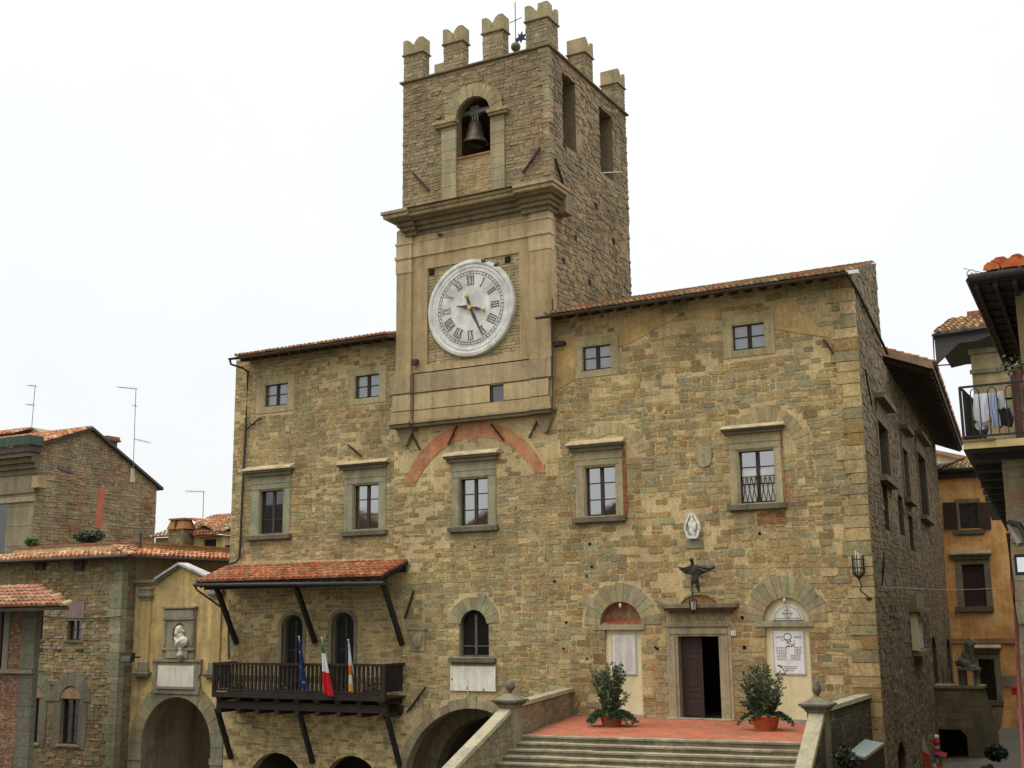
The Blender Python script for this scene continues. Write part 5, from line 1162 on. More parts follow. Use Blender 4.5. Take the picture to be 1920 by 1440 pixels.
# ------------------------------------------------------------------ yellow gateway on the left
gat = thing('city_gate', 'ochre plastered gateway with low gable and round stone arch beside the town hall', 'gate', (-39.7, 0, -2))
GYL = (.53, .41, .19); G0, G1 = PY(246, 1200)[0], XL_+.0
Yg = .12
top = [xz(430, 1110, Yg), xz(430, 1098, Yg), xz(391, 1086, Yg), xz(341, 1063, Yg), xz(297, 1092, Yg), xz(246, 1094, Yg)]
top[0] = (G1, top[0][1]); top[1] = (G1, top[1][1])
gcx = (xz(267, 1380, Yg)[0]+xz(397, 1380, Yg)[0])/2; gr_ = (xz(397, 1380, Yg)[0]-xz(267, 1380, Yg)[0])/2; gz = xz(341, 1307, Yg)[1]-gr_
ga = [(gcx-gr_, -3), (gcx+gr_, -3)]+[(gcx+gr_*math.cos(a), gz+gr_*math.sin(a)) for a in [math.pi*i/18 for i in range(19)]]
gf = ((0, Yg, 0), (1, 0, 0), (0, -1, 0)); m = MB(GYL)
sheet(m, gf, [(G0, -3.1), (G1, -3.1)]+top[1:], [ga], .9, GYL, (.2, .17, .12))
m.build('wall', surf('ochre plaster', .92, 5, .2, .8, .35, .35, 20, streak=.35, stain=((.25, .2, .11), 1.1, .5, .6)), gat)
m = MB(SURC); vous(m, gcx, gz, gr_, gr_+.72, 13, Yg-.06, Yg+.02, [(.25, .25, .18), (.22, .22, .16), (.27, .24, .15)], 0, math.pi)
for sx in (-1, 1):
    z = gz
    while z > -3: a, b = sorted((gcx+sx*gr_, gcx+sx*(gr_+.7))); m.box(a, b, Yg-.06, Yg+.02, z-.55, z-.01, var((.23, .225, .165), .1)); z -= .56
    a, b = sorted((gcx+sx*(gr_-.04), gcx+sx*(gr_+.78))); m.box(a, b, Yg-.1, Yg+.02, gz-.75, gz-.5, (.24, .24, .18))
m.build('arch_surround', TRIM, gat, bevel=.01)
m = MB((.36, .37, .36))
pts = [(G0, top[5][1]), (top[4][0], top[4][1]), (top[3][0], top[3][1]), (top[2][0], top[2][1]), (G1, top[1][1])]
for i, (p, q) in enumerate(zip(pts, pts[1:])):
    if i == 0: m.prism([p, q, (q[0], q[1]+.14), (p[0], p[1]+.14)], Yg-.2, Yg+.3, (.2, .19, .15)); m.prism([(p[0], p[1]-.1), (q[0], q[1]-.1), q, p], Yg-.1, Yg, (.24, .22, .16)); continue
    m.prism([p, q, (q[0], q[1]+.1), (p[0], p[1]+.1)], Yg-.14, Yg+.3, (.25, .23, .17)); m.prism([(p[0]-.02, p[1]+.1), (q[0]+.02, q[1]+.1), (q[0]+.02, q[1]+.2), (p[0]-.02, p[1]+.2)], Yg-.28, Yg+.4, (.40, .43, .46))
m.build('gable_coping', TRIM, gat)
for xa, xb in ((266, 281), (401, 411)):
    m = MB((.42, .325, .15)); a, b = PY(xa, 1180, Yg)[0], PY(xb, 1180, Yg)[0]; zt_ = PY(273, 1126, Yg)[2]; zb_ = PY(273, 1254, Yg)[2]; c_ = (a+b)/2; w_ = .3
    m.box(c_-w_, c_+w_, Yg-.1, Yg, zb_, zt_)
    for i, (e, h0, h1) in enumerate(((.34, 0, .12), (.4, .12, .2), (.46, .2, .32), (.36, .32, .5), (.42, .5, .58))): m.box(c_-e, c_+e, Yg-.1-(e-.3), Yg, zt_+h0, zt_+h1, (.25, .23, .16))
    for i, (e, h0, h1) in enumerate(((.38, -.14, 0), (.5, -.22, -.14), (.46, -.32, -.22), (.36, -.42, -.32))): m.box(c_-e, c_+e, Yg-.1-(e-.3), Yg, zb_+h0, zb_+h1, (.19, .18, .14))
    m.box(c_-.32, c_+.32, Yg-.13, Yg, zb_, zb_+.3, (.22, .21, .16))
    m.build('pilaster', PLAST, gat, bevel=.01)
# passage beyond the arch
m = MB((.2, .16, .12)); v = [(x, y, z) for z in (-3, 4.2) for y in (Yg+.9, 9) for x in (gcx-gr_-.1, gcx+gr_+1.5)]
m.add(v, [(0, 1, 3, 2), (2, 3, 7, 6), (0, 2, 6, 4), (1, 3, 7, 5)], (.24, .195, .145)); m.box(gcx-gr_-.1, gcx+gr_+1.5, Yg+.9, 4.5, 4.2, 4.3, (.2, .17, .13))
m.build('passage', PLAST, gat)
m = MB((.3, .26, .19)); m.box(gcx-gr_, gcx+gr_+1.4, 8.7, 8.99, -3, .55, (.12, .1, .075)); m.box(gcx-gr_-.08, gcx-gr_+.12, 3.5, 8.6, -3, 3.2, (.2, .17, .12)); m.build('plinth', PLAST, gat)
m = MB((.02, .018, .016)); q = R(352, 1341, 365, 1388, 8.9); m.box(q[0], q[1], 8.9, 8.99, q[2], q[3]); m.build('window', GLASS, gat)
m = MB((.06, .04, .03)); q = R(384, 1330, 400, 1440, 8.5); m.box(q[0], q[1], 8.5, 8.99, q[2], q[3]); m.build('door', WOOD, gat)
# niche with bust, and slab below
t = thing('bust_niche', 'grey stone frame with oval niche above the gateway slab', 'niche', ((R(310, 1140, 368, 1234)[0]), Yg, 5)); n0 = R(310, 1141, 368, 1234, Yg); o0 = R(327, 1168, 353, 1216, Yg); GS = (.235, .225, .17)
oc = ((o0[0]+o0[1])/2, (o0[2]+o0[3])/2); orx, orz = (o0[1]-o0[0])/2, (o0[3]-o0[2])/2; oval = [(oc[0]+orx*math.cos(a), oc[1]+orz*math.sin(a)) for a in [2*math.pi*i/24 for i in range(24)]]
m = MB(GS); sheet(m, ((0, Yg-.14, 0), (1, 0, 0), (0, -1, 0)), rect(n0), [oval], .3, GS); m.add([(p_[0], Yg+.1, p_[1]) for p_ in [(n0[0], n0[2]), (n0[1], n0[2]), (n0[1], n0[3]), (n0[0], n0[3])]], [(0, 1, 2, 3)], (.15, .14, .1))
for e in (n0[0], n0[1]): m.add([(e, Yg-.14, n0[2]), (e, Yg, n0[2]), (e, Yg, n0[3]), (e, Yg-.14, n0[3])], [(0, 1, 2, 3)])
m.build('panel', TRIM, t)
m = MB(GS); w3 = n0[1]-n0[0]
m.box(n0[0]-.04, n0[1]+.08, Yg-.26, Yg, n0[3], n0[3]+.09); m.box(n0[0]+.06, n0[1]-.06, Yg-.19, Yg-.14, n0[3]-.42, n0[3]-.06, (.27, .255, .19)); m.box(n0[0]-.03, n0[1]+.03, Yg-.22, Yg-.14, n0[3]-.5, n0[3]-.43)
for a, b in ((n0[0]+.04, n0[0]+.18), (n0[1]-.18, n0[1]-.04)): m.box(a, b, Yg-.19, Yg-.14, n0[2]+.55, n0[3]-.55)
m.box(n0[0]-.1, n0[1]+.1, Yg-.24, Yg-.14, n0[2]+.35, n0[2]+.45); m.box(n0[0]+.3, n0[1]-.3, Yg-.22, Yg-.14, n0[2], n0[2]+.35, (.27, .255, .19)); m.build('frame', TRIM, t, bevel=.01)
bu = thing('bust', 'white marble bust of a bearded man on a small turned plinth in the oval niche', 'bust', (oc[0], Yg-.25, o0[2]))
m = MB((.6, .57, .47)); b0 = PY(337, 1205, Yg-.25); bz = b0[2]; b1 = PY(337, 1174, Yg-.25)[2]; hgt = b1-bz; cx_ = b0[0]+.05; yy = Yg-.22
m.ball((cx_-.09, yy-.06, b1-.17), (.17, .19, .21)); m.ball((cx_-.13, yy-.17, b1-.3), (.1, .1, .15)); m.ball((cx_-.05, yy-.02, b1-.42), (.17, .16, .2)); m.ball((cx_+.02, yy, b1-.68), (.4, .2, .27)); m.tube([(cx_-.3, yy-.12, b1-.5), (cx_-.02, yy-.22, b1-.72), (cx_+.28, yy-.12, b1-.55)], .05, 6); m.tube([(cx_-.2, yy-.14, b1-.85), (cx_+.05, yy-.2, b1-.66), (cx_+.3, yy-.1, b1-.7)], .04, 6); m.ball((cx_+.2, yy-.02, b1-.6), (.15, .14, .14)); m.ball((cx_-.2, yy-.02, b1-.62), (.14, .13, .14)); m.ball((cx_-.06, yy-.2, b1-.21), (.025, .04, .05), n=6); m.ball((cx_, yy, b1-.88), (.17, .12, .15)); m.ball((cx_+.12, yy-.0, b1-.22), (.03, .05, .06), n=6)
m.build('figure', solid('bustmarble', (.62, .59, .48), .7), bu, remesh=.025)
m = MB((.5, .48, .4)); m.lathe([(.16, 0), (.18, .05), (.1, .1), (.09, .2), (.13, .26), (.12, .3)], (cx_, yy, b1-1.26), 18); m.lathe([(.08, -.24), (.2, -.1), (.22, 0), (.001, 0)], (cx_, yy, b1-1.26), 14, GS); m.build('plinth', MARB, bu, smooth=True)
s0 = R(300.5, 1248, 367.5, 1287, Yg); t = thing('gate_plaque', 'blank cream marble slab in a scrolled grey frame over the gate arch', 'plaque', (s0[0], Yg, s0[2])); f0 = R(290, 1236, 379, 1296, Yg)
m = MB(GS); m.prism([(f0[0], f0[3]), (f0[1], f0[3]), (f0[1], f0[3]-.6), (f0[1]-.12, f0[3]-.75), (f0[1], f0[3]-1.1), (f0[1]-.1, f0[2]-.1), (f0[0]+.1, f0[2]-.1), (f0[0], f0[3]-1.1), (f0[0]+.12, f0[3]-.75), (f0[0], f0[3]-.6)], Yg-.12, Yg); m.box(f0[0]-.03, f0[1]+.03, Yg-.18, Yg, f0[3]-.12, f0[3]+.02); m.build('frame', TRIM, t, bevel=.015)
m = MB((.66, .61, .49)); m.box(s0[0], s0[1], Yg-.17, Yg-.1, s0[2], s0[3]); m.box(s0[0]-.05, s0[1]+.05, Yg-.19, Yg-.1, s0[2]-.1, s0[2]-.01, (.3, .2, .19)); m.build('slab', MARB, t)

# ------------------------------------------------------------------ stone house left of the gate
lh = thing('corner_house', 'rough stone house with short tiled skirt roof left of the yellow gate', 'building', (-46, -.7, -2))
HX = G0; HY = -.7; HF = ((0, HY, 0), (1, 0, 0), (0, -1, 0)); HW = (.26, .215, .13)
hz = PY(235, 1045, -1.3)[2]
w1 = R(127, 1131, 154.5, 1201, HY); w2 = R(62, 1140, 82, 1200, HY); w3_ = R(114, 1309, 148, 1396, HY); w4 = R(50, 1307, 73, 1393, HY)
hh = [rect(x) for x in (w1, w2, w3_, w4)]
m = MB(HW); ho = [(-62, -3.1), (HX, -3.1), (HX, hz+.2), (-62, hz+.2)]
sheet(m, HF, ho, hh, .3, (.24, .195, .12)); sx_ = ((HX, 0, 0), (0, 1, 0), (1, 0, 0)); so_ = [(HY, -3.1), (Yg, -3.1), (Yg, 8.3), (6.4, 8.3), (6.4, hz+.2), (HY, hz+.2)]
sheet(m, sx_, so_, [], .1, (.24, .195, .12))
pc_ = R(40, 1262, 165, 1320, HY)   # grey arch-headed stone patches round the lower windows
def patch_arch(r): c = (r[0]+r[1])/2; return [(c+1.35*math.cos(a), r[3]-.15+1.25*math.sin(a)) for a in [math.pi*i/14 for i in range(15)]]+[(c-1.0, r[3]-1.4), (c+1.0, r[3]-1.4)]
pa = [patch_arch(w3_), patch_arch(w4)]
masonry(m, HF, ho, hh+pa, pal_house, h=(.1, .22), wd=(.18, .55), seed=51, prot=(.004, .05), zmin=-3, skip=lambda u, v: .1 if v < 7.5 else .3)
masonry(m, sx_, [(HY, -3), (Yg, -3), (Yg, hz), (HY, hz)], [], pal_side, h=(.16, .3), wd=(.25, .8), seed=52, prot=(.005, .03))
z = -2.8; r_ = random.Random(4)
while z < hz-.2: hq = r_.uniform(.28, .45); m.box(HX-r_.uniform(.4, .8), HX+.04, HY-.06, HY+.3, z, z+hq-.015, var((.24, .235, .17), .14, r_)); z += hq
m.build('wall', STONE, lh)
for r in (w3_, w4):
    m = MB((.17, .165, .125)); c = (r[0]+r[1])/2; vous(m, c, r[3]-.15, .72, 1.3, 7, HY-.05, HY+.01, [(.16, .16, .125), (.19, .185, .14)], .0, math.pi)
    m.box(r[0]-.55, r[0]-.0, HY-.05, HY+.01, r[2]-.2, r[3]-.2, (.17, .16, .12)); m.box(r[1]+.0, r[1]+.5, HY-.05, HY+.01, r[2]-.2, r[3]-.2, (.17, .16, .12)); m.prism([(c+.7*math.cos(a), r[3]-.02+.5*math.sin(a)) for a in [math.pi*i/10 for i in range(11)]], HY-.03, HY+.01, (.3, .2, .13))
    m.box(r[0]-.2, r[1]+.2, HY-.1, HY+.01, r[2]-.1, r[2], (.25, .23, .17)); m.build('stone_surround', TRIM, lh, bevel=.01)
    window(lh, r, HY, .2, 2, (.3, .6), glass=(.012, .012, .012), frame=(.04, .035, .03), mull=.06)
for r in (w1, w2):
    window(lh, r, HY, .2, 2, (.3,), glass=(.02, .018, .016), frame=(.08, .035, .03), mull=.06, sill=(r[0]-.12, r[1]+.15, r[2]-.09, r[2], .08))
m = MB((.24, .155, .135)); m.box(w1[0]-.05, w1[1]+.12, HY-.06, HY+.04, w1[3]-(w1[3]-w1[2])*.47, w1[3]+.1)
for i in range(7): u = w1[0]-.02+i*(w1[1]-w1[0]+.1)/7; m.box(u, u+.012, HY-.066, HY-.05, w1[3]-(w1[3]-w1[2])*.46, w1[3]+.08, (.15, .1, .09))
m.build('shutter', WOOD, lh)
for xq in (77, 150): 
    q = PY(xq, 1063, HY); m = MB((.06, .045, .03)); m.box(q[0]-.3, q[0]+.3, HY-.14, HY, q[2]-.15, q[2]+.35); m.build('beam_end', WOOD, lh)
for xq in (73, 108, 150):
    q = PY(xq, 1218, HY); m = MB((.1, .08, .06)); m.box(q[0]-.28, q[0]+.28, HY-.08, HY, q[2]-.03, q[2]+.03); m.box(q[0]+.08, q[0]+.14, HY-.08, HY, q[2]-.14, q[2]-.03); m.build('iron_bracket', METAL, lh)
RX = PY(238, 1043, -1.35)[0]
m = MB((.07, .05, .035)); m.add([(-62, -1.35, hz), (RX, -1.35, hz), (RX, 6.6, hz), (HX-.1, 6.6, hz+.35), (HX-.1, HY+.4, hz+.25), (-62, HY+.4, hz+.25), (-62, -1.35, hz+.1), (RX, -1.35, hz+.1), (RX, 6.6, hz+.1)], [(0, 1, 4, 5), (1, 2, 3, 4), (0, 6, 7, 1), (1, 7, 8, 2)])
m.box(-62, HX+.1, HY-.1, HY+.2, hz-.0, hz+.3); hr = m.build('roof', WOOD, lh)
lt = [(.42, .15, .08), (.5, .24, .16), (.36, .15, .09), (.52, .32, .23), (.3, .17, .11)]
m = MB(); nn = int((RX+.35+56)/.3); tiles(m, (-56, -1.4, hz+.1), (1, 0, 0), (0, 1, .33), nn, 3, pitch=.3, exp_=.3, rad=.13, cols=lt, seed=14, shear=.8)
tiles(m, (RX+.05, -1.35, hz+.1), (0, 1, 0), (-1, 0, .38), 27, 4, pitch=.3, exp_=.3, rad=.13, cols=lt[:3], seed=15); m.build('roof_tiles', TILE, hr)
g_ = MB((.06, .045, .035)); g_.tube([(-62, -1.46, hz+.04), (RX+.05, -1.46, hz+.04), (RX+.1, 6.6, hz+.04)], .08, 8); g_.build('gutter', METAL, hr, smooth=True)
pa_z = PY(225, 1019, -.5)[2]; x_l = PY(26, 1023, -.5)[0]
m = MB((.62, .53, .33)); m.box(x_l, HX+.1, -.5, -.2, hz+.1, pa_z); m.box(HX-.15, HX+.1, -.2, 6.6, hz+.3, pa_z, (.5, .4, .22)); m.box(x_l-.1, HX+.16, -.58, -.12, pa_z, pa_z+.07, (.3, .13, .08)); m.box(HX-.22, HX+.18, -.12, 6.6, pa_z, pa_z+.08, (.28, .17, .09)); m.build('parapet', PLAST, lh)
m = MB((.05, .045, .04)); q = PY(235, 1008, 0); m.tube([(HX+.3, 0, pa_z-.4), (HX+.3, 0, pa_z+.5)], .05, 6); m.build('vent_pipe', METAL, lh)
q = PY(238, 1233, HY-.7); t = thing('floodlight', 'black box floodlight on the corner of the rough stone house', 'floodlight', (q[0], HY-.7, q[2]))
m = MB((.03, .03, .03)); m.add([(q[0]+sx*a, q[1]+b, q[2]+c) for a, b, c in ((.34, -.12, -.22), (.3, .15, -.2), (.34, -.05, .2), (.3, .22, .2)) for sx in (-1, 1)], [(0, 1, 5, 4), (2, 3, 7, 6), (0, 4, 6, 2), (1, 5, 7, 3), (0, 1, 3, 2), (4, 5, 7, 6)]); m.build('housing', METAL, t)
m = MB((.12, .12, .11)); m.add([(q[0]+a, q[1]-.125+.02*(c > 0)+.05*(c > 0), q[2]+c) for a, c in ((-.28, -.17), (.28, -.17), (.28, .15), (-.28, .15))], [(0, 1, 2, 3)]); m.build('lens', GLASS, t)
m = MB((.03, .03, .03)); m.bar((q[0], q[1]+.1, q[2]), (q[0]+.1, HY, q[2]), .06); m.build('bracket', METAL, t)
t = thing('cable', 'black cable strung across the stone house just below the shutter', 'cable', (-50, HY-.15, 6)); m = MB((.03, .03, .03)); P = [PY(x_, 1152+6*math.sin(math.pi*(x_-60)/170)+(x_-60)*.02, HY-.15) for x_ in range(60, 236, 12)]; m.tube(P, .025, 5); m.build('wire', METAL, t)

# ------------------------------------------------------------------ nearest brick house on the far left
nh = thing('brick_house', 'low brick house with tiled eave cut by the left edge', 'building', (-42, -8, -2)); NY = -8.; nx = PY(61, 1290, NY)[0]; nz = PY(125, 1141, NY-.9)[2]
NF = ((0, NY, 0), (1, 0, 0), (0, -1, 0)); pb = lambda u, v, r: pick([(5, (.15, .07, .048)), (4, (.13, .075, .052)), (2, (.19, .1, .07))])(r)
xq = PY(36, 1290, NY)[0]; nw = R(-20, 1145, 8, 1255, NY)
m = MB((.24, .17, .115)); no = [(-50, -3), (nx, -3), (nx, nz+.2), (-50, nz+.2)]; sheet(m, NF, no, [rect(nw)], .3, (.25, .19, .13)); nd = np.array([nx, NY])-CAM[:2]; nd /= np.linalg.norm(nd); nd = np.array([nd[0]-.04, nd[1]]); nd /= np.linalg.norm(nd)
sheet(m, ((nx, NY, 0), (nd[0], nd[1], 0), (nd[1], -nd[0], 0)), [(0, -3), (6, -3), (6, nz+.2), (0, nz+.2)], [], .1, (.2, .19, .14))
masonry(m, NF, [(-50, -3), (xq, -3), (xq, nz), (-50, nz)], [rect(nw)], pb, h=(.07, .085), wd=(.18, .28), gap=.006, warp=.01, seed=57, prot=(.0, .01), skip=lambda u, v: .03)
z = -3
while z < nz: hq = r_.uniform(.35, .6); m.box(xq, nx+.02, NY-.05, NY+.2, z, z+hq-.012, var((.11, .11, .09), .1, r_)); z += hq
m.build('wall', STONE, nh)
window(nh, nw, NY, .2, 2, (.5,), glass=(.01, .01, .01), surround=(nw[0]-.3, nw[1]+.32, nw[2]-.2, nw[3]+.3), sur_col=(.16, .165, .13))
m = MB((.17, .165, .13)); q = R(-40, 1258, 60, 1262, NY); m.box(-50, nx+.06, NY-.14, NY, q[2], q[3]+.06); m.build('string_course', TRIM, nh)
m = MB((.05, .04, .03)); rx1 = PY(127, 1141, NY-.95)[0]; ne = (rx1+nd[0]*7, NY-.95+nd[1]*7); m.add([(-50, NY-.95, nz), (rx1, NY-.95, nz), (ne[0], ne[1], nz), (-50, ne[1], nz), (-50, NY-.95, nz+.1), (rx1, NY-.95, nz+.1), (ne[0], ne[1], nz+.1)], [(0, 1, 2, 3), (0, 4, 5, 1), (1, 5, 6, 2), (4, 5, 6)]); m.box(-50, rx1, NY-1., NY-.9, nz-.06, nz+.06); nr = m.build('roof', WOOD, nh)
m = MB(); tiles(m, (-48, NY-1.0, nz+.1), (1, 0, 0), (0, 1, .42), int((rx1+.1+48)/.28), 6, pitch=.28, exp_=.36, rad=.125, seed=16, shear=2.1, cols=[(.27, .10, .07), (.31, .13, .085), (.22, .085, .06), (.32, .2, .13)]); m.build('roof_tiles', TILE, nr)

# ------------------------------------------------------------------ tall gabled house behind
th = thing('gabled_house', 'tall rubble house with long gable wall rising behind the skirt roof on the left', 'building', (-58, 6, -2)); GX = -55.
gp = lambda x, y: (PX(x, y, GX)[1], PX(x, y, GX)[2]); gfr, gap_, gbk = gp(62, 838), gp(170, 807), gp(297, 916); y_bk = gp(291, 980)[0]; y_fr = gp(66, 930)[0]
GF = ((GX, 0, 0), (0, 1, 0), (1, 0, 0)); s1_ = (gap_[1]-gfr[1])/(gap_[0]-gfr[0]); s2_ = (gap_[1]-gbk[1])/(gbk[0]-gap_[0])
go = [(y_fr, -3), (y_bk, -3), (y_bk, gap_[1]-s2_*(y_bk-gap_[0])), gap_, (y_fr, gap_[1]-s1_*(gap_[0]-y_fr))]
m = MB((.25, .2, .13)); sheet(m, GF, go, [], .1, (.25, .2, .13)); ho2 = [(-72, -3), (GX, -3), (GX, go[4][1]), (-72, go[4][1])]; gw = None
yfw = y_fr
bs = [(gp(176, 990)[0], gp(176, 990)[1]), (gp(190, 990)[0], gp(190, 990)[1]), (gp(197, 915)[0], gp(197, 915)[1]), (gp(184, 915)[0], gp(184, 915)[1])]
def pal_g(u, v, r): return pick([(14, RED), (20, TB), (10, TG), (6, TT)])(r) if noise.noise((u*.5, v*.4, 11)) > .12 else pick([(22, TB), (24, TG), (14, TT), (4, TR), (8, GRY)])(r)
masonry(m, GF, [(a, max(b, 8)) for a, b in go], [bs], pal_g, h=(.1, .2), wd=(.2, .7), seed=54, prot=(.005, .05))
sheet(m, ((0, yfw, 0), (1, 0, 0), (0, -1, 0)), ho2, [], .1, (.28, .24, .16)); sheet(m, ((0, y_bk, 0), (1, 0, 0), (0, 1, 0)), [(-72, -3), (GX, -3), (GX, go[2][1]), (-72, go[2][1])], [], .1, (.28, .24, .16)); m.build('wall', STONE, th)
m = MB((.4, .13, .08)); m.prism(bs, 0, .035, None, GF[0], GF[1], GF[2]); m.build('brick_strip', surf('brick strip', .9, 20, .4, 2, .2, .4, 30), th)
q = (gp(108, 880), gp(136, 888)); m = MB((.12, .12, .11)); m.prism([q[0], (q[1][0], q[1][1]), (q[1][0], q[1][1]+.18), (q[0][0], q[0][1]+.22)], 0, .08, None, GF[0], GF[1], GF[2]); m.build('stone_band', TRIM, th)
m = MB((.07, .055, .045)); apx = gap_[0], gap_[1]+.02
ef_ = (gfr[0]-.5, gap_[1]-s1_*(gap_[0]-gfr[0]+.5)); eb_ = (gbk[0]+.2, gap_[1]-s2_*(gbk[0]+.2-gap_[0]))
for a, b in ((ef_, apx), (apx, eb_)): m.add([(x, p_[0], p_[1]+d) for x in (-74, GX+.25) for p_ in (a, b) for d in (0, .16)], [(0, 1, 3, 2), (4, 6, 7, 5), (0, 4, 5, 1), (2, 3, 7, 6), (1, 5, 7, 3), (0, 2, 6, 4)])
tr_ = m.build('roof', WOOD, th)
m = MB(); d_ = gap_[0]-ef_[0]; tiles(m, (-73, ef_[0], ef_[1]+.16), (1, 0, 0), (0, 1, s1_), int(18.3/.3), int(d_*math.hypot(1, s1_)/.36), pitch=.3, exp_=.36, rad=.13, seed=18, cols=[(.4, .14, .09), (.46, .2, .13), (.32, .12, .08), (.5, .3, .2)]); m.build('roof_tiles', TILE, tr_)
cq = gp(215, 850); m = MB((.22, .13, .09)); cy, cz_ = cq; m.box(GX-1.2, GX-.3, cy-.35, cy+.45, cz_-1.0, cz_+.75); m.box(GX-1.35, GX-.15, cy-.5, cy+.6, cz_+.75, cz_+.86, (.1, .08, .06)); m.box(GX-1.3, GX-.2, cy-.45, cy+.55, cz_+.86, cz_+1.05, (.25, .12, .08)); m.build('chimney', STONE, th)
# dressed stone front with pilaster and deep cornice
fx = lambda x, y: PY(x, y, yfw-.2)
m = MB((.24, .21, .145)); cb = fx(40, 885)[2]; a = fx(80, 850)
m.box(-72, a[0]-.2, yfw-1.0, yfw, fx(40, 838)[2]-.05, fx(40, 834)[2]+.35, (.05, .085, .078)); m.box(-72, a[0]-.3, yfw-.9, yfw, fx(40, 852)[2], fx(40, 838)[2]-.05, (.07, .065, .06))
for i, (y0_, y1_, d) in enumerate(((852, 860, .8), (860, 870, .55), (870, 880, .35), (880, 890, .2))): m.box(-72, a[0]-.4-.0*i, yfw-d, yfw, fx(40, y1_)[2], fx(40, y0_)[2], (.14, .12, .085))
m.box(-72, GX+.02, yfw-.12, yfw, fx(30, 925)[2], fx(30, 890)[2], (.24, .21, .15)); m.box(-72, GX+.06, yfw-.2, yfw, fx(30, 942)[2], fx(30, 933)[2], (.3, .27, .18))
xa, xb = fx(9, 980)[0], GX+.02; m.box(xa, xb, yfw-.1, yfw, 6, fx(30, 942)[2], (.24, .215, .15))
for i in range(6): zz = fx(20, 950)[2]-i*1.1; m.box(xa-.01, xb+.01, yfw-.115, yfw, zz-.02, zz, (.15, .13, .09))
m.box(GX, GX+.5, yfw-.3, yfw+.3, fx(60, 915)[2], fx(60, 893)[2], (.34, .28, .16)); m.build('stone_facing', TRIM, th, bevel=.01)
m = MB((.012, .012, .012)); q = fx(8, 1000); m.box(-72, xa, yfw-.06, yfw-.02, 6, fx(5, 942)[2]-.1); m.build('window', GLASS, th)
# farther roof ridge peeping over
fr_ = thing('far_house', 'roof corner of a farther house just above the gabled house roof', 'building', (-70, 16, 0)); q = PY(62, 799, 16); q0 = PY(0, 806, 16)
m = MB((.24, .19, .13)); m.prism([(q[0]-9, 8), (q[0]+1.5, 8), (q[0]+1.5, q[2]-.9), (q[0], q[2]-.1), (q[0]-9, q[2]-.1)], 16, 22, None, (0, 0, 0)); m.build('wall', STONE, fr_)
m = MB(); tiles(m, (q[0]-9, 14.3, q[2]-.75), (1, 0, 0), (0, 1, .35), 30, 5, pitch=.3, exp_=.36, rad=.13, seed=19, cols=[(.4, .15, .1), (.32, .13, .09), (.46, .26, .18)]); fo = m.build('roof', TILE, fr_)

# ------------------------------------------------------------------ small cream house with terracotta chimney
sh = thing('cream_house', 'small cream rooftop house with brick chimney between gable and town hall', 'building', (-49, 12, 3)); YS = 12.
ps = lambda x, y, Y=YS: (PY(x, y, Y)[0], PY(x, y, Y)[2])
dr = R(381, 1011, 405, 1050, YS); CR_ = (.60, .49, .27)
m = MB(CR_); wl = [(ps(345, 1050)[0], 2), (ps(418, 1050)[0], 2), ps(418, 1003), ps(345, 1001)]; sheet(m, ((0, YS, 0), (1, 0, 0), (0, -1, 0)), wl, [rect(dr)], .3, CR_)
w2_ = [(ps(278, 1050)[0], 2), (ps(345, 1050)[0], 2), ps(345, 1005), ps(278, 1008)]; sheet(m, ((0, YS+.6, 0), (1, 0, 0), (0, -1, 0)), w2_, [], .3, CR_)
x418 = wl[2][0]; sheet(m, ((x418, 0, 0), (0, 1, 0), (1, 0, 0)), [(YS, 2), (YS+6, 2), (YS+6, wl[2][1]), (YS, wl[2][1])], [], .1, CR_); m.build('wall', PLAST, sh)
m = MB((.03, .025, .022)); m.box(dr[0], dr[1], YS+.15, YS+.2, dr[2], dr[3]); m.build('door', WOOD, sh)
m = MB((.02, .018, .016)); q = (PX(422, 1035, x418)[1], PX(429, 1035, x418)[1]); m.box(x418-.02, x418+.03, q[0], q[1]+.3, PX(422, 1048, x418)[2], PX(422, 1022, x418)[2]); m.build('window', WOOD, sh)
m = MB((.35, .12, .07)); m.box(dr[0]-.35, dr[1]+.35, YS-.45, YS, dr[3]+.12, dr[3]+.2); tiles(m, (dr[0]-.4, YS-.5, dr[3]+.2), (1, 0, 0), (0, 1, .3), 8, 2, pitch=.25); m.build('door_canopy', TILE, sh)
m = MB(); p0, p1 = ps(345, 1003), ps(420, 1004); tiles(m, (p0[0]-.3, YS-.35, p0[1]+.0), (1, 0, 0), (0, 1, .42), int((p1[0]-p0[0]+.6)/.26), 10, pitch=.26, exp_=.34, rad=.12, seed=20); 
p0, p1 = ps(282, 1008), ps(318, 1006); tiles(m, (p0[0]-.4, YS+.2, p0[1]), (1, 0, 0), (0, 1, .3), 8, 6, pitch=.3, rad=.12, seed=21, cols=[(.36, .22, .17), (.3, .17, .13)])
tiles(m, (x418+.25, YS-.35, wl[2][1]), (0, 1, 0), (-1, 0, .4), 24, 8, pitch=.26, rad=.12, seed=25); m.build('roof', TILE, sh)
ch0, ch1 = PY(318, 1010, YS-.8), PY(346, 1010, YS-.8); m = MB((.2, .155, .1)); zt_ = PY(332, 992, YS-.8)[2]; ztt = PY(332, 975, YS-.8)[2]
m.box(ch0[0], ch1[0], YS-.9, YS-.1, 6, zt_); masonry(m, ((0, YS-.9, 0), (1, 0, 0), (0, -1, 0)), [(ch0[0], zt_-3.5), (ch1[0], zt_-3.5), (ch1[0], zt_), (ch0[0], zt_)], [], pal_house, h=(.1, .16), wd=(.15, .4), seed=59)
co = m.build('chimney', STONE, sh); m = MB((.34, .15, .06))
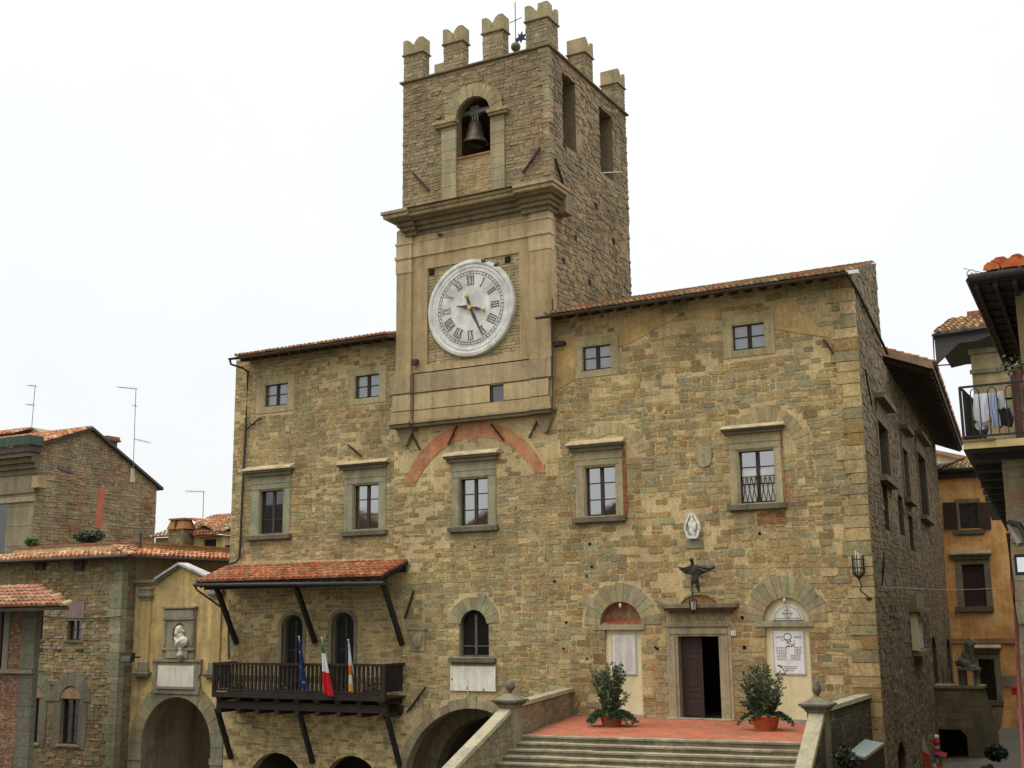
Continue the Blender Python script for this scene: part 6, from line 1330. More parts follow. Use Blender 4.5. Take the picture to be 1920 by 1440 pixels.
m.add([(ch0[0]-.1, YS-1., zt_), (ch1[0]+.1, YS-1., zt_), (ch1[0]+.1, YS, zt_), (ch0[0]-.1, YS, zt_), (ch0[0]+.05, YS-.8, ztt), (ch1[0]-.05, YS-.8, ztt), (ch1[0]-.05, YS-.2, ztt), (ch0[0]+.05, YS-.2, ztt)], [(0, 1, 5, 4), (1, 2, 6, 5), (2, 3, 7, 6), (3, 0, 4, 7), (4, 5, 6, 7)]); m.box(ch0[0]-.05, ch1[0]+.05, YS-.9, YS-.1, ztt, ztt+.1, (.3, .11, .09)); m.box((ch0[0]+ch1[0])/2-.03, (ch0[0]+ch1[0])/2+.03, YS-1.02, YS-.8, zt_, ztt, (.1, .05, .03)); m.build('chimney_hood', TILE, co)

# roof antennas ------------------------------------------------------------
def antenna(label, base, top_, arms, Y):
    b, p_ = PY(*base, Y), PY(*top_, Y); t = thing('antenna', label, 'antenna', tuple(b), 'television antennas on the left roofs'); m = MB((.16, .16, .16)); m.tube([b, p_], .022, 5); m.build('mast', METAL, t)
    for (x0, y0_, x1, y1_, nt_) in arms:
        a, c = PY(x0, y0_, Y), PY(x1, y1_, Y); m = MB((.2, .2, .2)); m.bar(a, c, .02)
        for i in range(nt_): f = (i+.5)/nt_; e = a+(c-a)*f; m.bar(e+np.array([0, -.25, 0]), e+np.array([0, .25, 0]), .012); m.bar(e+np.array([0, 0, -.1]), e+np.array([0, 0, .1]), .01)
        m.build('arm', METAL, t)
antenna('short mast with two small cross arms on the far left roof', (59, 805), (66, 722), ((52, 723, 68, 724, 4), (50, 759, 64, 759, 3)), 7.5)
antenna('tall thin mast with long top arm beside the gable slope', (249, 905), (255, 728), ((221, 726, 257, 729, 9), (252, 823, 281, 830, 8), (251, 760, 255, 762, 2)), 11)
antenna('small mast with one long arm above the cream house', (380, 985), (382, 921), ((348, 921, 383, 922, 8), (380, 977, 398, 979, 5)), 14)
for i, (x_, y_) in enumerate(((248.5, 882), (248.5, 890), (248.5, 899))):
    q = PX(x_, y_, GX+.1); t = thing('junction_box', ['upper', 'middle', 'lower larger'][i]+' cream box on the gable wall below the tall mast', 'box', tuple(q), 'boxes on the gable wall'); m = MB((.6, .55, .36)); s_ = .13+.03*(i == 2); m.box(GX, GX+.12, q[1]-s_, q[1]+s_, q[2]-s_, q[2]+s_); m.build('casing', PAINT, t)
def bush(label, c, rx, rz, n, seed, cols, Y, cat='bush'):
    p_ = PY(c[0], c[1], Y); t = thing('bush', label, cat, (p_[0], Y, p_[2]-rz)); m = MB(); r = random.Random(seed); st_ = MB((.08, .06, .04))
    for k in range(14): d = Vector((r.uniform(-1, 1)*rx, r.uniform(-.5, .5)*rx, r.uniform(.2, 1.4)*rz)); st_.tube([(p_[0], Y, p_[2]-rz), Vector((p_[0], Y, p_[2]-rz))+d], [.02, .006], 4)
    for k in range(n):
        u = Vector((r.gauss(0, 1), r.gauss(0, 1), r.gauss(0, 1))).normalized()*r.random()**.4
        cc_ = Vector((p_[0]+u.x*rx, Y+u.y*rx*.7, p_[2]+u.z*rz*(1+.3*noise.noise((u.x*3, u.y*3, seed))))); a = Vector((r.uniform(-1, 1), r.uniform(-1, 1), r.uniform(-1, 1))).normalized()*.09; b = a.cross(Vector((r.uniform(-1, 1), r.uniform(-1, 1), 1))).normalized()*.05; m.add([cc_-a, cc_+b, cc_+a, cc_-b], [(0, 1, 2, 3)], var(r.choice(cols), .3, r))
    m.build('foliage', LEAF, t); st_.build('stems', WOOD, t)
DG = [(.03, .05, .025), (.045, .07, .03), (.025, .04, .02)]
bush('wide dark roof plant in front of the gable wall', (167, 1006), .95, .32, 1000, 1, DG, 3.)
bush('small bright green tuft at the left end of the cream parapet', (60, 1016), .45, .28, 300, 2, [(.06, .12, .03), (.08, .15, .04)], 3.)
bush('small green plant beside the cream house door', (364, 1031), .3, .3, 260, 3, [(.06, .1, .03), (.09, .13, .05)], 11.6)

# ------------------------------------------------------------------ house with balcony on the right
rh = thing('balcony_house', 'stone house at the right edge with deep dark eave and jutting balcony', 'building', (2, -19, 0)); YR = -19.5; YF = -20.4
xw = PY(1881, 900, YR)[0]; zsl = PY(1806, 845, YF)[2]; zst = PY(1806, 829, YF)[2]; xb = PY(1806, 838, YF)[0]
ee = PY(1817, 532, YF); ze2 = ee[2]
pal_r = lambda u, v, r: pick([(5, GRY), (4, GRN), (3, TAN), (1, TR), (3, TG)])(r)
m = MB((.33, .28, .17)); rf = ((0, YR, 0), (1, 0, 0), (0, -1, 0)); sheet(m, rf, [(xw, 0), (9, 0), (9, zsl), (xw, zsl)], [], .2, (.3, .25, .16)); masonry(m, rf, [(xw, 0), (3, 0), (3, zsl), (xw, zsl)], [], pal_r, h=(.22, .4), wd=(.3, .7), seed=81)
xf = PZ(1893, 1005, zsl); far = min(xf[1], 12); xd = (xf[0]-xb)/(xf[1]-YF); print('jetty', xb, xf, xw)
m.add([(xw, YR, 0), (xw+xd*20, YR+20, 0), (xw+xd*20, YR+20, zsl), (xw, YR, zsl)], [(0, 1, 2, 3)]); m.build('wall', STONE, rh)
YU = YF+1.6; Y2 = -11.2; xu = PY(1825, 730, Y2)[0]; zu = PY(1829, 655, Y2)[2]; zb2 = PY(1838, 900, Y2)[2]; xm_ = PY(1911, 640, YR)[0]
m = MB((.26, .215, .125)); m.box(xm_, 9, YR, YR+.3, zsl, ze2); m.box(xm_, 3, YR+.3, YR+8, zsl, ze2); m.build('upper_wall', PLAST, rh)
m = MB((.34, .29, .18)); uf = ((0, Y2, 0), (1, 0, 0), (0, -1, 0)); sheet(m, uf, [(xu, zb2), (3, zb2), (3, zu+1.5), (xu+1.5, zu+1.5), (xu+.9, zu), (xu, zu)], [], .2, (.36, .31, .19)); m.add([(xu, Y2, zb2), (3, Y2, zb2), (3, 34, zb2), (xu, 34, zb2)], [(0, 1, 2, 3)], (.1, .08, .05))
masonry(m, uf, [(xu+.9, zb2), (xu+2.2, zb2), (xu+2.2, zu), (xu+.9, zu)], [], pal_r, h=(.25, .4), wd=(.3, .6), seed=82)
for z_, h__, c__ in ((zu-.12, .12, (.25, .235, .17)), (zu-.6, .1, (.2, .19, .14)), (zu-1.3, .05, (.16, .15, .11)), (zu-1.7, .5, (.3, .28, .2)), (zu-2.3, .06, (.18, .17, .12))): m.box(xu-.04, xu+.85, Y2-.06, Y2, z_, z_+h__, c__)
m.add([(xu, Y2, zb2), (xu, 34, zb2), (xu, 34, zu), (xu, Y2, zu)], [(0, 1, 2, 3)]); m.add([(-2.2, Y2, -1), (-2.2, 34, -1), (-2.2, 34, zb2), (-2.2, Y2, zb2)], [(0, 1, 2, 3)]); m.build('side_wing', PLAST, rh)
m = MB((.47, .38, .2)); m.box(xb, 9, YF, YF+.12, zsl+.02, zst); m.box(xb-.02, xb+.5, YF-.03, YF+.1, zst, zst+.03, (.15, .12, .08)); m.build('balcony_edge', PLAST, rh)
m = MB((.03, .026, .022)); L_ = xf[1]-YF; m.add([(xb, YF+.01, zsl), (9, YF+.01, zsl), (9, YF+.01+L_, zsl), (xb+xd*L_, YF+L_, zsl)]+[(xb, YF+.01, zsl+.15), (9, YF+.01, zsl+.15), (9, YF+L_, zsl+.15), (xb+xd*L_, YF+L_, zsl+.15)], [(0, 1, 2, 3), (0, 4, 7, 3), (4, 5, 6, 7)])
for i in range(10): m.box(xb+.05+xd*i*2, 3, YF+.6+i*1.6, YF+.72+i*1.6, zsl-.12, zsl)
m.build('balcony_underside', WOOD, rh)
# deep eave
le = PZ(1893, 705, ze2); xd2 = (le[0]-ee[0])/(le[1]-YF); Lr = le[1]-YF
m = MB((.035, .028, .022)); A = [(ee[0], YF, ze2), (9, YF, ze2), (9, le[1], ze2+.2), (le[0], le[1], ze2+.0)]; m.add(A+[(a, b, c+.14) for a, b, c in A], [(0, 1, 2, 3), (0, 4, 5, 1), (0, 3, 7, 4)])
for i in range(8): m.bar((ee[0]+.1+i*.3, YF+.05, ze2-.05), (ee[0]+.1+i*.3+xd2*Lr, le[1], ze2-.05), .07, .1)
for i in range(14): yy = YF+.15+i*Lr/14; m.box(ee[0]+xd2*(yy-YF), 3, yy, yy+.1, ze2-.03, ze2+.02)
er = m.build('eave', WOOD, rh)
m = MB(); tiles(m, (ee[0]+.25, YF-.03, ze2+.15), (1, 0, 0), (0, 1, .32), 14, 6, pitch=.26, exp_=.36, rad=.12, seed=31, cols=[(.55, .14, .06), (.5, .17, .08), (.4, .12, .06)]); m.build('roof_tiles', TILE, er)
m = MB((.05, .04, .035)); m.tube([(ee[0], YF-.05, ze2+.08), (9, YF-.05, ze2+.12)], .07, 8); m.tube([(ee[0], YF, ze2+.06), (ee[0]+xd2*Lr, le[1], ze2+.06)], .05, 6); m.build('gutter', METAL, er, smooth=True)
q = PY(1820, 514, YF); m = MB((.6, .6, .6)); m.tube([(q[0]+.09*math.cos(a)*k, YF, q[2]+.09*math.sin(a)*k) for a, k in [(i*.6, 1-i*.06) for i in range(14)]], .014, 5); m.tube([(q[0]-.1, YF, q[2]+.12), (q[0]+.25, YF, q[2]-.02)], .014, 5); m.build('scroll_bracket', METAL, er)
# smaller roof behind
YB = Y2-.5; a0, a1 = PY(1750, 634, YB), PY(1832, 614, YB); zt2 = PY(1818, 592, YB+1)[2]
m = MB((.06, .055, .05)); m.add([(a0[0], YB, a0[2]-.0), (a1[0]+.6, YB, a0[2]+.0), (a1[0]+.6, YB+4, a0[2]+.25), (a0[0]-.2, YB+4, a0[2]), (a0[0], YB, a0[2]+.1), (a1[0]+.6, YB, a0[2]+.1), (a1[0]+.6, YB+4, a0[2]+.35), (a0[0]-.2, YB+4, a0[2]+.1)], [(0, 1, 2, 3), (0, 4, 5, 1), (0, 3, 7, 4), (4, 5, 6, 7)])
m.prism([(a0[0]+.02, a0[2]), (a0[0]+.02, PY(1753, 683, YB)[2]), (PY(1800, 655, YB)[0], a0[2]-.18), (xu+.2, zu+.1), (xu+.9, a0[2])], YB+.02, YB+.1, (.07, .065, .055)); se = m.build('side_eave', WOOD, rh)
m = MB(); tiles(m, (a0[0]+.02, YB-.03, a0[2]+.1), (1, 0, 0), (.12, 1, .4), 12, 7, pitch=.2, exp_=.26, rad=.08, seed=32, cols=[(.36, .2, .12), (.42, .24, .14), (.28, .17, .11)]); m.build('roof_tiles', TILE, se)
m = MB((.05, .045, .05)); g0, g1 = PY(1752, 684, YB), PY(1826, 681, YB+.6); m.tube([(a0[0], YB, a0[2]+.02), (g0[0], YB, g0[2]-.02), g1], .02, 6); m.tube([(a0[0]-.02, YB-.05, a0[2]+.06), (a1[0]+.6, YB-.05, a0[2]+.1)], .04, 6); m.build('gutter', METAL, se)
m = MB((.32, .12, .08)); q = PY(1824, 592, YB+1.4); m.box(q[0]-.12, q[0]+.3, YB+1.3, YB+1.6, q[2]-.3, q[2]+.1); m.build('chimney', STONE, rh)
m = MB((.1, .045, .035)); q = PY(1906, 760, YF+.5); m.box(q[0]-.05, q[0]+.06, YF+.45, YF+.55, zst, PY(1906, 703, YF+.5)[2]); m.build('post', WOOD, rh)
# railing
zr = PY(1798, 727, YF)[2]; xr0 = PY(1799, 727, YF)[0]; m = MB((.025, .022, .025)); m.bar((xr0, YF, zr), (4, YF, zr+.02), .035); m.bar((xr0, YF, zst+.08), (4, YF, zst+.08), .03); m.bar((xr0, YF, zr), (xr0+.03, YU, zr), .03); m.bar((xr0, YF, zst), (xr0, YF, zr), .04)
m.bar((xr0, YF, zst+.08), (xr0, YU, zst+.08), .03)
x = xr0+.16
while x < 1.5:
    m.bar((x, YF, zst+.08), (x, YF, zr-.12), .016); m.bar((x+.13, YF, zst+.08), (x+.13, YF, zr-.12), .016)
    m.tube([(x+.065-.065*math.cos(a), YF, zr-.12+.08*math.sin(a)) for a in [math.pi*i/8 for i in range(9)]], .009, 5, caps=False); x += .27
for i in range(12): y = YF+.12+i*.22; m.bar((xr0, y, zst+.08), (xr0, y, zr), .016)
m.build('railing', METAL, rh)
m = MB((.02, .018, .016)); m.box(xr0+.02, xr0+.05, YF+.1, YU, zst, zst+.9); m.build('side_screen', METAL, rh)
# laundry
def cloth(label, px0, px1, y0_, y1_, Y, col, seed, cat='laundry'):
    a, b = PY(px0, (y0_+y1_)/2, Y)[0], PY(px1, (y0_+y1_)/2, Y)[0]; zt_, zb_ = PY((px0+px1)/2, y0_, Y)[2], PY((px0+px1)/2, y1_, Y)[2]; m = MB(col); n, k = 14, 12; vs = []
    for i in range(n+1):
        for j in range(k+1):
            f, g_ = i/n, j/k; vs.append((a+(b-a)*g_+.02*math.sin(f*5+seed), Y+.035*math.sin(g_*14+seed+f*1.5)*(.3+f), zt_-(zt_-zb_)*f+.02*math.sin(g_*7+seed)*f))
    m.add(vs, [(i*(k+1)+j, i*(k+1)+j+1, (i+1)*(k+1)+j+1, (i+1)*(k+1)+j) for i in range(n) for j in range(k)]); o = m.build('hanging_cloth', CLOTH, None, smooth=True); tag(o, label, cat, 'washing hung on the right balcony')
cloth('wide white sheet at the left end of the balcony washing', 1824, 1856, 738, 790, YF+.35, (.72, .72, .76), 1)
cloth('small white cloth hanging below the wide white sheet', 1829, 1850, 789, 806, YF+.37, (.66, .66, .7), 2)
cloth('pale blue shirt hanging in the middle of the balcony washing', 1857, 1872, 736, 800, YF+.35, (.42, .48, .62), 3)
cloth('white top at the right end of the balcony washing', 1873, 1884, 733, 765, YF+.35, (.68, .68, .72), 4)
cloth('black garment hanging low beside the blue shirt', 1874, 1897, 765, 800, YF+.4, (.03, .03, .035), 5)
cloth('dark red cloth strip hanging under the white sheet', 1838, 1843, 800, 822, YF+.4, (.25, .04, .05), 6)
cloth('dark blue trousers hanging lowest under the white sheet', 1844, 1852, 798, 826, YF+.4, (.05, .1, .17), 7)
t = thing('potted_plant', 'small plant hanging high above the balcony washing under the eave', 'potted plant', tuple(PY(1907, 685, YF+.2))); q = PY(1906, 688, YF+.2); m = MB(); r = random.Random(3)
for k in range(160):
    c = Vector((q[0]+r.gauss(0, .13), q[1]+r.gauss(0, .1), q[2]+r.gauss(0, .07))); a, b = [Vector((r.uniform(-1, 1), r.uniform(-1, 1), r.uniform(-1, 1))).normalized()*.035 for _ in range(2)]; m.add([c-a, c+b, c+a, c-b], [(0, 1, 2, 3)], var(r.choice([(.1, .12, .05), (.2, .2, .1), (.03, .04, .02)]), .2, r))
m.build('foliage', LEAF, t); m = MB((.14, .06, .04)); m.lathe([(.06, -.2), (.1, -.05), (.1, 0), (.001, 0)], tuple(q-[0, 0, .05]), 12); m.build('pot', PAINT, t)
# pipe, lamp and sign on the right house
m = MB((.16, .045, .04)); m.tube([PY(1890, 1000, YR-.12), PY(1899, 1100, YR-.12), PY(1906, 1170, YR-.12), PY(1908, 1230, YR-.12), PY(1920, 1440, YR-.12)], .035, 8); m.build('downpipe', METAL, rh, smooth=True)
q = PY(1890, 985, YR-.3); t = thing('wall_lamp', 'black tubular lamp bracket above a white sign at the right edge', 'lamp', tuple(q)); m = MB((.17, .165, .14)); m.tube([q, PY(1914, 1022, YR-.6)], [.03, .055], 10); m.build('tube', METAL, t, smooth=True)
m = MB((.02, .02, .02)); m.tube([PY(1893, 980, YR-.05), PY(1912, 985, YR-.3), PY(1925, 1010, YR-.5), PY(1930, 1040, YR-.5)], .05, 8); m.build('arm', METAL, t, smooth=True)
a, b = PY(1902, 1040, YR-.5), PY(1945, 1078, YR-.5); t = thing('hanging_sign', 'white panel sign in a black frame below the tubular lamp', 'sign', tuple(a)); m = MB((.02, .02, .02)); m.box(a[0], b[0], YR-.6, YR-.5, b[2], a[2]); m.build('frame', METAL, t); m = MB((.7, .72, .75)); m.box(a[0]+.04, b[0]-.04, YR-.61, YR-.595, b[2]+.05, a[2]-.05); m.build('panel', PAINT, t)

# ------------------------------------------------------------------ orange house and pale gable beyond the street
oh = thing('orange_house', 'orange plastered house with grey stone window frames closing the side street', 'building', (-9, 36, 0)); YO = 36.
R3 = lambda *a: R(*a, YO); ow = [R3(1797, 942, 1837, 991), R3(1804, 1057, 1849, 1138), R3(1836, 1235, 1868, 1314)]
of = ((0, YO, 0), (1, 0, 0), (0, -1, 0)); zo = PY(1790, 884, YO-.8)[2]; m = MB((.72, .37, .12)); sheet(m, of, [(-18, -2), (0, -2), (0, zo+.3), (-18, zo+.3)], [rect(x) for x in ow], .3, (.74, .38, .125)); m.box(-18, 0, YO-.04, YO+.01, -2, PY(1880, 1372, YO)[2], (.19, .175, .13))
m.build('wall', surf('orange plaster', .92, 4, .15, .7, .3, .25, 20, streak=.25, stain=((.74, .50, .24), .7, .5, .7)), oh)
OG = (.2, .19, .135)
a = R3(1781, 1036, 1860, 1047); b = R3(1793, 1137, 1864, 1147); window(oh, ow[1], YO, .2, 1, (), glass=(.05, .028, .024), gmat=WOOD, surround=(ow[1][0]-.32, ow[1][1]+.32, ow[1][2]-.0, a[2]), hood=(a[0], a[1], a[2], a[3]+.05, .35), sill=(b[0], b[1], b[2], b[3], .25), sur_col=OG, frame=(.05, .03, .025))
a = R3(1810, 1212, 1878, 1222); b = R3(1826, 1313, 1882, 1322); window(oh, ow[2], YO, .25, 1, (), glass=(.02, .02, .016), surround=(ow[2][0]-.3, ow[2][1]+.3, ow[2][2], a[2]), hood=(a[0], a[1], a[2], a[3]+.05, .35), sill=(b[0], b[1], b[2], b[3], .25), sur_col=OG, frame=(.05, .05, .04))
m = MB((.025, .025, .022))
for i in range(7): x = ow[2][0]+(i+.5)*(ow[2][1]-ow[2][0])/7; m.bar((x, YO+.05, ow[2][2]), (x, YO+.05, ow[2][3]), .03)
for i in range(4): z = ow[2][2]+(i+.5)*(ow[2][3]-ow[2][2])/4; m.bar((ow[2][0], YO+.05, z), (ow[2][1], YO+.05, z), .02)
m.build('window_grille', METAL, oh)
b = R3(1789, 993, 1847, 1002); window(oh, ow[0], YO, .2, 2, (), glass=(.02, .022, .022), surround=(ow[0][0]-.1, ow[0][1]+.1, ow[0][2], ow[0][3]+.22), sill=(b[0], b[1], b[2], b[3], .15), sur_col=OG, frame=(.06, .03, .025), mull=.05)
for xa, xb_ in ((1770, 1795), (1838, 1857)): a = R3(xa, 942, xb_, 993); m = MB((.055, .028, .024)); m.box(a[0], a[1], YO-.12, YO-.06, a[2], a[3]); m.build('shutter', WOOD, oh)
a = R3(1790, 1197, 1912, 1206); m = MB((.4, .2, .09)); m.box(-18, 0, YO-.12, YO, a[2], a[2]+.12); m.box(-18, 0, YO-.08, YO, a[2]+.12, a[3], (.28, .2, .13)); m.build('string_course', TRIM, oh)
a = R3(1869, 1325, 1880, 1361); m = MB(OG); m.prism([(a[0], a[2]), (a[0]+.2, a[2]), (a[1], a[3]-.3), (a[1]+.05, a[3]), (a[0]-.05, a[3])], YO-.3, YO); m.build('corbel', TRIM, oh)
m = MB((.04, .03, .025)); m.box(-18, 0, YO-.85, YO, zo, zo+.12); m.box(-18, 0, YO-.4, YO, zo-.35, zo, (.05, .035, .025)); o = m.build('roof', WOOD, oh)
m = MB(); tiles(m, (-14, YO-.9, zo+.12), (1, 0, 0), (0, 1, .35), 30, 5, pitch=.26, rad=.115, seed=33, cols=[(.42, .3, .2), (.34, .24, .16), (.46, .26, .16), (.28, .2, .14)]); m.build('roof_tiles', TILE, o)
# grey eave pipe
m = MB((.05, .05, .045)); m.tube([PY(1752, 884, YO-1), PY(1810, 858, YO-1.2)], .05, 6); m.build('downpipe', METAL, oh)
ph2 = thing('pale_house', 'pale grey gable wall with tiled verge peeping above the orange house roof', 'building', (-12, 44, 0)); p_ = lambda x, y: (PY(x, y, 44.)[0], PY(x, y, 44.)[2])
m = MB((.50, .49, .43)); m.prism([p_(1735, 930), p_(1900, 930), p_(1845, 880), p_(1812, 864), p_(1752, 850), p_(1735, 848)], 44, 50); m.build('wall', PLAST, ph2)
m = MB((.3, .17, .11)); m.prism([p_(1735, 848), p_(1752, 850), p_(1812, 864), p_(1850, 884), p_(1850, 879), p_(1813, 856), p_(1752, 844), p_(1735, 842)], 43.6, 50); m.build('roof', TILE, ph2)
t = thing('stone_plaque', 'plain grey stone plaque on the orange wall above the red sign', 'plaque', tuple(PY(1893, 1276, YO))); a = R3(1879, 1266, 1908, 1287); m = MB((.24, .21, .15)); m.box(a[0], a[1], YO-.08, YO, a[2], a[3]); m.build('slab', TRIM, t, bevel=.01)
YT = 30.; a = R(1896, 1288, 1934, 1303, YT); t = thing('taxi_sign', 'red taxi sign on a thin pole in front of the orange house', 'sign', (a[0], YT, 0)); m = MB((.72, .035, .02)); m.box(a[0], a[1], YT-.08, YT+.08, a[2], a[3]); m.build('panel', PAINT, t, bevel=.02)
m = MB((.02, .015, .015)); text_mb(m, 'TAXI', (a[0]+a[1])/2, a[2]+(a[3]-a[2])*.22, (a[3]-a[2])*.58, YT-.085, width=(a[1]-a[0])*.8); m.build('lettering', PAINT, t)
q = PY(1911, 1350, YT); m = MB((.33, .33, .3)); m.tube([(q[0], YT, -1), (q[0], YT, a[2])], .03, 8); m.build('pole', METAL, t); b = R(1907, 1330, 1916, 1345, YT-.1); m = MB((.55, .57, .52)); m.box(b[0], b[1], YT-.1, YT-.05, b[2], b[3]); m.build('small_plate', PAINT, t)

# ------------------------------------------------------------------ stone landing with the lion
YLd = 20.; lp = lambda x, y: (PY(x, y, YLd)[0], PY(x, y, YLd)[2]); ld = thing('stone_landing', 'small stone stair landing with a dark doorway under it in the side street', 'steps', (-9.4, YLd, 0))
LC = (.16, .14, .09); dq = R(1763, 1368, 1815, 1445, YLd); tl, tr2 = lp(1752, 1292), lp(1838, 1292)
m = MB(LC); sheet(m, ((0, YLd, 0), (1, 0, 0), (0, -1, 0)), [(tl[0]-.3, -2), (tr2[0], -2), tr2, (tl[0]-.3, tr2[1])], [[(dq[0], -1.5), (dq[1], -1.5), (dq[1], dq[3]-.3), (dq[1]-.25, dq[3]), (dq[0], dq[3])]], 1.5, (.15, .13, .085), (.05, .045, .03))
masonry(m, ((0, YLd, 0), (1, 0, 0), (0, -1, 0)), [(tl[0]-.2, -1), (tr2[0], -1), tr2, (tl[0]-.2, tr2[1])], [[(dq[0], -1.5), (dq[1], -1.5), (dq[1], dq[3]), (dq[0], dq[3])]], lambda u, v, r: (.17, .15, .1), h=(.25, .4), wd=(.4, .8), seed=91, prot=(.002, .012))
m.add([(tr2[0], YLd, -2), (tr2[0], YLd+5, -2), (tr2[0], YLd+5, tr2[1]-2.2), (tr2[0], YLd+1.5, tr2[1]), (tr2[0], YLd, tr2[1])], [(0, 1, 2, 3, 4)]); m.add([(tl[0]-.3, YLd, tr2[1]), (tr2[0], YLd, tr2[1]), (tr2[0], YLd+1.5, tr2[1]), (tl[0]-.3, YLd+1.5, tr2[1])], [(0, 1, 2, 3)])
m.box(dq[0]-.2, dq[1]+.2, YLd+1.45, YLd+1.6, -2, dq[3]+.3, (.02, .018, .015)); m.build('wall', STONE, ld)
m = MB((.2, .185, .13)); m.box(tl[0]-.3, tr2[0]+.08, YLd-.1, YLd+1.6, tr2[1], tr2[1]+.14); m.build('coping', TRIM, ld, bevel=.02)
m = MB((.17, .16, .115)); a, b = lp(1826, 1258), lp(1836, 1286); c = ((a[0]+b[0])/2, YLd+.2); zt_ = a[1]; zb_ = tr2[1]+.14; hh_ = zt_-zb_
m.lathe([(.16, 0), (.16, .06), (.1, .1), (.14, hh_*.4), (.1, hh_*.8), (.17, hh_*.9), (.17, hh_)], (c[0], c[1], zb_), 14); m.build('baluster', TRIM, ld, smooth=True)
a, b = lp(1794, 1252), lp(1836, 1258); m = MB((.16, .15, .11)); m.box(a[0], b[0], YLd-.1, YLd+.7, zt_, a[1]); m.box(a[0]+.02, a[0]+.35, YLd+.0, YLd+.6, zb_, zt_, (.12, .1, .07)); m.build('plinth', TRIM, ld, bevel=.02)
zl_ = a[1]; cxl = (a[0]+b[0])/2; li = thing('lion_statue', 'weathered stone lion sitting upright on the landing parapet', 'statue', (cxl, YLd+.3, zl_)); hl = PY(1817, 1194, YLd+.3)[2]-zl_; k = hl/1.5
m = MB(LC)   # facing right, seated
for x, y, z, rx, ry, rz in ((-.22, 0, .28, .3, .24, .27), (-.08, 0, .55, .25, .22, .34), (.08, 0, .85, .22, .22, .32), (.12, 0, 1.12, .25, .24, .27), (.2, 0, 1.27, .18, .16, .19), (.36, 0, 1.2, .12, .1, .09), (.2, -.12, .45, .075, .075, .42), (.2, .12, .45, .075, .075, .42), (.28, -.12, .06, .14, .08, .06), (.28, .12, .06, .14, .08, .06), (-.1, -.2, .2, .24, .1, .18), (-.1, .2, .2, .24, .1, .18), (.06, -.22, .06, .2, .08, .06), (.06, .22, .06, .2, .08, .06), (.12, -.13, 1.42, .05, .05, .06), (.12, .13, 1.42, .05, .05, .06), (-.48, .05, .1, .16, .06, .06), (-.6, .05, .25, .05, .05, .16)): m.ball((cxl+x*k, YLd+.3+y*k, zl_+z*k), (rx*k, ry*k, rz*k), n=8)
m.build('body', solid('lionstone', (.13, .12, .085)), li, remesh=.035)
# shrine panel on the side wall
t = thing('wall_shrine', 'small wall shrine with white panel on the dark side wall of the town hall', 'shrine', tuple(PL(1715, 1190, SO, su))); a = srect(1708, 1725, 1155, 1220)
m = MB((.42, .41, .43)); sbox(m, a[0]+.3, a[1], .02, .12, a[2], a[3]); m.build('panel', PAINT, t); m = MB((.55, .5, .28)); sbox(m, a[0]-.1, a[0]+.3, .02, .3, a[2], a[3]+.1); m.build('side_board', PAINT, t)
m = MB((.18, .15, .1)); sbox(m, a[0]-.3, a[1]+.4, 0, .5, a[3]+.15, a[3]+.3); sbox(m, a[0], a[1], 0, .35, a[2]-.25, a[2]-.05); sbox(m, a[0]+.2, a[1]-.4, 0, .3, a[3]+.3, a[3]+.9, (.2, .17, .1)); m.build('hood', TRIM, t, bevel=.01)
for p0_, p1_, lab in (((1660, 1105), (1905, 1100), 'upper'),):
    t = thing('cable', 'thin wire crossing the side street to the orange house', 'cable', tuple(PL(1645, 1100, SO, su))); m = MB((.3, .3, .28)); A_, B_ = PL(1645, 1100, SO, su), PY(1905, 1099, YO); m.tube([A_+(B_-A_)*f-np.array([0, 0, .15*math.sin(math.pi*f)]) for f in [i/10 for i in range(11)]], .012, 4); m.build('wire', METAL, t)
# dark flag-shaped iron bracket at the corner and small lean stone
m = MB((.03, .027, .025)); a = PL(1643, 1035, SO, su)+[.25, 0, 0]; b = PL(1648, 1100, SO, su)+[.1, 0, 0]; m.tube([a, (a+b)/2+[.02, 0, 0], b], [.015, .05, .02], 8); m.build('iron_bracket', METAL, hall)

# ------------------------------------------------------------------ souvenir goods and stall at the lower right
YG = 12.; gq = lambda x, y: PY(x, y, YG)
q = gq(1735, 1385); t = thing('souvenir_flag', 'red and white pennant hanging on a leaning pole outside the souvenir shop', 'flag', tuple(q)); m = MB((.35, .33, .3)); m.bar(gq(1731, 1378), gq(1744, 1440), .03); m.build('pole', WOOD, t)
m = MB(); P = [(1730, 1382), (1733, 1384), (1742, 1412), (1738, 1425), (1724, 1412), (1728, 1400)]; v = [gq(*p_) for p_ in P]; m.add(v, [(0, 1, 2, 3), (0, 3, 4, 5)], (.45, .35, .35)); v = [gq(*p_) for p_ in ((1722, 1404), (1742, 1414), (1746, 1438), (1738, 1440), (1730, 1420))]; m.add([a_-[0, .05, 0] for a_ in v], [(0, 1, 2, 3, 4)], (.6, .05, .02)); m.build('cloth', CLOTH, t)
for i, (x_, y_, r_s, c_, lab) in enumerate(((1756, 1382, 4, (.7, .7, .68), 'small white ball, topmost on the souvenir string'), (1756, 1392, 5, (.5, .02, .04), 'dark red ball below the white one on the souvenir string'), (1757, 1402, 4, (.6, .3, .2), 'pinkish ball, lowest on the souvenir string'), (1746, 1387, 3, (.35, .04, .03), 'tiny red ball left of the souvenir string'))):
    q = gq(x_, y_); o = MB(c_).ball(tuple(q), r_s*.025, n=8).build('souvenir_ball', PAINT, None, smooth=True); tag(o, lab, 'ball', 'balls hung outside the souvenir shop')
q = gq(1762, 1425); t = thing('postcard_rack', 'rack of colourful postcards below the hanging souvenir balls', 'rack', (q[0], YG, -.5)); m = MB((.05, .05, .05)); m.tube([(q[0], YG, -.6), (q[0], YG, q[2]+.3)], .02, 6)
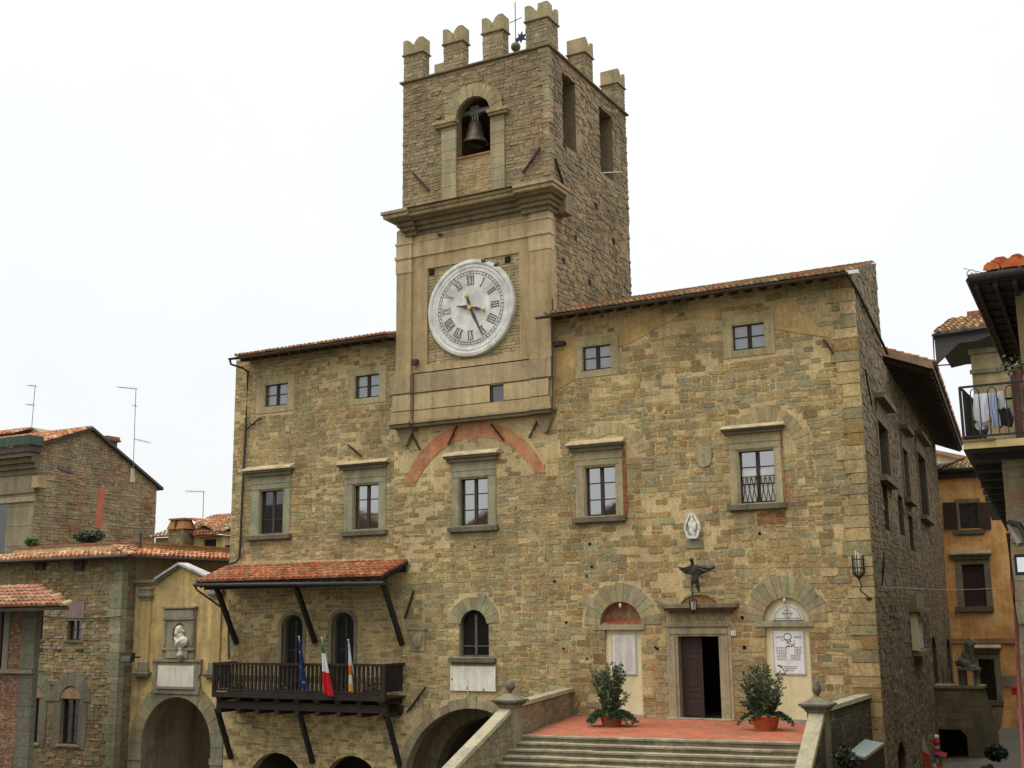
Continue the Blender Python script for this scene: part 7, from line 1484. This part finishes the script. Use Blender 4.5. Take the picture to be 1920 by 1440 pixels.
m.build('stand', METAL, t); m = MB(); r = random.Random(5)
for i in range(4):
    for j in range(7): x_, z_ = q[0]-.26+i*.13, q[2]+.25-j*.19; m.box(x_, x_+.11, YG-.06, YG-.05, z_-.16, z_, r.choice([(.5, .45, .2), (.4, .42, .4), (.1, .25, .1), (.5, .1, .05), (.1, .15, .35), (.6, .55, .45)]))
m.build('postcards', PAINT, t)
m = MB((.4, .06, .04)); a, b = gq(1752, 1406), gq(1776, 1412); m.add([a, b, b-[0, .3, .15], a-[0, .3, .12]], [(0, 1, 2, 3)], (.3, .04, .04)); m.build('awning', CLOTH, t)
for i, (x_, c_, lab) in enumerate(((1845, (.05, .05, .06), 'person in a dark jacket mostly cut off by the bottom edge'), (1856, (.5, .03, .05), 'person in a red top mostly cut off by the bottom edge'))):
    Yp = 4.+i; zh = PY(x_, 1433 if i else 1436, Yp)[2]; hd = PY(x_, 1437, Yp); t = thing('person', lab, 'person', (hd[0], Yp, zh-1.75), 'people walking in the side street')
    m = MB(c_); X_, Z_ = hd[0], zh-1.75
    for x, z, rx, rz in ((0, 1.6, .1, .13), (0, 1.42, .07, .12), (0, 1.15, .2, .3), (0, .9, .17, .2), (-.09, .5, .09, .45), (.09, .5, .08, .45), (-.24, 1.1, .06, .32), (.24, 1.1, .06, .32), (-.09, .06, .07, .06), (.09, .06, .07, .06)): m.ball((X_+x, Yp, Z_+z), (rx, rx*.8, rz), n=8)
    m.build('body', solid('cl%d' % i, c_), t, remesh=.03); m = MB((.05, .035, .025)); m.ball((X_, Yp+.02, Z_+1.65), (.115, .12, .12), n=8); m.build('hair', CLOTH, t, smooth=True)
# stall in front of the right parapet
Ys = -7.; a, b, c, d_ = PY(1588, 1412, Ys), PY(1622, 1420, Ys-.4), PY(1658, 1392, Ys+.6), PY(1618, 1388, Ys+1.2); z0_ = (a[2]+b[2])/2
t = thing('display_case', 'dark wooden stall topped with a sloping sheet of pale glass', 'stall', (a[0]+.6, Ys, 0)); P = [PZ(1590, 1411, z0_), PZ(1622, 1419, z0_), PZ(1657, 1393, z0_), PZ(1622, 1386, z0_)]
m = MB((.22, .29, .27)); m.add(P+[p_-[0, 0, .05] for p_ in P], [(0, 1, 2, 3), (0, 4, 5, 1), (1, 5, 6, 2), (4, 7, 6, 5)]); m.build('glass_top', surf('case glass', .25, 2, .05, 1, .1, 0, spec=.8), t)
m = MB((.12, .06, .045)); 
for i in range(4): m.bar(P[i]-[0, 0, .06], P[(i+1) % 4]-[0, 0, .06], .06)
m.build('frame', WOOD, t); m = MB((.03, .022, .018)); Q = [p_*[1, 1, 0]+[0, 0, -.2] for p_ in P]; T_ = [p_-[0, 0, .09] for p_ in P]; m.add(T_+Q, [(0, 4, 5, 1), (1, 5, 6, 2), (2, 6, 7, 3), (3, 7, 4, 0), (0, 1, 2, 3)]); m.build('body', WOOD, t)
bush('dark shrub growing at the corner below the right parapet', (1585, 1425), .35, .35, 250, 5, DG, -7.5)
q = PY(1850, 1405, 16); bush('dark potted greenery at the foot of the stone landing', (1868, 1412), .5, .35, 500, 6, DG, 15.)

# ------------------------------------------------------------------ houses across the square, seen only as reflections in the panes
for i, (x0, x1, y, hgt, lab) in enumerate(((-88, -64, -52, 15.5, 'tall house across the square facing the left wing'), (-60, -46, -56, 14.5, 'lower house across the square facing the balcony'), (-45, -30, -58, 16, 'house across the square facing the clock'), (-29, -8, -60, 15.5, 'broad house across the square facing the steps'))):
    t = thing('facing_house', lab, 'building', ((x0+x1)/2, y, 0), 'houses across the square'); m = MB((.12, .095, .06)); m.box(x0, x1, y-8, y, -2.7, hgt); m.build('wall', STONE, t)
    m = MB((.12, .06, .04)); xm = (x0+x1)/2; m.prism([(x0-.6, hgt-.1), (x1+.6, hgt-.1), (xm, hgt+3.2)], y-8.5, y+.7); m.build('roof', TILE, t)
    nx_ = int((x1-x0)/3)
    for k in range(nx_):
        for z in (2, 6, 10):
            xx = x0+(k+.5)*(x1-x0)/nx_; m = MB((.03, .03, .03)); m.box(xx-.5, xx+.5, y, y+.05, z, z+1.7); m.build('window', GLASS, t)
